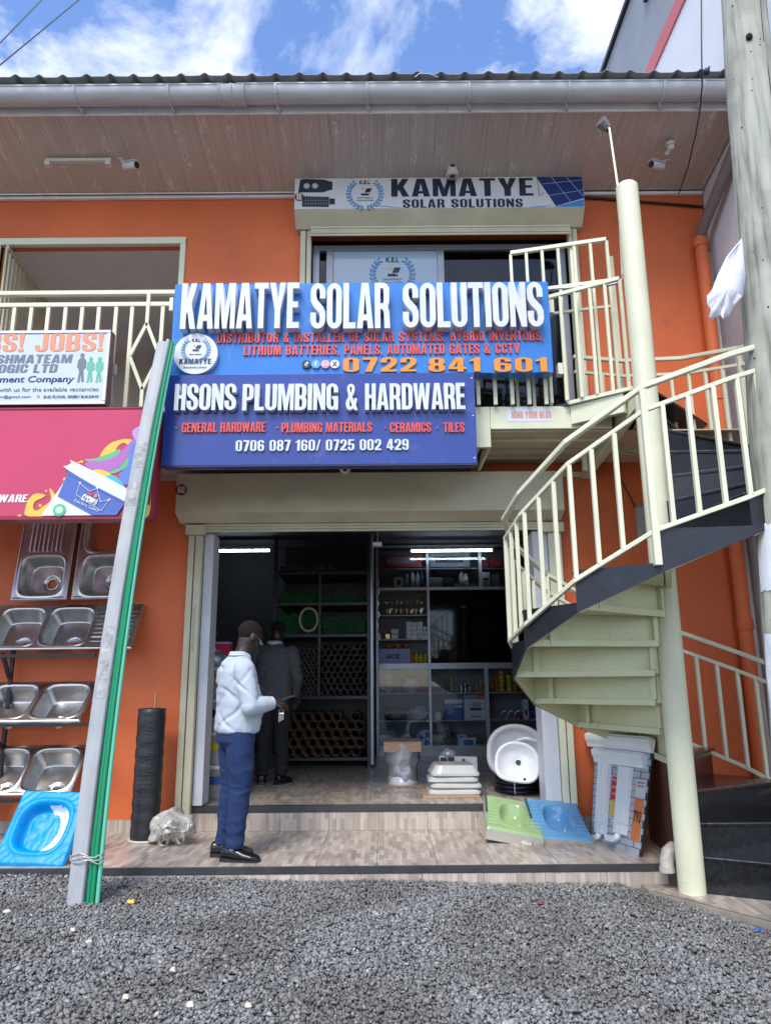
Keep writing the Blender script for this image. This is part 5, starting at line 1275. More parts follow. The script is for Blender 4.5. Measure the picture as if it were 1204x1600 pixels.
stack(xl, xm - .01, SZ[1], SZ[1] + .60, .027, GYP, 'grey_pipe', 'narrow dark grey pipe in the left bay of the middle rack shelf', 'narrow grey pipes on the rack', .003, 1)
stack(xm + .04, xr, SZ[1], SZ[1] + .68, .040, GYP, 'grey_pipe', 'medium dark grey pipe in the right bay of the middle rack shelf', 'medium grey pipes on the rack', .003, 1)
g = stack(xl, xm - .01, SZ[2], SZ[3] - .10, .0200, GRP, 'green_pipe', 'thin green pipe stacked with many more on an upper shelf of the rack', 'green pipes on the rack', .004, .5, cap=110)
g += stack(xm + .04, xr, SZ[2], SZ[3] - .18, .0200, GRP, 'green_pipe', 'thin green pipe stacked with many more on an upper shelf of the rack', 'green pipes on the rack', .004, .5, cap=90)
g += stack(xl, xm - .01, SZ[3], SZ[3] + .16, .021, GRP, 'green_pipe', 'thin green pipe stacked with many more on an upper shelf of the rack', 'green pipes on the rack', .004, 1, cap=50)
g += stack(xm + .04, xr, SZ[3], SZ[3] + .13, .021, GRP, 'green_pipe', 'thin green pipe stacked with many more on an upper shelf of the rack', 'green pipes on the rack', .004, 1, cap=50)
stack(xl, xr - .35, SZ[4], SZ[4] + .11, .024, GYP, 'grey_pipe', 'loose grey pipe lying on the topmost shelf of the rack', 'loose grey pipes on the top shelf', .003, 1)
# coil ring hanging on the rack
rc = (-0.989, 2.008); m_ = MB()
for k in range(6):
    rr = .108 + .006 * (k % 3); m_.tube([(rc[0] + (rr) * cos(2*pi*q/28), YK - .05 - .010 * (k // 3) + .002 * sin(q), rc[1] + rr * 1.28 * sin(2*pi*q/28)) for q in range(29)], .009, 8, caps=False)
tag(m_.build('hose_coil', mat('cream_hose', (.42,.36,.20), .4)), 'cream coiled hose hanging in front of the green pipes on the rack', 'hose')

# glass display cabinet
YG = 10.7
cb_ = thing('display_cabinet', 'wide grey framed glass display cabinet along the back of the shop', 'cabinet', (0.9, YG, 0.2))
CX0, CX1 = (-0.154, 1.814)[0], 2.35
ZG = dict(top=(0.934, 3.193)[1], s1=(0.355, 2.869)[1], h1=(0.350, 2.555)[1], s2=(0.344, 2.180)[1], s3=(0.339, 1.829)[1], h2=(0.333, 1.438)[1], s4=(0.327, 1.062)[1], s5=(0.322, 0.683)[1], h3=(0.316, 0.319)[1])
V1, V2u, V2l = (0.617, 1.808)[0], (1.399, 2.832)[0], (1.428, 0.903)[0]
fm = lambda *a: MB().box(*a).build('frame_bar', ALU, cb_, bevel=.003)
for x in (CX0, CX1 - .04): fm(x, x + .04, YG, YG + .05, .2, ZG['top'])
fm(V1 - .02, V1 + .02, YG - .002, YG + .05, ZG['h3'], ZG['top']); fm(V2u - .025, V2u + .025, YG - .002, YG + .05, ZG['h1'], ZG['top'])
fm(V2l - .028, V2l + .028, YG - .002, YG + .05, ZG['h3'], ZG['h2'] - .03)
for z, h in ((ZG['top'], .035), (ZG['h1'], .045), (ZG['h2'], .085), (ZG['h3'], .04)): fm(CX0 + .041, CX1 - .041, YG + .002, YG + .05, z - h / 2, z + h / 2)
MB().box(CX0, CX1, YG + .01, YG + .04, .2, ZG['h3'] - .02).build('plinth', ALU, cb_)
MB().box(CX0, CX1, YG + .41, YG + .43, .2, ZG['top']).build('back_panel', mat('cabinet_back', (.17,.175,.19), .6), cb_)
MB().box(CX0, CX0 + .015, YG + .05, YG + .41, .2, ZG['top']).box(CX1 - .015, CX1, YG + .05, YG + .41, .2, ZG['top']).build('side_panel', mat('cabinet_back', (0,0,0)), cb_)
SHF = mat('shelf_glass_edge', (.30,.32,.34), .3)
for x0, x1, z in ((CX0+.04, V1-.02, ZG['s1']), (V1+.02, V2u-.025, ZG['s1']), (V2u+.025, CX1-.04, ZG['s1']), (CX0+.04, V1-.02, ZG['s2']), (CX0+.04, V1-.02, ZG['s3']), (V1+.02, CX1-.04, (0.907, 2.222)[1]), (V1+.02, CX1-.04, (0.899, 1.916)[1]), (V1+.02, CX1-.04, (0.893, 1.687)[1]),
                  (CX0+.04, V1-.02, ZG['s4']), (V1+.02, V2l-.03, ZG['s4']), (V2l+.03, CX1-.04, ZG['s4']), (CX0+.04, V1-.02, ZG['s5']), (V1+.02, V2l-.03, ZG['s5']), (V2l+.03, CX1-.04, ZG['s5'])):
    MB().box(x0, x1, YG + .055, YG + .40, z - .016, z).build('shelf', SHF, cb_)
for x in (CX0, V1, V2u, CX1): pass
for k, (x0, x1) in enumerate(((CX0, CX1),)): MB().box(x0, x1, YG + .05, YG + .40, ZG['h1'] - .02, ZG['h1']).build('shelf', SHF, cb_); MB().box(x0, x1, YG + .05, YG + .40, ZG['h2'] + .02, ZG['h2'] + .04).build('shelf', SHF, cb_); MB().box(x0, x1, YG + .05, YG + .40, ZG['h3'], ZG['h3'] + .02).build('shelf', SHF, cb_)
for x0, x1, z0, z1, gm in ((CX0+.04, V1-.02, ZG['h1']+.02, ZG['top']-.02, GLASS), (V1+.02, V2u-.025, ZG['h1']+.02, ZG['top']-.02, GLASS), (V2u+.025, CX1-.04, ZG['h1']+.02, ZG['top']-.02, GLASS),
                       (V1+.02, CX1-.04, ZG['h2']+.04, ZG['h1']-.02, DGLASS), (CX0+.04, V1-.02, ZG['h3']+.02, ZG['h2']-.04, GLASS), (V1+.02, V2l-.03, ZG['h3']+.02, ZG['h2']-.04, GLASS), (V2l+.03, CX1-.04, ZG['h3']+.02, ZG['h2']-.04, GLASS)):
    MB().box(x0, x1, YG + .018, YG + .023, z0, z1).build('glass_pane', gm, cb_)
PM = lambda n, c, **k: mat('pack_' + n, c, k.pop('rough', .45), **k)
PW, PR, PB_, PBR, PGY, PY_, PO, PDK = PM('white', (.55,.57,.6)), PM('red', (.42,.02,.02)), PM('blue', (.03,.10,.36)), PM('brass', (.45,.32,.10), metal=.8, rough=.3), PM('grey', (.28,.29,.32)), PM('yellow', (.62,.46,.03)), PM('orange', (.62,.15,.02)), PM('dark', (.03,.03,.035))
CHR = mat('chrome', (.6,.6,.62), .12, metal=1.0)
def pbox(u0, v0, u1, v1, m_, label, cat='box', group=None, dy=.10, d=.18, decor=None, name='carton'):
    Y = YG + dy; x0, x1, z0, z1 = (LX(u0, Y), LX(u1, Y), LZ(v1, Y), LZ(v0, Y))
    o = MB().box(x0, x1, Y, Y + d, z0, z1).build(name, m_, None, bevel=.003)
    tag(o, label, cat, group)
    for (a, b, c, e, dm) in (decor or []):
        MB().box(x0 + (x1-x0)*a, x0 + (x1-x0)*c, Y - .003, Y - .0005, z0 + (z1-z0)*b, z0 + (z1-z0)*e).build('printed_area', dm, o)
    return o, (x0, x1, z0, z1, Y)
KX = ((0.896, 1.806)[0] - (-0.033, 1.813)[0]) / 100; KX0 = (-0.033, 1.813)[0]
def LX(u, Y): return (KX0 + (u - 600) * KX) * Y / 10.7
KZ0 = (0.803, 1.807)[1]; KZ = ((0.781, 0.908)[1] - KZ0) / 100; KZu = (KZ0 - (0.836, 3.126)[1]) / 140
def LZ(v, Y): return 1.27 + ((KZ0 + (v - 1000) * (KZ if v > 1000 else KZu)) - 1.27) * Y / 10.7
pbox(592,866,661,886.5, PR, 'red flat carton printed with fittings on the top left cabinet shelf', decor=[(.18,.30,.82,.75,PGY)])
pbox(673,864,738,886.5, PGY, 'grey carton printed with fittings on the top middle cabinet shelf', decor=[(.15,.3,.85,.75,PDK)])
pbox(756,877,768,886.5, PR, 'small red box on the top right cabinet shelf'); pbox(769,872,790,886.5, PR, 'wider red box at the right end of the top right cabinet shelf')
pbox(616,902,631,919, PW, 'white box with a dark round print left of the spray cans', decor=[(.3,.3,.7,.7,PDK)])
pbox(672,903,693,919, PGY, 'pale grey box on the second shelf of the middle column'); pbox(694,904,712,919, PDK, 'dark box beside the pale grey box on the second shelf')
pbox(756,895,769,919, PW, 'white upright box with a dark print on the upper right shelf', decor=[(.2,.45,.8,.6,PDK)]); pbox(772,898,784,919, PGY, 'tilted grey pack beside the white upright box')
def pcyl(u, v0, v1, wpx, m_, label, name='bottle', cat='bottle', group=None, dy=.12, cap=None, n=14):
    Y = YG + dy; x = LX(u, Y); z0, z1 = LZ(v1, Y), LZ(v0, Y); r = wpx / 2 * KX
    h = z1 - z0; pr = [(0.001, 0), (r, 0.0), (r, h*.72), (r*.55, h*.84), (r*.5, h), (0.001, h)] if cap else [(0.001, 0), (r, 0), (r, h), (0.001, h)]
    o = MB().lathe(pr, (x, Y + r, z0), n).build(name, m_); tag(o, label, cat, group)
    if cap: MB().lathe([(r*.62, h*.86), (r*.62, h*1.0), (0.001, h*1.001)], (x, Y + r, z0), n).build('cap', cap, o)
    return o
for k, (u, v0) in enumerate(((646, 892), (637, 898), (654, 893), (661, 890))): pcyl(u, v0, 919, 6.5, (PW, PGY, PW, PB_)[k], 'pale spray can on the second shelf of the left cabinet column', group='spray cans in the cabinet', cap=PW, name='spray_can', cat='can')
for u, v0 in ((724, 893), (731, 897)): pcyl(u, v0, 919, 8, PW, 'white bottle on the second shelf of the middle cabinet column', group='white bottles in the cabinet', cap=PW)
# brass and chrome fittings on the open left column
def fitting(x, y, z, s, m_, rr):
    b = MB(); b.tube([(x, y, z), (x, y, z + s)], s * .28, 8); b.tube([(x - s*.4, y, z + s*.55), (x + s*.45, y, z + s*.55)], s * .2, 8)
    if rr.random() < .5: b.bar((x, y - s*.3, z + s), (x + s*.6, y - s*.3, z + s*1.15), s*.14, s*.1)
    return b
rr = random.Random(5)
for k in range(16):
    u = 603 + (k % 8) * 8 + rr.uniform(-2, 2); v = 944 if k < 8 else 959; Y = YG + .12 + (.08 if k < 8 else 0)
    tag(fitting(LX(u, Y), Y, LZ(959 if k >= 8 else 958, Y) + (0.0 if k >= 8 else .12), .05 + rr.random() * .03, PBR if rr.random() < .6 else CHR, rr).build('brass_fitting', PBR if rr.random() < .65 else CHR), 'brass or chrome pipe fitting on the open left cabinet shelf', 'fitting', 'pipe fittings on the cabinet shelf')
for i in range(4):
    for j in range(4):
        if (i, j) in ((3, 0),): continue
        u0 = 634.5 + i * 8.7; v0 = 972 + j * 6.4 + (1 if i % 2 else 0)
        pbox(u0, v0, u0 + 8.2, v0 + 6.0, PW, 'small white carton in the stacked block on the third cabinet shelf', group='small white cartons in a block', dy=.07, d=.12)
pbox(611,983,622,990, PW, 'upper of two small white boxes left of the carton block'); pbox(611,991,622,997.5, PW, 'lower of two small white boxes left of the carton block')
pbox(602,990,609,997.5, PBR, 'small brass coloured box at the left of the third cabinet shelf')
o, bx = pbox(590,1013,641,1036.5, PM('organizer', (.03,.06,.30), rough=.3), 'blue plastic organiser box on the cabinet shelf', dy=.06, d=.22)
text('SICE', (bx[0]+.11, bx[0]+.33, bx[3]-.14, bx[3]-.08), bx[4] - .0005, PDK, o, depth=.002, shear=.3, bold=.03)
for k, u in enumerate((643.5, 650, 657, 664)): pcyl(u, 1020, 1036, 6.2, (PO, PY_, PO, PY_)[k] if k < 2 else PY_, 'small yellow jar right of the blue organiser box', name='jar', cat='jar', group='yellow jars in the cabinet', cap=PO)
for k, u in enumerate((608, 622, 634)): pcyl(u, 1006, 1012.5, 9, PO, 'small orange tin above the blue organiser box', name='tin', cat='tin', group='orange tins above the organiser')
# lower left: bagged fittings
def bag(u, v, w_, h_, m_, label, seed, dy=.12, name='plastic_bag', group=None, cat='bag'):
    Y = YG + dy; x, z = LX(u, Y), LZ(v, Y); rx, rz = w_ / 2 * KX, h_ * KX
    b = MB(); b.sphere((x, Y + rx * .6, z + rz * .5), rx, rx * .6, rz * .5, 14, 9)
    b.v = [tuple(Vector(p) + Vector((0, 0, 1)) * .0 + Vector((noise.noise(Vector(p) * 22 + Vector((seed,0,0))), noise.noise(Vector(p) * 22 + Vector((0,seed,0))), 0)) * rx * .35) for p in b.v]
    b.v = [(p[0], p[1], max(p[2], z)) for p in b.v]
    return tag(b.build(name, m_), label, cat, group)
BAGM = mat('cloudy_polythene', (.42,.44,.47), .2, var=.35, scale=22, bump=.8, bscale=30)
BAGD = mat('dark_polythene', (.20,.15,.13), .2, var=.6, scale=26, bump=.9, bscale=30)
bag(605,1082,28,30, BAGM, 'clear bag of white fittings on the left of the lower left shelf', 1); bag(641,1082,30,24, BAGM, 'bag of white pipe elbows on the right of the lower left shelf', 2, dy=.1)
o = bag(662,1082,14,12, PR, 'red and white packet beside the bagged elbows', 3, dy=.07)
bag(620,1125,48,20, BAGD, 'clear bag of coiled brown hoses on the second lowest left shelf', 4); bag(652,1125,30,22, BAGM, 'clear wrapped hose bundle beside the brown hoses', 5, dy=.15)
bag(607,1165,30,24, BAGM, 'bag of pale blue fittings on the lowest left shelf', 6); bag(632,1165,26,20, BAGM, 'second bag of pale fittings on the lowest left shelf', 7, dy=.16)
c = (LX(661, YG + .06), LZ(1152, YG + .06)); dd = disc(c, .115, YG + .085, .03, PW, None, 'cable_reel', 32); tag(dd, 'white cable reel with dark blue sectors standing on the lowest left shelf', 'reel')
for a0 in (20, 140, 260):
    P = [c] + [(c[0] + .095 * cos(radians(a0 + q * 8)), c[1] + .095 * sin(radians(a0 + q * 8))) for q in range(9)]
    poly(P, YG + .0545, .003, PB_, dd, 'printed_sector')
# lower middle: taps and cartons
for k, u in enumerate((690, 718, 724, 731, 742, 748, 703)):
    Y = YG + .14; x, z = LX(u, Y), LZ(1082.5, Y); h = (.10, .10, .12, .10, .12, .17, .22)[k]
    b = MB(); b.tube([(x, Y, z), (x, Y, z + h)], .012, 8); b.tube([(x, Y, z + h * .8), (x + .05, Y - .03, z + h * .9), (x + .07, Y - .05, z + h * .7)], .009, 8); b.lathe([(.025, 0), (.025, .01), (.012, .02)], (x, Y, z), 12)
    tag(b.build('mixer_tap', CHR if k in (1, 2, 3) else PBR), 'small display tap standing on the lower middle cabinet shelf', 'tap', 'taps in the glass cabinet')
o, bx = pbox(692,1093,720,1124.5, PB_, 'blue carton with a white lid band on the lower middle shelf', dy=.07, d=.2, decor=[(0,.80,1,1,PW), (.15,.30,.50,.72,PGY), (.55,.60,.95,.72,PW)])
o, bx = pbox(721.5,1093,757,1124.5, PW, 'white carton printed Shower box on the lower middle shelf', dy=.07, d=.2, decor=[(.35,.62,.70,.84,PGY), (.25,.45,.75,.58,PDK)])
text('Shower box', (bx[0]+.09, bx[1]-.09, bx[2]+.035, bx[2]+.065), bx[4] - .0005, PDK, o, depth=.002, bold=.03)
pbox(721,1086.5,743,1092.7, PGY, 'flat grey box lying on top of the white shower carton', dy=.08, d=.2); pbox(744,1087,757,1092.7, PO, 'flat orange box lying on top of the white shower carton', dy=.08, d=.2)
pbox(677,1113,686,1124.5, PW, 'small white pot shaped box left of the blue carton')
bag(692,1166,24,36, BAGD, 'clear bag full of dark brown fittings on the lowest middle shelf', 9)
pbox(711,1147,738,1166.5, PW, 'white carton printed with blue fittings and a red corner', dy=.08, d=.16, decor=[(.30,.12,.85,.60,PB_), (.45,.78,1,1,PR), (.05,.78,.30,.90,PB_)])
pbox(740,1160,746,1166.5, PB_, 'tiny blue box at the right of the lowest middle shelf'); pbox(747,1160,755,1166.5, PBR, 'tiny brown box at the right of the lowest middle shelf')
# tape rolls and pots at lower right
for k, (u, v0, m_, w_) in enumerate(((766, 1058, PO, 6), (773.5, 1058, PO, 6), (781.5, 1050, PY_, 8), (792, 1056, PY_, 8), (801, 1069, PO, 8))):
    nr = 5
    for q in range(nr):
        vv0 = v0 + (1082.5 - v0) * q / nr; vv1 = v0 + (1082.5 - v0) * (q + 1) / nr - .4
        pcyl(u, vv0, vv1, w_, m_, '%s tape roll stacked on the right hand cabinet shelf' % ('yellow' if m_ is PY_ else 'orange'), name='tape_roll', cat='tape', group='%s tape rolls stacked in the cabinet' % ('yellow' if m_ is PY_ else 'orange'))
for k, (u, m_) in enumerate(((776, CHR), (786, CHR), (797, CHR), (808, PR), (821, PB_))):
    Y = YG + .14; x, z = LX(u, Y), LZ(1124.5, Y)
    b = MB(); b.tube([(x, Y, z + .01), (x + .02, Y - .02, z + .10), (x + .08, Y - .04, z + .13)], .012, 8); b.lathe([(0.001, 0), (.03, 0), (.03, .03), (.015, .05)], (x, Y, z), 12)
    tag(b.build('shower_fitting', m_), ('left', 'middle', 'right', 'red handled', 'blue')[k] + ' shower fitting on the shelf below the tape rolls', 'fitting')
pbox(812,1094,820,1124.5, PW, 'narrow white box right of the red shower fitting', decor=[(.3,.2,.7,.5,PDK)])
# dim goods behind the dark doors
for k, (u0, u1, v0, v1) in enumerate(((683,690,962,975),(697,706,964,975),(712,720,961,975),(726,731,966,975),(757,777,962,975),(779,792,964,975),(700,716,1018,1036),(727,760,1010,1035))):
    pbox(u0, v0 + 12, u1, v1 + 12.5 if v1 < 1000 else v1, (PGY, PDK)[k % 2] if k < 6 else PDK, ('first', 'second', 'third', 'fourth', 'wide grey', 'sixth', 'low dark', 'large dark')[k] + ' dim package behind the dark middle cabinet doors', dy=.12)
# hanging chrome bits on the rack's side and the hanging sign
for k in range(7):
    y = 10.2; x = PX(590,940,y)[0] + .02 * sin(k * 3); z = PX(588,905 + 17 * k,y)[1]
    tag(MB().tube([(x, y, z), (x + .02, y, z - .05), (x - .01, y, z - .09)], .011, 6).build('hanging_fitting', CHR), 'chrome fitting hanging in a row at the left edge of the glass cabinet', 'fitting', 'fittings hanging beside the cabinet')
hp = MB(); x, z = (-0.078, 2.546); hp.box(x - .045, x + .04, 6.97, 7.03, z - .015, z + .02)
for k in range(6): hp.tube([(x, 7.0, z + .02 + k * .022 + .012 + .009 * cos(q * pi / 4)) if False else (x + .005 * sin(q * pi / 4) * (k % 2), 7.0 + .005 * sin(q * pi / 4) * (1 - k % 2), z + .033 + k * .022 + .012 * cos(q * pi / 4)) for q in range(9)], .002, 5, caps=False)
tag(hp.build('chain_pull', WHITEW), 'short white bar hanging from a chain at the shop lintel', 'chain')

# buckets, sacks and the red brochure box at the left inside the door
BWH = mat('bucket_plastic', (.62,.62,.62), .35); BLID = mat('bucket_lid', (.70,.70,.69), .35)
def bucket(x, y, z, r, h, label, lab):
    t = thing('paint_bucket', label, 'bucket', (x, y, z), 'paint buckets stacked inside the door')
    MB().lathe([(0.001, 0), (r * .86, 0), (r * .98, h * .9), (r, h * .9)], (x, y, z), 28).build('body', BWH, t)
    MB().lathe([(r * 1.03, h * .88), (r * 1.05, h * .90), (r * 1.05, h * .98), (r * .95, h), (0.001, h)], (x, y, z), 28).build('lid', BLID, t)
    b = MB(); n = 16; vs = []
    for j, (f, q) in enumerate(((.42, .935), (.66, .965))):
        for k in range(n + 1):
            a_ = radians(200 + 140 * k / n); vs.append((x + (r * q + .002) * cos(a_), y + (r * q + .002) * sin(a_), z + h * f))
    b.add(vs, [(k, k + 1, n + 2 + k, n + 1 + k) for k in range(n)], True).build('label_band', lab, t)
for k, (zz, lb, l) in enumerate(((.2, PB_, 'white paint bucket with a blue and dark label at the bottom of the stack'), (.50, PY_, 'white paint bucket with a yellow label, second from the bottom'), (.80, PDK, 'white paint bucket with a dark label, third from the bottom'), (1.10, PY_, 'white paint bucket with a yellow band at the top of the stack'))):
    x, y, _ = (-1.626, 7.194, 0.200); bucket(x + .03 + .004 * k, 7.25, zz, .145, .292, l, lb)
sk = MB(); x = (-1.846, 0.427)[0]
for k in range(5):
    sk.sphere((x + .02, 7.62, .29 + k * .17), .13, .16, .095, 14, 8)
sk.v = [tuple(Vector(p) * 1.0 + Vector((noise.noise(Vector(p) * 9), noise.noise(Vector(p) * 9 + Vector((5,0,0))), noise.noise(Vector(p) * 9 + Vector((9,0,0)))))*.03) for p in sk.v]
tag(sk.build('sack_pile', mat('white_sack', (.50,.49,.48), .8, var=.1, bump=.4)), 'pile of white sacks between the door jamb and the buckets', 'sacks')
tb = thing('counter_table', 'dark narrow counter against the left wall inside the door', 'table', (-1.75, 7.7, 0.2))
MB().box(-2.2, (-1.752, 1.151)[0], 7.55, 8.5, 1.12, 1.16).build('table_top', BLACKM, tb)
for x in (-2.15, -1.60): MB().box(x, x + .04, 8.2, 8.24, .2, 1.12).build('leg', BLACKM, tb)
MAG = PM('magenta', (.55,.02,.10)); x0, x1, z0, z1 = (-1.896, -1.660, 1.460, 1.660)
bb = MB().box(x0, x1, 7.8, 7.95, 1.16, z1).build('brochure_box', PM('lilac', (.45,.42,.55)), None)
tag(bb, 'white and magenta box with a round white letter standing on the counter', 'box')
MB().box(x0 - .002, x1 + .002, 7.796, 7.955, z0, z1 - .02).build('magenta_band', MAG, bb)
c = ((x0 + .06), (z0 + z1) / 2); obj('round_letter', place_xz(curve_mesh([[(c[0]+.045*cos(q*pi/12), c[1]+.045*sin(q*pi/12)) for q in range(24)], [(c[0]+.030*cos(q*pi/12), c[1]+.030*sin(q*pi/12)) for q in range(24)]], .003), 7.795, .003, bb), bb, WHITEPL)
text('G', (c[0]-.018, c[0]+.018, c[1]-.02, c[1]+.02), 7.795, WHITEPL, bb, depth=.003, bold=.04)
bg_ = MB().tube([(-1.923, 7.750, 1.658), (-1.924, 7.750, 1.415), (-1.927, 7.750, 1.207)], [.03, .045, .03], 10)
tag(bg_.build('hanging_bag', mat('patterned_cloth', (.25,.20,.18), .8, var=.6, scale=40)), 'patterned cloth bag hanging left of the magenta box', 'bag')
tag(MB().sphere((-1.839, 7.900, 1.719), .05, .05, .04).build('dark_cap', BLACKM), 'dark rounded object on top of the magenta box', 'cap')
bw = thing('water_jug', 'grey translucent container under the counter beside the buckets', 'container', ((-1.668, 0.982)[0], 7.25, 1.395))
MB().lathe([(0.001, 1.395), (.10, 1.395), (.115, 1.41), (.115, 1.50), (.06, 1.54), (.04, 1.55), (0.001, 1.55)], ((-1.681, 0.982)[0], 7.25, 0), 20).build('body', ALU, bw)

# ------------------------------------------------------------------ goods on the shop step
# wrapped toilet with carton
tx, ty = (0.157, 7.980, 0.200)[:2]
to = thing('wrapped_toilet', 'toilet bowl wrapped in clear film with a brown carton on top', 'toilet', (tx, ty, .2))
bt = MB(); bt.lathe([(.001, .0), (.17, 0), (.15, .05), (.11, .16), (.12, .25), (.165, .36), (.175, .42), (.16, .43), (.12, .35), (.05, .28), (.001, .27)], (tx, ty, .2), 28, sy=1.25)
bt.build('bowl', CERAMIC, to)
cw = MB(); prof = []
for j in range(13):
    f = j / 12; prof.append((.15 + .055 * f ** 1.5 + .004 * sin(j * 2.1), .01 + .41 * f))
cw.lathe(prof, (tx, ty, .2), 36, sy=1.15)
cw.v = [tuple(Vector(p) + Vector((noise.noise(Vector(p) * 14), noise.noise(Vector(p) * 14 + Vector((7,0,0))), 0)) * .03) for p in cw.v]
cw.build('film_wrap', WRAP, to)
MB().tube([(tx + .01, ty - .20, .42), (tx + .01, ty - .235, .42)], .048, 20, caps=False).build('outlet_ring', WHITEPL, to)
CARD = mat('corrugated_card', (.42,.28,.17), .8, var=.15, scale=12, stretch=(1,1,6))
x0, x1, z0, z1 = (-0.038, 0.348, 0.536, 0.640)
MB().box(x0, x1, ty - .22, ty + .25, z0, z0 + .10).build('carton_lid', CARD, to, bevel=.004)
MB().box(tx - .17, tx + .16, ty - .25, ty + .2, .203, .210).build('carton_base', CARD, to)
# stack of ceramic trays
sx, sy = (0.622, 7.047, 0.200)[:2]; sy += .26
def tray_mesh(w_, d, h, top=False):
    b = MB(); L = [(1.0, 0), (1.0, .018), (.97, .022), (.82, h * .9), (.78, h)]
    vs = []
    n = 32
    for s_, z in L:
        for k in range(n):
            a_ = 2 * pi * k / n; c_, q_ = cos(a_), sin(a_); e_ = .28
            vs.append((w_ / 2 * s_ * math.copysign(abs(c_) ** e_, c_), d / 2 * s_ * math.copysign(abs(q_) ** e_, q_), z))
    fs = [(j*n+k, j*n+(k+1)%n, (j+1)*n+(k+1)%n, (j+1)*n+k) for j in range(len(L)-1) for k in range(n)] + [tuple(range((len(L)-1)*n, len(L)*n))]
    return b.add(vs, fs)
TRAYM = mat('offwhite_shower_tray', (.60,.60,.56), .18, var=.04, scale=5)
tb_ = MB().box(sx - .30, sx + .22, sy - .26, sy + .2, .202, .225).build('card_sheet', CARD); tag(tb_, 'sheet of brown card under the stack of trays', 'card')
for k, (dz, l) in enumerate(((.226, 'bottom'), (.280, 'second'), (.333, 'third from the bottom'), (.385, 'top'))):
    me = tray_mesh(.50 - .012 * k, .42, .065 if k < 3 else .090); b_o = me.build('washbasin_tray', TRAYM)
    b_o.location = (sx + (.0, .010, -.008, .004)[k], sy, dz); b_o.rotation_euler = (0, (.0, .012, -.010, .016)[k], (.0, .03, -.02, .04)[k]); tag(b_o, ('lowest off-white tray in the stack on the shop step', 'second lowest off-white tray in the stack on the shop step', 'third off-white tray from the bottom of the stack', 'topmost off-white tray of the stack with a raised back')[k], 'tray', 'stacked off-white trays')
x0, x1, z0, z1 = (0.525, 0.908, 0.355, 0.497)
pb_ = MB().add([(x0, 7.70, .30), (x1, 7.70, .29), (x1, 7.76, z1 - .012), (x0, 7.76, z1)] + [(x0, 7.712, .30), (x1, 7.712, .29), (x1, 7.772, z1 - .012), (x0, 7.772, z1)], [(0,1,2,3),(7,6,5,4),(0,4,5,1),(1,5,6,2),(2,6,7,3),(3,7,4,0)]).build('price_card', PW)
tag(pb_, 'white printed card with small dark pictures leaning behind the tray stack', 'card')
text('MAKLUX', (x0 + .19, x0 + .30, .395, .415), 7.726, PDK, pb_, depth=.002, bold=.03)
for a_, b__ in ((.01, .075), (.085, .15)): MB().box(x0 + a_, x0 + b__, 7.722, 7.740, .38, .485).build('printed_picture', PDK, pb_)
disc((x0 + .245, .455), .018, 7.742, .003, PR, pb_, 'printed_mark', 16)
bag_ = MB().sphere((x0 + .10, 7.80, z1 + .0), .09, .06, .07, 14, 9); bag_.v = [tuple(Vector(p) + noise.noise_vector(Vector(p) * 16) * .03) for p in bag_.v]
tag(bag_.build('clear_bag', WRAP), 'crumpled clear plastic bag on the printed card behind the trays', 'bag')
# black hose coil with basins on it
hx, hy = (1.258, 0.276)[0], 7.42
HOSE = mat('black_hose', (.012,.014,.018), .3, var=.2)
for k in range(4):
    z = .2 + .022 + k * .041
    b = MB()
    for r in (.21, .17): b.tube([(hx + r * cos(2*pi*q/40), hy + r * sin(2*pi*q/40), z + .004 * sin(q * .8 + k)) for q in range(41)], .021, 10, caps=False)
    if k == 0: hc = thing('hose_coil', 'thick coil of black hose under the three white basins', 'hose', (hx, hy, .2))
    b.build('coil_layer', HOSE, hc)
MB().tube([(hx - .07, hy - .225, .21), (hx - .075, hy - .237, .30), (hx - .07, hy - .225, .40)], .006, 6).build('tie', WHITEPL, hc)
def basin(cx, cy, cz, w_, h_, tilt, yaw, label, roll=0.0, oval=.5, group='white basins leaning on the hose coil'):
    """washbasin seen into the bowl: rounded outline with a lowered bowl and a drain"""
    b = MB(); rings = [(1.0, .02), (1.0, 0), (.93, -.012), (.86, -.005), (.80, .015), (.66, .055), (.40, .078), (.10, .085), (.07, .09)]
    n = 40; vs = []
    for s_, d in rings:
        for k in range(n):
            a_ = 2 * pi * k / n; c_, q_ = cos(a_), sin(a_)
            ex = .62 if q_ < 0 else .95
            off = -.06 * (1 - s_) if s_ < .9 else 0
            X = w_/2 * s_ * math.copysign(abs(c_) ** ex, c_); Z = h_/2 * s_ * math.copysign(abs(q_) ** ex, q_)
            if s_ < .85: Z += .03 * h_ * (1 - s_)
            vs.append((X, d, Z))
    fs = [(j*n+k, (j+1)*n+k, (j+1)*n+(k+1)%n, j*n+(k+1)%n) for j in range(len(rings)-1) for k in range(n)]
    b.add(vs, fs, True)
    bk = [(v[0] * .72, .105, v[2] * .72) for v in vs[:n]]
    b.add([(v[0], .02, v[2]) for v in vs[:n]] + bk, [(k, (k+1) % n, n+(k+1) % n, n+k) for k in range(n)] + [tuple(range(n, 2*n))], True)
    t = thing('washbasin', label, 'basin', (cx, cy, cz), group)
    M = Matrix.Rotation(yaw, 4, 'Z') @ Matrix.Rotation(tilt, 4, 'X') @ Matrix.Rotation(roll, 4, 'Y')
    me = b.mesh(); me.transform(M); obj('bowl', me, t, CERAMIC)
    d1 = MB().tube([(0.01, .084, .01), (0.01, .070, .01)], .024, 20).mesh(); d1.transform(M); obj('drain', d1, t, CHR)
    d2 = MB().sphere((w_ * .18, -.008, -h_ * .40), .012, .006, .012, 12, 6).mesh(); d2.transform(M); obj('tap_hole', d2, t, HOLE)
    return t
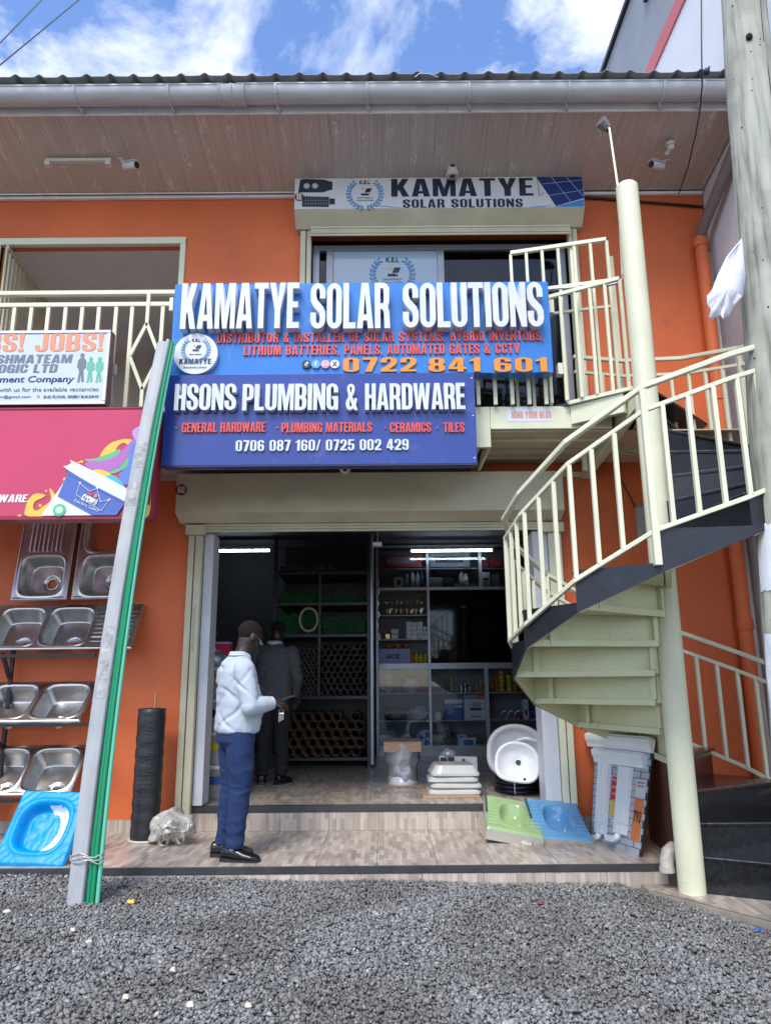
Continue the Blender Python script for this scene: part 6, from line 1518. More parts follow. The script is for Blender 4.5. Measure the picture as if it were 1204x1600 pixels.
basin((1.301, 0.553)[0], 7.66, (1.301, 0.553)[1] , .60, .52, radians(-12), radians(-4), 'largest and rearmost of the three white washbasins on the hose coil', roll=radians(4))
basin((1.364, 0.493)[0], 7.44, (1.363, 0.475)[1], .44, .46, radians(-14), radians(-10), 'middle white washbasin between the largest and the front one', roll=radians(10))
basin((1.198, 0.505)[0], 7.05, (1.187, 0.512)[1], .415, .37, radians(-18), radians(-6), 'front white washbasin leaning over the black hose coil', roll=radians(8))

# squatting pans leaning side by side on the step
def squat_pan(cx, cy, cz, M, m_, mi, label, holes_left):
    w_, h_ = .45, .575; nx, ny = 44, 56; vs = []; fs = []
    def hgt(x, y):      # x, y in -1..1
        q = (abs(x / .49) ** 2.8 + abs((y + .08) / .66) ** 2.8)
        d = 0
        if q < 1: d = -.075 * min(1, (1 - q) * 2.2) - .05 * max(0, min(1, (1 - q) * 1.2 - .3))
        elif q < 1.5: d = .010 * sin((1.5 - q) / .5 * pi)
        if abs(x) > .56 and abs(x) < .93 and y > -.75 and y < .85:
            d += .008 * (0.5 + .5 * sin(y * 34))
        e_ = max(abs(x), abs(y)); d -= .018 * max(0, (e_ - .95) / .05)
        return d
    for j in range(ny + 1):
        for i in range(nx + 1):
            x, y = -1 + 2 * i / nx, -1 + 2 * j / ny
            vs.append((x * w_/2, -hgt(x, y), y * h_/2))
    for j in range(ny):
        for i in range(nx): fs.append((j*(nx+1)+i, j*(nx+1)+i+1, (j+1)*(nx+1)+i+1, (j+1)*(nx+1)+i))
    t = thing('squat_toilet', label, 'squat toilet', (cx, cy, cz), 'ceramic squat toilets on the step')
    me = MB().add(vs, fs, True).mesh(); me.transform(M); obj('pan', me, t, m_)
    b = MB(); b.add([(s * w_/2, y_, q * h_/2) for y_ in (.018, .105) for s, q in ((-1,-1),(1,-1),(1,1),(-1,1))], [(0,1,5,4),(1,2,6,5),(2,3,7,6),(3,0,4,7)])
    me = b.mesh(); me.transform(M); obj('skirt', me, t, mi)
    b = MB(); vs = []; n = 28
    for s_, d in ((1, .134), (.9, .155), (.6, .185), (.001, .20)):
        for k in range(n): vs.append((.105 * s_ * cos(2*pi*k/n), d, .17 * s_ * sin(2*pi*k/n)))
    b.add(vs, [(j*n+k, (j+1)*n+k, (j+1)*n+(k+1)%n, j*n+(k+1)%n) for j in range(3) for k in range(n)], True)
    me = b.mesh(); me.transform(M); obj('trap_bowl', me, t, mi)
    b = MB().tube([(.06, .08, -.28), (.11, .09, -.30), (.14, .07, -.315)], .024, 12).mesh(); b.transform(M); obj('outlet_pipe', b, t, mi)
    b = MB()
    for k in range(9): b.box(-w_/2 - .004, -w_/2 + .012, -.014, -.004, -.05 + k * .036, -.036 + k * .036)
    b = b.mesh(); b.transform(M); obj('packing_tape', b, t, mat('worn_wrap', (.06,.08,.07), .5)) if holes_left else None
    return t
GRC = mat('pale_green_ceramic', (.30,.44,.20), .14, coat=.4, var=.04, scale=5); BLC = mat('sky_blue_ceramic', (.12,.33,.58), .14, coat=.4, var=.04, scale=5); UNG = mat('unglazed_ceramic', (.44,.42,.36), .6, var=.08)
Mg = Matrix.Rotation(radians(-3), 4, 'Z') @ Matrix.Rotation(radians(-58), 4, 'X') @ Matrix.Rotation(radians(-9), 4, 'Y')
def quad_frame(tl, tr, bl):
    """frame with x along tl->tr, z along bl->tl (towards the top edge), y into the back"""
    tl, tr, bl = Vector(tl), Vector(tr), Vector(bl); ex = (tr - tl).normalized(); ez = (tl - bl); ez = (ez - ex * ez.dot(ex)).normalized(); ey = ez.cross(ex)
    return Matrix((ex, ey, ez)).transposed().to_4x4()
# two pans: corner points surveyed on the floor (front edge) and on the step (back edge)
for (tl, tr, bl, m_, l, hl) in (
    ((0.838, 6.660, 0.293), (1.163, 6.640, 0.237), (0.790, 6.150, 0.144), GRC, 'pale green ceramic squat toilet pan leaning on the shop step', True),
    ((1.170, 6.640, 0.263), (1.570, 6.640, 0.234), (1.125, 6.120, 0.072), BLC, 'light blue ceramic squat toilet pan overlapping the green one', True)):
    M = quad_frame(tl, tr, bl); TL, TR, BL = Vector(tl), Vector(tr), Vector(bl)
    ex, ez = M.to_3x3().col[0], M.to_3x3().col[2]
    ctr = TL + ex * .225 - ez * .2875
    squat_pan(ctr.x, ctr.y, ctr.z, M.to_3x3().to_4x4(), m_, UNG, l, hl)

# sample board of white gutters
bl, br, tl, tr = Vector((1.642, 6.350, -0.039)), Vector((1.815, 5.660, -0.007)), Vector((1.799, 6.550, 0.792)), Vector((2.093, 5.950, 0.799))
n_ = (br - bl).cross(tl - bl); ry = Vector(tr) - Vector((0, 0, 1.27)); tr = Vector((0, 0, 1.27)) + ry * (n_.dot(bl - Vector((0, 0, 1.27))) / n_.dot(ry))
bd = thing('gutter_sample_board', 'leaning sample board printed with grey bricks and carrying white gutters and downpipes', 'display board', tuple(bl))
def bp_(s, t, d=0.0):
    p = bl.lerp(br, s).lerp(tl.lerp(tr, s), t); nrm = (br - bl).cross(tl - bl).normalized(); return p + nrm * d * 1.0
def bbox_board(s0, s1, t0, t1, d0, d1, m_, name):
    v = [bp_(s, t, d) for d in (d0, d1) for s, t in ((s0,t0),(s1,t0),(s1,t1),(s0,t1))]
    return MB().add(v, [(3,2,1,0),(4,5,6,7),(0,1,5,4),(1,2,6,5),(2,3,7,6),(3,0,4,7)]).build(name, m_, bd, fix=True)
sgn = 1.0
if (br - bl).cross(tl - bl).y > 0: sgn = -1.0
bbox_board(0, 1, 0, 1, -.012 * sgn, 0, mat('board_edge', (.02,.02,.025), .5), 'board')
BRK = mat('printed_grey_brick', (.38,.41,.46), .5, var=.15, scale=14)
rows = 17
for r in range(rows):
    off = .12 if r % 2 else 0
    for c in range(5):
        a_, b_ = max(0.01, c * .245 - off), min(.99, c * .245 - off + .232)
        if b_ - a_ > .03: bbox_board(a_, b_, .012 + r * .0575, .012 + r * .0575 + .052, .0005 * sgn, .002 * sgn, BRK, 'printed_brick')
GW = mat('white_pvc', (.80,.80,.81), .25)
def gut(s0, s1, t0, t1):
    prof = [(t1, .0), (t1, .05), (t1 - .012, .062), (t0 + (t1 - t0) * .55, .055), (t0 + (t1 - t0) * .25, .035), (t0, .03), (t0, .0)]
    v = [bp_(s, t, d * sgn) for s in (s0, s1) for t, d in prof]; n = len(prof)
    MB().add(v, [tuple(range(n)), tuple(range(2*n-1, n-1, -1))] + [(k, (k+1) % n, n+(k+1) % n, n+k) for k in range(n)]).build('gutter_sample', GW, bd, bevel=.002, fix=True)
    bbox_board(s0 + .02, s1 - .02, t1 + .001, t1 + .012, .004 * sgn, .05 * sgn, GW, 'gutter_lip')
    bbox_board(s0 + (s1-s0)*.82, s0 + (s1-s0)*.99, t1 - .06, t1 - .045, .062 * sgn, .066 * sgn, GW, 'gutter_clip')
gut(-.10, 1.02, .865, .985); gut(.05, .93, .725, .845)
def down(s0, s1, t0, t1):
    for k in range(5):
        a_ = s0 + (s1 - s0) * k / 5; bbox_board(a_ + .003, a_ + (s1 - s0) / 5, t0, t1, .003 * sgn, (.030 + .004 * (k % 2)) * sgn, GW, 'downpipe_rib')
    bbox_board(s0 - .02, s1 + .02, t0 + .09, t0 + .10, .002 * sgn, .040 * sgn, GW, 'pipe_clip')
    b = MB(); P = [((s0 + s1) / 2, t0), ((s0 + s1) / 2 - .01, t0 - .03), ((s0 + s1) / 2 - .06, t0 - .055), (s0 - .10, t0 - .058)]
    b.path([bp_(s, t, .026 * sgn) for s, t in P], .060, .045); b.build('outlet_elbow', GW, bd, bevel=.006)
down(.13, .34, .10, .73); down(.51, .73, .145, .72)
bbox_board(.37, .50, .42, .62, .003 * sgn, .005 * sgn, mat('red_print', (.55,.02,.03), .5), 'printed_panel')
bbox_board(.37, .50, .28, .41, .003 * sgn, .005 * sgn, SY, 'printed_panel')
bbox_board(.80, .96, .48, .63, .003 * sgn, .005 * sgn, PW, 'printed_panel'); bbox_board(.80, .95, .12, .47, .003 * sgn, .005 * sgn, mat('print_orange', (.62,.18,.05), .5), 'printed_panel')
def board_text(s, s0, s1, t0, t1, m_, vert=False):
    cu = bpy.data.curves.new('t', 'FONT'); cu.body = s; cu.offset = .03; cu.resolution_u = 2
    o = bpy.data.objects.new('t', cu); me = bpy.data.meshes.new_from_object(o); bpy.data.objects.remove(o)
    xs_ = [v.co.x for v in me.vertices]; ys_ = [v.co.y for v in me.vertices]; a0, a1, c0, c1 = min(xs_), max(xs_), min(ys_), max(ys_)
    for v in me.vertices:
        f, g = (v.co.x - a0) / (a1 - a0), (v.co.y - c0) / (c1 - c0)
        if vert: f, g = 1 - g, f
        v.co = bp_(s0 + (s1 - s0) * f, t0 + (t1 - t0) * g, .0065 * sgn) - bl
    obj('lettering', me, bd, m_)
board_text('MADE IN', .82, .94, .595, .615, REDT); board_text('KENYA', .83, .93, .565, .585, REDT)
board_text('793', .81, .94, .27, .37, PDK)
board_text('NO GLUE', .375, .495, .58, .60, PW); board_text('NO LEAKS', .375, .495, .52, .54, PW); board_text('LAST', .39, .48, .46, .48, PW)

# pipe elbow at the foot of the porch
el = MB(); p0 = Vector((2.017, 5.420, 0.098)); p1 = Vector((1.911, 5.360, 0.104)); p2 = Vector((1.887, 5.340, -0.020))
el.tube([p0 + Vector((.02,.05,0)), p0, Vector((1.950, 5.380, 0.116)), p1 + Vector((.0,0,-.01)), Vector((1.893, 5.350, 0.046)), p2], .048, 18, caps=False)
el.tube([p2 + Vector((0,0,.035)), p2], .054, 18, caps=False)
tag(el.build('drain_elbow', mat('dirty_cream_pvc', (.44,.40,.34), .5, var=.2, scale=12)), 'dirty cream plastic drain elbow turned down at the porch edge beside the pole', 'pipe')
# grey cover plate behind the stair
x0, x1, z0, z1 = (2.343, 2.445, 2.513, 2.819)
eb = MB().box(x0, x1, 6.60, 6.678, z0, z1).build('meter_cover', mat('grey_cover', (.36,.34,.34), .5), None, bevel=.006)
tag(eb, 'grey metal cover plate on the orange wall behind the stair', 'meter box')
tag(MB().tube([(2.192, 6.660, 3.184), (2.240, 6.665, 3.078), (2.317, 6.665, 2.914), (2.351, 6.665, 2.808)], .006, 6).build('wall_cable', BLACKM), 'thin dark cable running down the orange wall to the grey cover plate', 'cable')

# ------------------------------------------------------------------ stainless sinks on the wall, left
def sink_mesh(w_, h_, bowls, drains, grooves, seed=0, res=.0085):
    """pressed steel sink top in its own plane: x right, z up, +y into the back; bowls = (cx, cz, halfw, halfh, depth)"""
    nx, nz = int(w_ / res), int(h_ / res); V = np.zeros((nz + 1, nx + 1, 3)); H = np.zeros((nz + 1, nx + 1)); hole = np.zeros((nz + 1, nx + 1), bool)
    X, Z = np.meshgrid(np.linspace(0, w_, nx + 1), np.linspace(0, h_, nz + 1))
    for cx, cz, a, b, d in bowls:
        q = (np.abs((X - cx) / a) ** 4.5 + np.abs((Z - cz) / b) ** 4.5) ** (1 / 4.5)
        s_ = np.clip((1 - q) / .30, 0, 1); H += d * (s_ * s_ * (3 - 2 * s_)) + .012 * np.clip(1 - q, 0, 1)
        H -= .006 * np.exp(-((q - 1.05) / .035) ** 2)
    for cx, cz, r in drains:
        q = np.hypot(X - cx, Z - cz); H += .010 * (q < r * 1.5) ; hole |= q < r
    for x0, x1, z0, z1, horiz, n in grooves:
        m_ = (X > x0) & (X < x1) & (Z > z0) & (Z < z1); f = ((Z - z0) / (z1 - z0) if horiz else (X - x0) / (x1 - x0)); e_ = np.minimum(np.clip((X - x0) / .02, 0, 1) * np.clip((x1 - X) / .02, 0, 1), np.clip((Z - z0) / .02, 0, 1) * np.clip((z1 - Z) / .02, 0, 1))
        H -= m_ * e_ * .006 * np.clip(np.cos(f * 2 * pi * n) * 2 - .6, 0, 1)
    ed = np.minimum(np.minimum(X, w_ - X), np.minimum(Z, h_ - Z)); H -= .005 * np.exp(-((ed - .012) / .006) ** 2); H += .012 * (ed < res * .6)
    V = np.stack([X, H, Z], -1).reshape(-1, 3); fs = []
    hf = hole
    for j in range(nz):
        for i in range(nx):
            if hf[j, i] and hf[j+1, i+1]: continue
            k = j * (nx + 1) + i; fs.append((k, k + 1, k + nx + 2, k + nx + 1))
    return MB().add([tuple(v) for v in V], fs, True)
def sink(label, tl, tr, bl, w_, h_, bowls, drains, grooves, ox=0.0, group='stainless steel sinks displayed on the wall'):
    M = quad_frame(tl, tr, bl); t = thing('steel_sink', label, 'sink', tuple(Vector(tl)), group)
    R3 = M.to_3x3(); org = Vector(tr) - R3.col[0] * w_ - R3.col[2] * h_ if ox else Vector(tl) - R3.col[2] * h_
    me = sink_mesh(w_, h_, bowls, drains, grooves).mesh(); me.transform(Matrix.Translation(org - Vector(tl)) @ M); obj('sink_top', me, t, STEEL)
    for cx, cz, r in drains:
        dep = max([b[4] for b in bowls if abs(b[0] - cx) < b[2] and abs(b[1] - cz) < b[3]] or [0]) + .018
        ring = MB(); n = 24
        vs = []
        for rr, y in ((r * 1.25, dep - .004), (r * 1.1, dep - .010), (r * .92, dep), (r * .92, dep + .03)):
            for k in range(n): vs.append((cx + rr * cos(2*pi*k/n), y, cz + rr * sin(2*pi*k/n)))
        ring.add(vs, [(j*n+k, (j+1)*n+k, (j+1)*n+(k+1)%n, j*n+(k+1)%n) for j in range(3) for k in range(n)], True)
        me = ring.mesh(); me.transform(Matrix.Translation(org - Vector(tl)) @ M); obj('drain_ring', me, t, STEEL)
    return t
A_tl, A_tr, A_bl = (-3.360, 6.620, 2.875), (-2.833, 6.620, 2.883), (-3.331, 6.460, 1.903)
sink('upright steel sink with fan drainer above one bowl, left of the wall display', A_tl, A_tr, A_bl, .50, .92, [(.25, .23, .195, .185, .13)], [(.29, .19, .045)], [(.07, .43, .45, .88, False, 9)])
B_tl, B_tr, B_bl = (-2.821, 6.620, 2.883), (-2.341, 6.620, 2.891), (-2.811, 6.460, 1.928)
sink('upright steel sink with two bowls one above the other, under the magenta sign', B_tl, B_tr, B_bl, .50, .92, [(.27, .22, .20, .185, .14), (.27, .63, .20, .185, .14)], [(.31, .19, .045), (.31, .60, .045)], [])
sink('wide steel double bowl sink with fluted drainers, topmost of the three tilted ones', (-3.742, 6.620, 1.945), (-2.194, 6.620, 1.950), (-3.579, 6.320, 1.511), 1.56, .50, [(.50, .25, .205, .205, .13), (.94, .25, .205, .205, .13)], [(.52, .16, .045), (.97, .16, .045)], [(.02, .27, .04, .46, True, 8), (1.17, 1.53, .04, .46, True, 9)], ox=1)
sink('middle tilted steel sink with two bowls and a notched left corner', (-3.775, 6.620, 1.265), (-2.541, 6.620, 1.267), (-3.579, 6.250, 0.956), 1.30, .50, [(.60, .25, .205, .205, .15), (1.05, .25, .205, .205, .15)], [(.60, .16, .04), (1.03, .16, .04)], [(.02, .36, .04, .46, True, 8)], ox=1)
sink('lowest tilted steel sink with two bowls just above the blue pan', (-3.709, 6.620, 0.727), (-2.582, 6.620, 0.729), (-3.523, 6.280, 0.366), 1.25, .50, [(.56, .25, .205, .205, .15), (1.00, .25, .205, .205, .15)], [(.60, .16, .045), (1.03, .16, .045)], [], ox=1)
st_ = thing('sink_stand', 'black steel bracket frame carrying the tilted sinks on the wall', 'stand', (-3.2, 6.5, .5))
for v, y in ((1020, 6.30), (1128, 6.22), (1246, 6.26)):
    a_ = PX(100,v,y); MB().box(-4.4, PX(150,v,y)[0], y - .01, y + .02, a_[1] - .035, a_[1] - .008).build('support_bar', BLACKM, st_)
for x, in (((-3.331, 1.405)[0],),):
    MB().bar((x, 6.60, .05), (x, 6.60, 1.6), .03, .03).build('upright', BLACKM, st_)
    MB().bar((x, 6.58, 1.30), (x + .05, 6.32, 1.50), .03, .03).build('brace', BLACKM, st_); MB().bar((x, 6.58, .70), (x + .02, 6.24, .92), .03, .03).build('brace', BLACKM, st_)
    MB().bar((x, 6.60, .12), (x, 5.9, .12), .03, .03).build('foot_bar', BLACKM, st_); MB().bar((x - .6, 5.95, .16), (x + .12, 5.95, .16), .03, .03).build('foot_bar', BLACKM, st_)
    MB().bar((x, 6.58, .20), (x + .02, 6.28, .36), .03, .03).build('brace', BLACKM, st_)

# blue film covered pan at the bottom left
tl, tr, bl2 = Vector((-2.766, 5.860, 0.469)), Vector((-2.318, 5.840, 0.455)), Vector((-2.715, 5.520, 0.007))
M = quad_frame(tl, tr, bl2); R3 = M.to_3x3()
bp2 = thing('blue_covered_basin', 'square basin covered in bright blue film with a torn opening showing white ceramic', 'basin', tuple(tl))
BLF = mat('bright_blue_film', (.0,.27,.62), .38, var=.12, scale=9, bump=.35, bscale=24, spec=.3)
w_, h_ = .52, .56; nx = 56; vs, fs, fm_ = [], [], []
for j in range(nx + 1):
    for i in range(nx + 1):
        x, y = -1 + 2 * i / nx, -1 + 2 * j / nx
        q = (abs((x + .02) / .70) ** 3 + abs((y - .0) / .66) ** 3) ** (1/3)
        d = 0
        if q < 1: s_ = min(1, (1 - q) / .22); d = .085 * s_ * s_ * (3 - 2 * s_)
        elif q < 1.18: d = -.010 * sin((1.18 - q) / .18 * pi)
        if q > 1.18 and max(abs(x), abs(y)) < .95: d += .004 * (sin((x - y) * 26) > .3) * (abs(x * y) > .35)
        if q < .9: d += .010 * noise.noise(Vector((x * 3.2, y * 3.2, 1))) + .004 * noise.noise(Vector((x * 11, y * 4, 4)))
        d += .03 * max(0, (max(abs(x), abs(y)) - .96) / .04)
        vs.append((w_/2 + x * w_/2, d, -h_/2 + y * h_/2))
fw = []
for j in range(nx):
    for i in range(nx):
        k = j*(nx+1)+i; x, y = -1 + 2 * (i + .5) / nx, -1 + 2 * (j + .5) / nx
        q = (abs((x + .02) / .70) ** 3 + abs(y / .66) ** 3) ** (1/3)
        edge = x > -.08 + .44 * (1 - ((y - .05) / .66) ** 2)
        (fw if (q < .93 and (edge or (y > .45 and x > -.1 + (0.62 - y)))) else fs).append((k, k + 1, k + nx + 2, k + nx + 1))
me = MB().add(vs, fs, True).mesh(); me.transform(M); obj('blue_film', me, bp2, BLF)
me = MB().add(vs, fw, True).mesh(); me.transform(M); obj('ceramic_bowl', me, bp2, CERAMIC)
me = MB().add([(0,.03,-h_),(w_,.03,-h_),(w_,.03,0),(0,.03,0),(0.04,.07,-h_+.04),(w_-.04,.07,-h_+.04),(w_-.04,.07,-.04),(0.04,.07,-.04),(.1,.12,-h_+.1),(w_-.1,.12,-h_+.1),(w_-.1,.12,-.1),(.1,.12,-.1)], [(4,5,1,0),(5,6,2,1),(6,7,3,2),(7,4,0,3),(8,9,5,4),(9,10,6,5),(10,11,7,6),(11,8,4,7),(11,10,9,8)]).mesh(); me.transform(M); obj('back', me, bp2, BLF)

# black membrane roll on a round lid
rx_, ry_ = (-1.983, 0.030)[0], 6.36
lid = MB().lathe([(.001, .0), (.155, .0), (.16, .008), (.155, .016), (.12, .014), (.001, .014)], (rx_ + .02, ry_ + .02, .0), 36).build('round_lid', mat('dusty_white_lid', (.50,.48,.45), .5, var=.1)); tag(lid, 'dusty white round lid under the black roll', 'lid')
rl = thing('membrane_roll', 'tall black roll of plastic membrane standing against the orange wall', 'roll', (rx_, ry_, .015))
BPL = mat('black_membrane', (.016,.017,.020), .42, bump=.5, bscale=22, var=.25, scale=14, stretch=(1,1,3))
b = MB(); prof = [(.114 + .003 * sin(k * 1.7) + .002 * sin(k * 4.1), .015 + k * .034) for k in range(31)]; zt = prof[-1][1]
b.lathe([(.001, .015)] + prof + [(.106, zt + .002), (.102, zt - .03), (.001, zt - .03)], (rx_, ry_, 0), 32); b.build('outer_wrap', BPL, rl)
b = MB(); [b.lathe([(r, zt - .03), (r, zt + .012 - r * .1), (r - .006, zt + .010 - r * .1), (r - .006, zt - .03)], (rx_, ry_, 0), 28) for r in (.092, .074, .056)]; b.build('inner_wraps', BPL, rl)
MB().tube([(rx_ + .022, ry_, zt - .03), (rx_ + .024, ry_ - .01, zt + .13)], .010, 8).build('wooden_stick', mat('stick_wood', (.40,.25,.12), .7), rl)
# crumpled clear bag of fittings
bx_, by_ = (-1.718, 0.058)[0], 6.22
bgb = MB().sphere((bx_, by_, .125), .205, .13, .125, 48, 30)
bgb.v = [tuple(Vector(p) + Vector((noise.noise(Vector(p) * 9), noise.noise(Vector(p) * 9 + Vector((3,0,0))), noise.noise(Vector(p) * 9 + Vector((0,5,0))))) * .075 - (Vector(p) - Vector((bx_, by_, .125))) * (.30 * abs(noise.noise(Vector(p) * 13 + Vector((9,9,0)))) + .14 * abs(noise.noise(Vector(p) * 31)))) for p in bgb.v]
bgb.v = [(p[0], p[1], max(p[2] + .25 * (p[0] - bx_) * .3, .003)) for p in bgb.v]
bg2 = bgb.build('bag_of_fittings', glass_mat('dusty_polythene', .05, (.9,.88,.84), .22, milk=.72, milkc=(.56,.53,.47))); tag(bg2, 'crumpled translucent bag of white pipe fittings beside the black roll', 'bag')
bf = MB()
for px, pz, r, rot in ((.15, .14, .038, .4), (-.04, .05, .04, -.5), (.05, .17, .03, .2), (.0, .12, .034, .1), (-.10, .10, .03, .3), (.09, .06, .036, .2)):
    bf.tube([(bx_ + px, by_ - .145 + abs(px) * .3, pz), (bx_ + px + .01, by_ - .10, pz)], r, 18, caps=False); bf.tube([(bx_ + px, by_ - .150 + abs(px) * .3, pz), (bx_ + px, by_ - .142 + abs(px) * .3, pz)], r * 1.12, 18, caps=False)
bf.build('pipe_fitting', mat('dusty_white_pvc', (.55,.53,.48), .5), bg2)
# leaning bundles of pipes
a0, a1 = Vector((-1.928, 4.900, -0.112)), Vector((-1.751, 5.345, 3.891))
gp = thing('grey_pipe_bundle', 'long grey plastic pipe bundle leaning from the gravel up to the balcony rail', 'pipes', tuple(a0))
D = (a1 - a0); Dn = D.normalized(); sd_ = Dn.cross(Vector((0, 1, 0))).normalized(); fd = sd_.cross(Dn)
GPV = mat('grey_conduit', (.36,.37,.38), .5, var=.14, scale=5, stretch=(1,1,.5), wear=((.20,.19,.18), .66, 7))
GPT = mat('dirty_tape_wrap', (.33,.33,.32), .35, var=.35, scale=22, bump=.4, bscale=40)
def bow(f): return (sd_ if sd_.x < 0 else -sd_) * (.055 * 4 * f * (1 - f))
for i in (-1, 0, 1):
    for j in (-.5, .5):
        o_ = sd_ * (i * .0335) + fd * (j * .0335)
        e_ = rnd.uniform(-.02, .02)
        MB().tube([a0 + o_ + Dn * e_ + D * f + bow(f) for f in (0, .1, .2, .3, .4, .5, .6, .7, .8, .9, 1)], .0165, 10).build('pipe', GPV, gp)
def sleeve(f0, f1, m_, name, gx=.005):
    b = MB(); pts = []
    n = 26; vs = []
    ks = 14
    for q in range(ks + 1):
        c_ = a0 + D * (f0 + (f1 - f0) * q / ks) + bow(f0 + (f1 - f0) * q / ks)
        for k in range(n):
            t = 2 * pi * k / n; cx_, sx_ = cos(t), sin(t)
            X = (.051 + gx) * math.copysign(abs(cx_) ** .75, cx_); Y = (.035 + gx) * math.copysign(abs(sx_) ** .75, sx_)
            X += .0025 * noise.noise(Vector((t * 3, q * 1.7, f0 * 30)))
            vs.append(c_ + sd_ * X + fd * Y)
    b.add(vs, [(j*n+k, j*n+(k+1)%n, (j+1)*n+(k+1)%n, (j+1)*n+k) for j in range(ks) for k in range(n)], True); b.build(name, m_, gp)
sleeve(.005, .998, GPV, 'clear_sleeve', .001); sleeve(.315, .435, GPT, 'tape_wrap', .003); sleeve(.655, .70, GPT, 'tape_wrap', .003); sleeve(.73, .78, GPT, 'tape_wrap', .003); 0
gnp = thing('green_pipe_bundle', 'thin green pipes tied to the right side of the grey leaning bundle', 'pipes', tuple(a0 + sd_ * .1))
G1 = mat('deep_green_ppr', (.0,.22,.09), .3); G2 = mat('mint_green_ppr', (.12,.48,.33), .3)
s_dir = sd_ if sd_.x > 0 else -sd_
for k, (i, j, m_) in enumerate(((.076, .0, G1), (.103, -.012, G1), (.129, .006, G2), (.094, .028, G1), (.121, .032, G2))):
    o_ = s_dir * i + Vector((0, j, 0))
    MB().tube([a0 + o_ * (1 - .25 * f) + D * f + bow(f) - s_dir * (.010 * k * f) + Dn * (.01 * k * (1 - f)) for f in (0, .1, .2, .3, .4, .5, .6, .7, .8, .9, 1)], .0145, 10).build('pipe', m_, gnp)
b = MB(); c_ = a0 + D * .075 + bow(.075)
for q in range(3): b.tube([c_ + Dn * (q * .018 - .02) + s_dir * (.038 + .105 * cos(2*pi*k/20)) + fd * (.050 * sin(2*pi*k/20)) + Dn * .012 * sin(k * 1.3 + q) for k in range(21)], .0045, 6, caps=False)
tag(b.build('plastic_tie', WRAP), 'twisted clear plastic strip tying the grey and green pipes together near the ground', 'tie')

# ------------------------------------------------------------------ cameras and fixtures on the soffits
CAMW = mat('camera_white', (.62,.60,.56), .4)
def bullet(c, dirv, label, top, L=.17, r=.036):
    c = Vector(c); d = Vector(dirv).normalized(); top = Vector(top)
    t = thing('security_camera', label, 'camera', tuple(c))
    MB().tube([c - d * L * .5, c - d * L * .45, c + d * L * .45, c + d * L * .5], [r * .8, r, r, r * .96], 20).build('housing', CAMW, t)
    MB().tube([c + d * L * .501, c + d * L * .53], r * .86, 20).build('lens', BLACKM, t)
    MB().path([c - d * L * .5 + Vector((0, 0, r + .004)), c + d * L * .60 + Vector((0, 0, r + .004))], r * 1.7, .006).build('sun_shield', CAMW, t)
    MB().tube([c - d * L * .3, c.lerp(top, .5) - d * .03, top], .014, 10).lathe([(.036, -.014), (.036, -.001)], top, 16).build('mount', CAMW, t)
bullet((-2.452, 6.132, 6.150), (.9, -.45, -.25), 'white bullet camera under the roof soffit at the left', (-2.561, 6.175, 6.250))
bullet((2.649, 6.102, 6.080), (-.85, -.5, -.2), 'white bullet camera under the roof soffit near the right corner', (2.809, 6.254, 6.250))
# turned off lamp holder beside it
b = MB(); c = Vector((2.767, 6.033, 6.230)); b.sphere(c, .04, .045, .035).tube([c, c + Vector((-.02, .06, -.03))], .022, 12).lathe([(.05, .0), (.045, .04)], (c.x, c.y, 6.235), 16)
tag(b.build('lamp_holder', CAMW), 'empty cream lamp holder on the soffit above the right bullet camera', 'lamp')
# fixture without its tube on the left
a_, b_ = Vector((-3.301, 6.175, 6.235)), Vector((-2.659, 6.119, 6.235)); t = thing('light_fitting', 'empty tube light fitting on the left of the roof soffit', 'light', tuple(a_))
MB().box(a_.x, b_.x, a_.y - .018, a_.y + .018, 6.232, 6.262).build('batten', CAMW, t)
MB().box(a_.x, a_.x + .05, a_.y - .03, a_.y + .03, 6.185, 6.231).box(b_.x - .05, b_.x, a_.y - .03, a_.y + .03, 6.185, 6.231).build('end_holder', CAMW, t)
# dome camera on the upper shutter box with its cable arm
c = Vector((0.698, 6.360, 6.280)); t = thing('security_camera', 'white round camera standing above the KAMATYE banner', 'camera', tuple(c))
MB().sphere(c, .058, .058, .060, 20, 12).lathe([(.05, -.02), (.066, -.09), (.066, -.10), (.03, -.10)], c, 20).lathe([(.001, .10), (.045, .09), (.05, .03)], c, 20).build('housing', CAMW, t)
MB().sphere(c + Vector((0, -.040, -.005)), .030, .030, .030, 16, 10).build('lens', BLACKM, t)
MB().tube([c + Vector((.03, 0, .07)), c + Vector((.14, .02, .075)), c + Vector((.18, .02, .07))], .008, 8).box(c.x + .16, c.x + .20, c.y, c.y + .03, c.z + .05, c.z + .075).build('cable_arm', CAMW, t)
# dome camera hanging below the dark blue sign
c = Vector((-0.364, 6.360, 3.124)); t = thing('security_camera', 'small white dome camera below the dark blue sign', 'camera', tuple(c))
MB().sphere(c, .050, .050, .042, 20, 12).lathe([(.058, .0), (.058, .03), (.001, .03)], c, 20).build('housing', CAMW, t)
MB().sphere(c + Vector((0, -.036, -.01)), .022, .020, .018, 14, 8).build('lens', BLACKM, t)
# floodlight and its long bracket by the pole top
c = Vector((2.000, 5.620, 6.137)); t = thing('flood_light', 'small grey round floodlight on a long thin bracket beside the pole top', 'light', tuple(c))
MB().tube([c + Vector((-.035, -.02, .02)), c + Vector((.03, .02, -.02))], [.055, .045], 20).build('head', ALU, t)
MB().tube([c + Vector((.03, .02, -.02)), c + Vector((.05, .03, -.045))], .025, 12).build('lens', BLACKM, t)
MB().bar((2.036, 5.600, 6.079), (2.000, 5.420, 5.313), .016, .016).bar((2.000, 5.420, 5.313), (1.929, 5.300, 4.432), .016, .016).build('bracket', CREAM, t)
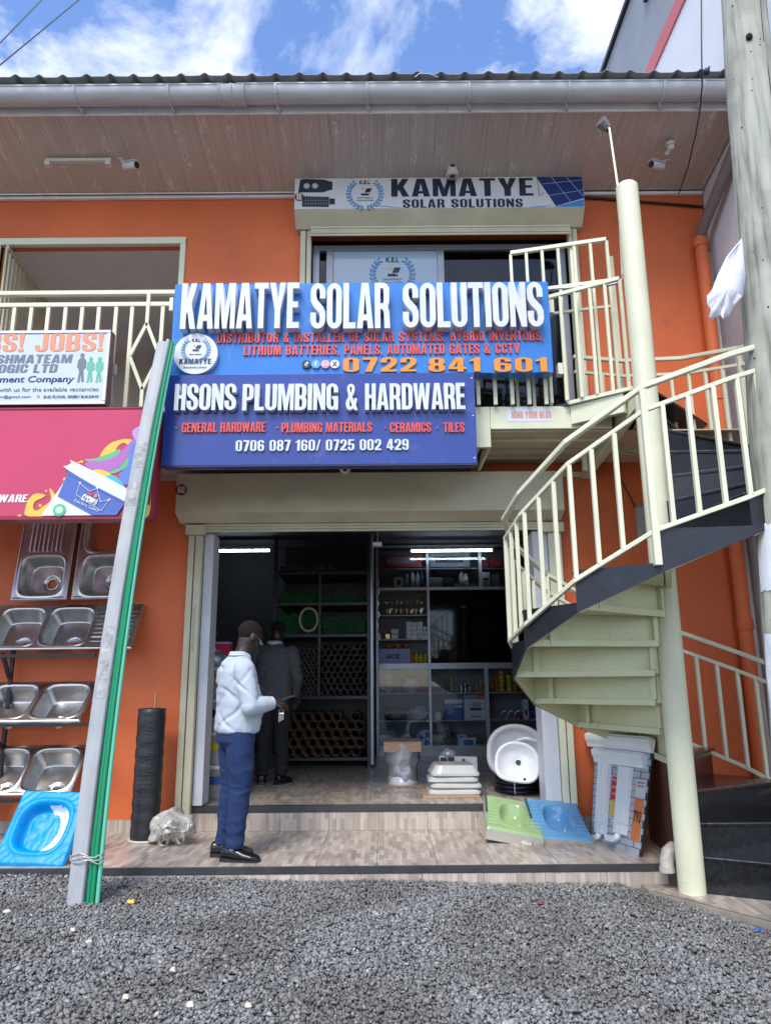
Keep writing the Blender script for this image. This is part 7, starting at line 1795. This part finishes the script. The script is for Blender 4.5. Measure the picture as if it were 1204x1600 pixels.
# antenna like loop of wire on the roof edge
tag(MB().tube([(0.290, 5.400, 6.444), (0.331, 5.400, 6.484), (0.427, 5.400, 6.476), (0.494, 5.400, 6.442)], .006, 6).build('wire_loop', ALU), 'small loop of wire on the roof edge above the gutter', 'wire')
c = Vector((2.841, 5.350, 6.432)); b = MB().sphere(c, .03, .03, .035, 8, 6); b.tube([c, c + Vector((.03, 0, .05))], .01, 6)
tag(b.build('cable_clamp', BLACKM), 'weathered cable clamp on the roof edge beside the hanging cable', 'clamp')

# ------------------------------------------------------------------ people
def remesh(mb, M, voxel, smooth=2, disp=None, name='body'):
    me = mb.mesh(); me.transform(M)
    bm = bmesh.new(); bm.from_mesh(me); bmesh.ops.remove_doubles(bm, verts=bm.verts, dist=1e-5); bmesh.ops.recalc_face_normals(bm, faces=bm.faces); bm.to_mesh(me); bm.free()
    o = bpy.data.objects.new('tmp', me); COL.objects.link(o)
    r = o.modifiers.new('r', 'REMESH'); r.mode = 'VOXEL'; r.voxel_size = voxel
    s_ = o.modifiers.new('s', 'SMOOTH'); s_.iterations = smooth; s_.factor = .5
    dg = bpy.context.evaluated_depsgraph_get(); m2 = bpy.data.meshes.new_from_object(o.evaluated_get(dg))
    bpy.data.objects.remove(o)
    if disp:
        n = len(m2.vertices); nr = [v.normal.copy() for v in m2.vertices]
        for v, q in zip(m2.vertices, nr):
            v.co += q * disp(v.co)
    m2.polygons.foreach_set('use_smooth', [True] * len(m2.polygons)); m2.update()
    return m2
def limb(b, pts, R, n=16, flat=1.0):
    """capsule-like tapering tube; flat squeezes across x"""
    P = [Vector(p) for p in pts]
    b.tube(P, R, n)
    for p, r in zip(P, R): b.sphere(p, r * .99, r * .99, r * .99, 12, 8)
    return b
def torso(b, rings, n=28):
    vs = []; fs = []
    for z, cx, rx, ry in rings:
        for k in range(n):
            a_ = 2 * pi * k / n; vs.append((cx + rx * math.copysign(abs(cos(a_)) ** .85, cos(a_)), ry * math.copysign(abs(sin(a_)) ** .85, sin(a_)), z))
    m_ = len(rings)
    for j in range(m_ - 1):
        for k in range(n): fs.append((j*n+k, j*n+(k+1)%n, (j+1)*n+(k+1)%n, (j+1)*n+k))
    fs.append(tuple(range(n-1, -1, -1))); fs.append(tuple(range((m_-1)*n, m_*n)))
    return b.add(vs, fs, True)
def hand(b, wrist, d, up, s=1.0, curl=.5, side=1):
    """palm, four fingers of unequal length and a thumb leaving the side of the palm; d = direction of the fingers"""
    W_, d, up = Vector(wrist), Vector(d).normalized(), Vector(up).normalized(); r = d.cross(up).normalized() * side; up = r.cross(d).normalized() * side
    for k in range(4):
        o_ = r * (.028 - .0187 * k) * s
        limb(b, [W_ + o_ * .6, W_ + o_ + d * .085 * s], [.015 * s, .0135 * s], 10)
        L = (.066, .075, .070, .055)[k] * s; p = W_ + o_ + d * .088 * s; dd = d.copy(); pts = [p]
        for q in range(3):
            dd = (dd * cos(curl * (.55 + .35 * q)) - up * sin(curl * (.55 + .35 * q))).normalized(); p = p + dd * L / 2.4; pts.append(p)
        limb(b, pts, [.0100 * s, .0095 * s, .0088 * s, .0075 * s], 10)
    t0 = W_ + r * .024 * s + d * .025 * s
    limb(b, [t0, t0 + (r * .030 + d * .028 - up * .010) * s, t0 + (r * .034 + d * .056 - up * .026) * s], [.0145 * s, .0115 * s, .0090 * s], 10)
def head(b, c, pitch, yaw=0.0, s=1.07):
    """skull, face, jaw, nose, lips, brow and ears, facing +x"""
    M = Matrix.Rotation(yaw, 3, 'Z') @ Matrix.Rotation(pitch, 3, 'Y'); c = Vector(c)
    def sp(x, y, z, a_, e_, f_): b.sphere(c + M @ Vector((x, y, z)) * s, a_ * s, e_ * s, f_ * s, 18, 12, M)
    sp(-.012, 0, .035, .096, .076, .085); sp(.012, 0, .0, .080, .068, .100); sp(.030, 0, -.060, .058, .052, .052); sp(.056, 0, -.082, .026, .028, .020)
    sp(.078, 0, .030, .016, .045, .012); sp(.088, 0, -.008, .018, .013, .022); sp(.095, 0, -.020, .012, .018, .010)
    sp(.083, 0, -.046, .012, .024, .008); sp(.081, 0, -.058, .012, .022, .008); sp(.055, .040, -.018, .025, .022, .028); sp(.055, -.040, -.018, .025, .022, .028)
    for y in (-1, 1): sp(-.004, y * .078, -.006, .022, .009, .032); sp(-.002, y * .076, -.026, .012, .007, .014)
    return M
SKIN = mat('dark_brown_skin', (.030,.016,.012), .45, var=.10, scale=25)
HAIR = mat('short_black_hair', (.016,.010,.009), .9, bump=.3, bscale=260, spec=.15)
SHIRT = mat('pale_blue_white_shirt', (.42,.47,.53), .85, var=.02, scale=6, bump=.35, bscale=13, stretch=(1,1,.55))
DENIM = mat('blue_denim', (.009,.032,.110), .9, var=.10, scale=120, color2=(.006,.020,.072), bump=.25, bscale=260, wear=((.016,.050,.15), .60, 4.2))
SHOE = mat('black_leather', (.008,.008,.009), .25)
SWEAT = mat('charcoal_knit', (.080,.082,.090), .9, var=.15, scale=90, bump=.5, bscale=280)
DTROU = mat('black_trousers', (.010,.011,.014), .85)
def make_person(label, loc, yaw, sc, pose, mats, extras):
    t = thing('person', label, 'person', loc)
    T_ = Matrix.Rotation(yaw, 4, 'Z') @ Matrix.Scale(sc, 4)
    def W_(v): return (T_ @ Vector(v).to_4d()).to_3d()
    # body: one continuous surface
    b = MB(); P = pose
    torso(b, [(.84, 0, .085, .145), (.95, 0, .10, .155), (1.08, .005, .105, .145), (1.22, -.005, .105, .155), (1.34, -.012, .095, .165), (1.40, -.012, .07, .12), (1.44, .0, .05, .06)])
    for s_ in (-1, 1):
        hp, kn, an = P['leg'][s_]; limb(b, [hp, kn, an], [.080, .050, .036]); limb(b, [an, (an[0] + .13, an[1], .045)], [.034, .028])
        sh, el, wr = P['arm'][s_]; limb(b, [sh, Vector(sh).lerp(Vector(el), .5), el, Vector(el).lerp(Vector(wr), .45), wr], [.055, .045, .038, .036, .026])
        hand(b, wr, P['hand'][s_][0], P['hand'][s_][1], 1.0, P['hand'][s_][2], -s_)
    hc = Vector(P['head'][0]); limb(b, [(-.01, 0, 1.38), (hc.x - .035, 0, hc.z - .085), (hc.x - .02, 0, hc.z - .02)], [.066, .062, .066])
    HM = head(b, hc, P['head'][1], P['head'][2])
    body = obj('body', remesh(b, T_, .0055 * sc, 3), t, mats['skin'])
    # eyes
    for y in (-1, 1):
        e_ = MB().sphere(hc + HM @ Vector((.083, y * .030, .012)), .0125, .0125, .0125, 12, 8); me = e_.mesh(); me.transform(T_); obj('eye', me, t, mat('eye_white', (.55,.52,.50), .2))
    # cropped hair cap
    b = MB()
    for x, y, z, a_, e_, f_ in ((-.0135, 0, .0385, .1040, .0828, .0925),): b.sphere(hc + HM @ Vector((x, y, z)), a_, e_, f_, 30, 22, HM)
    inv = HM.transposed(); keep_v = [inv @ (Vector(v) - hc) for v in b.v]
    b.f = [f for f in b.f if all((keep_v[i].z > .022 - keep_v[i].x * -.55 if keep_v[i].x > 0 else keep_v[i].z > -.030 + keep_v[i].x * .25) for i in f)]; b.sm = [True] * len(b.f)
    me = b.mesh(); me.transform(T_); obj('hair', me, t, HAIR)
    # shirt or sweater
    b = MB(); torso(b, P['torso'])
    for s_ in (-1, 1):
        sh, el, wr = (Vector(q) for q in P['arm'][s_]); cu = el.lerp(wr, .93)
        ru, re, rc = P['sleeve']
        limb(b, [sh, sh.lerp(el, .5), el, el.lerp(cu, .5)], [ru, ru * .90, re, re * .86]); b.tube([el, el.lerp(cu, .5), cu], [re, re * .90, rc], 16)
    def wr_(p):
        q = Vector(p) / sc; n1 = noise.noise(Vector((q.x * 7, q.y * 7, q.z * 16))); n2 = noise.noise(Vector((q.x * 5 + q.z * 14, q.y * 9, q.z * 5 + 3)))
        lo = max(0, 1 - abs(q.z - .98) / .22)
        n3 = noise.noise(Vector((q.x * 14 + q.z * 9, q.y * 14, q.z * 22 - q.x * 12)))
        w1 = noise.noise(q * 4.5 + Vector((3, 0, 0))); w2 = noise.noise(q * 4 + Vector((0, 7, 2)))
        f1 = max(0, cos(q.z * 34 + q.x * 30 + 5 * noise.noise(q * 4))) ** 3 * min(1, max(0, w1 + .25) * 2.2)
        f2 = max(0, cos(q.z * 30 - q.x * 34 - q.y * 12 + 5 * noise.noise(q * 4 + Vector((5, 5, 5))))) ** 3 * min(1, max(0, w2 + .15) * 2.2)
        return (-.011 * f1 - .010 * f2 - .005 * abs(n2) - .004 * lo * abs(n1) + .008) * sc * P['wrinkle']
    obj('shirt' if mats['top'] is SHIRT else 'sweater', remesh(b, T_, .0062 * sc, 3, wr_), t, mats['top'])
    for s_ in (-1, 1):
        sh, el, wr = (Vector(q) for q in P['arm'][s_]); cu = el.lerp(wr, .93); d = (wr - el).normalized()
        me = MB().tube([cu - d * .055, cu + d * .012], [P['sleeve'][2] * 1.10, P['sleeve'][2] * 1.06], 20).mesh(); me.transform(T_); obj('cuff', me, t, mats['top'])
    # collar
    n = 24; c0 = Vector((-.005, 0, P['torso'][-1][0] - .012)); vs = []
    for j, (r, dz) in enumerate(((.076, 0), (.073, .036), (.077, .044), (.088, .012))):
        for k in range(n + 1):
            a_ = radians(18 + 324 * k / n); vs.append(c0 + Vector((cos(a_) * r * 1.02 + .012, sin(a_) * r, dz - .030 * max(0, cos(a_)) - (0.012 if j == 3 else 0) * max(0, cos(a_)))))
    me = MB().add(vs, [(j*(n+1)+k, j*(n+1)+k+1, (j+1)*(n+1)+k+1, (j+1)*(n+1)+k) for j in range(3) for k in range(n)], True).mesh(); me.transform(T_); obj('collar', me, t, mats['collar'])
    # trousers
    b = MB(); torso(b, [(.76, 0, .10, .15), (.82, -.006, .140, .178), (.90, -.004, .134, .168), (.96, 0, .116, .152)])
    for s_ in (-1, 1):
        hp, kn, an = (Vector(q) for q in P['leg'][s_]); hp = hp + Vector((-.005, 0, -.02))
        limb(b, [hp, hp.lerp(kn, .5), kn, kn.lerp(an, .45)], [.108, .104, .086, .077]); b.tube([kn, kn.lerp(an, .45), an + Vector((.01, 0, -.015))], [.083, .076, .070], 18)
    def wt_(p):
        q = Vector(p) / sc; lo = max(0, 1 - abs(q.z - .15) / .22) + max(0, 1 - abs(q.z - .48) / .14) * .7
        return (-.016 * abs(noise.noise(Vector((q.x * 9 + q.z * 6, q.y * 9, q.z * 17)))) * (.35 + lo) - .012 * abs(noise.noise(q * 8)) + .003) * sc
    obj('trousers', remesh(b, T_, .0075 * sc, 2, wt_), t, mats['legs'])
    for s_ in (-1, 1):
        an = P['leg'][s_][2]; fy = P['foot'][s_]; F = Matrix.Translation((an[0], an[1], 0)) @ Matrix.Rotation(fy, 4, 'Z')
        b = MB(); L = [(-.085, .030, .030, .055), (-.07, .040, .045, .060), (-.03, .043, .052, .060), (.03, .044, .046, .050), (.09, .050, .034, .036), (.15, .050, .026, .028), (.19, .038, .020, .022), (.205, .018, .013, .016)]
        n = 18; vs = []
        for x, ry, rz, cz in L:
            for k in range(n):
                a_ = 2*pi*k/n; vs.append((x, ry * cos(a_), max(cz + rz * sin(a_), .004)))
        b.add(vs, [(j*n+k, j*n+(k+1)%n, (j+1)*n+(k+1)%n, (j+1)*n+k) for j in range(len(L)-1) for k in range(n)] + [tuple(range(n-1,-1,-1)), tuple(range((len(L)-1)*n, len(L)*n))], True)
        me = remesh(b, T_ @ F, .006 * sc, 3); sho = obj('shoe', me, t, SHOE)
        P2 = [(-.09, .0)] + [(x, ry + .004) for x, ry, _, _ in L] + [(.212, 0)] + [(x, -ry - .004) for x, ry, _, _ in L[::-1]]
        me = MB().add([(x, y, 0) for x, y in P2] + [(x, y, .016 + (.012 if x < -.02 else 0)) for x, y in P2], [tuple(range(len(P2))), tuple(range(2*len(P2)-1, len(P2)-1, -1))] + [(k, (k+1) % len(P2), len(P2)+(k+1) % len(P2), len(P2)+k) for k in range(len(P2))]).mesh(); me.transform(T_ @ F); obj('sole', me, sho, BLACKM)
        me = MB().tube([(0, 0, .07), (0, 0, .13)], .040, 14).mesh(); me.transform(T_ @ F); obj('sock', me, t, mats['sock'])
    return t, T_, hc, HM
px_, py_ = (-1.097, 5.743, 0.000)[:2]
pose1 = dict(leg={-1: ((0, -.085, .90), (.015, -.095, .49), (-.030, -.100, .095)), 1: ((0, .085, .90), (.010, .088, .49), (-.045, .090, .095))},
    foot={-1: radians(-38), 1: radians(-22)},
    arm={-1: ((-.020, -.185, 1.345), (.010, -.255, 1.075), (.205, -.190, 1.095)), 1: ((-.015, .185, 1.345), (.06, .235, 1.09), (.25, .05, 1.09))},
    hand={-1: ((1, .15, .02), (.1, -.5, 1), .75), 1: ((.9, -.45, .02), (.1, .2, 1), .8)},
    head=((.075, -.004, 1.590), radians(34), radians(6)),
    torso=[(.880, .0, .130, .168), (.893, .002, .152, .184), (.92, .004, .157, .187), (.97, .012, .162, .186), (1.05, .022, .168, .182), (1.15, .010, .155, .184), (1.25, -.008, .142, .190), (1.33, -.018, .128, .192), (1.385, -.020, .108, .165), (1.425, -.012, .080, .105), (1.450, .0, .066, .068)],
    sleeve=(.076, .063, .047), wrinkle=1.15)
p1, T1, h1, HM1 = make_person('man in a pale blue-white shirt and jeans looking down at the phone in his hand', (px_ - .045, py_, 0), radians(30), 1.0, pose1, dict(skin=SKIN, top=SHIRT, legs=DENIM, collar=SHIRT, sock=mat('striped_sock', (.40,.42,.50), .9)), None)
# glasses
g = MB(); 
for y in (-1, 1):
    g.tube([h1 + HM1 @ Vector((.106, y * .030 + .020 * cos(2*pi*k/14), .008 + .016 * sin(2*pi*k/14))) for k in range(15)], .0018, 6, caps=False)
    g.tube([h1 + HM1 @ Vector((.102, y * .050, .012)), h1 + HM1 @ Vector((.065, y * .080, .012)), h1 + HM1 @ Vector((.0, y * .090, .010))], .0020, 6)
me = g.mesh(); me.transform(T1); obj('glasses', me, p1, CHR)
ph = Matrix.Translation(T1 @ Vector((.335, -.12, 1.125))) @ Matrix.Rotation(radians(20), 4, 'Z') @ Matrix.Rotation(radians(-16), 4, 'Y')
me = MB().box(-.075, .075, -.036, .036, -.0045, .0045).mesh(); 
o = obj('phone', me, None, mat('dark_phone', (.03,.035,.045), .15)); o.matrix_world = Matrix.Translation((px_ - .045, py_, 0)) @ ph; tag(o, 'dark phone held in the hand of the man in the pale shirt', 'phone')
kb = MB(); kp = T1 @ Vector((.275, -.205, 1.03)); kb.tube([(kp.x + .016 * cos(q*pi/6), kp.y, kp.z + .016 * sin(q*pi/6)) for q in range(13)], .0018, 6, caps=False)
for q in range(3): kb.box(kp.x - .018 + q * .014, kp.x - .009 + q * .014, kp.y - .003 * q, kp.y - .003 * q + .002, kp.z - .075 + .008 * q, kp.z - .016).sphere((kp.x - .013 + q * .014, kp.y - .003 * q, kp.z - .018), .009, .002, .009, 10, 6)
kb = kb.build('key_bunch', CHR); kb.location = (px_ - .045, py_, 0); tag(kb, 'bunch of keys hanging from the hand of the man in the pale shirt', 'keys')
lp = MB(); me = MB().box(.1, .101, -.02, .02, 1.385, 1.40).mesh()

qx, qy = (-1.224, 8.104, 0.200)[:2]
pose2 = dict(leg={-1: ((0, -.085, .90), (.0, -.095, .49), (-.02, -.105, .095)), 1: ((0, .085, .90), (.0, .095, .49), (-.02, .105, .095))},
    foot={-1: radians(-16), 1: radians(14)},
    arm={-1: ((-.010, -.190, 1.35), (.02, -.255, 1.08), (.16, -.20, .90)), 1: ((-.010, .190, 1.35), (.06, .245, 1.09), (.27, .12, 1.05))},
    hand={-1: ((.35, .1, -.95), (1, 0, .2), .5), 1: ((1, -.3, 0), (0, 0, 1), .6)},
    head=((.100, 0, 1.570), radians(44), radians(0)),
    torso=[(.830, .0, .118, .160), (.845, .0, .140, .178), (.92, .0, .150, .186), (1.0, .005, .150, .182), (1.15, .0, .145, .186), (1.25, -.008, .138, .194), (1.33, -.014, .124, .192), (1.385, -.014, .100, .160), (1.425, -.006, .075, .100), (1.450, .005, .062, .066)],
    sleeve=(.076, .062, .044), wrinkle=.9)
make_person('man in a charcoal sweater and black trousers seen from behind inside the shop', (qx, qy, .2), radians(84), 1.0, pose2, dict(skin=SKIN, top=SWEAT, legs=DTROU, collar=mat('white_collar', (.60,.60,.62), .7), sock=DTROU), None)
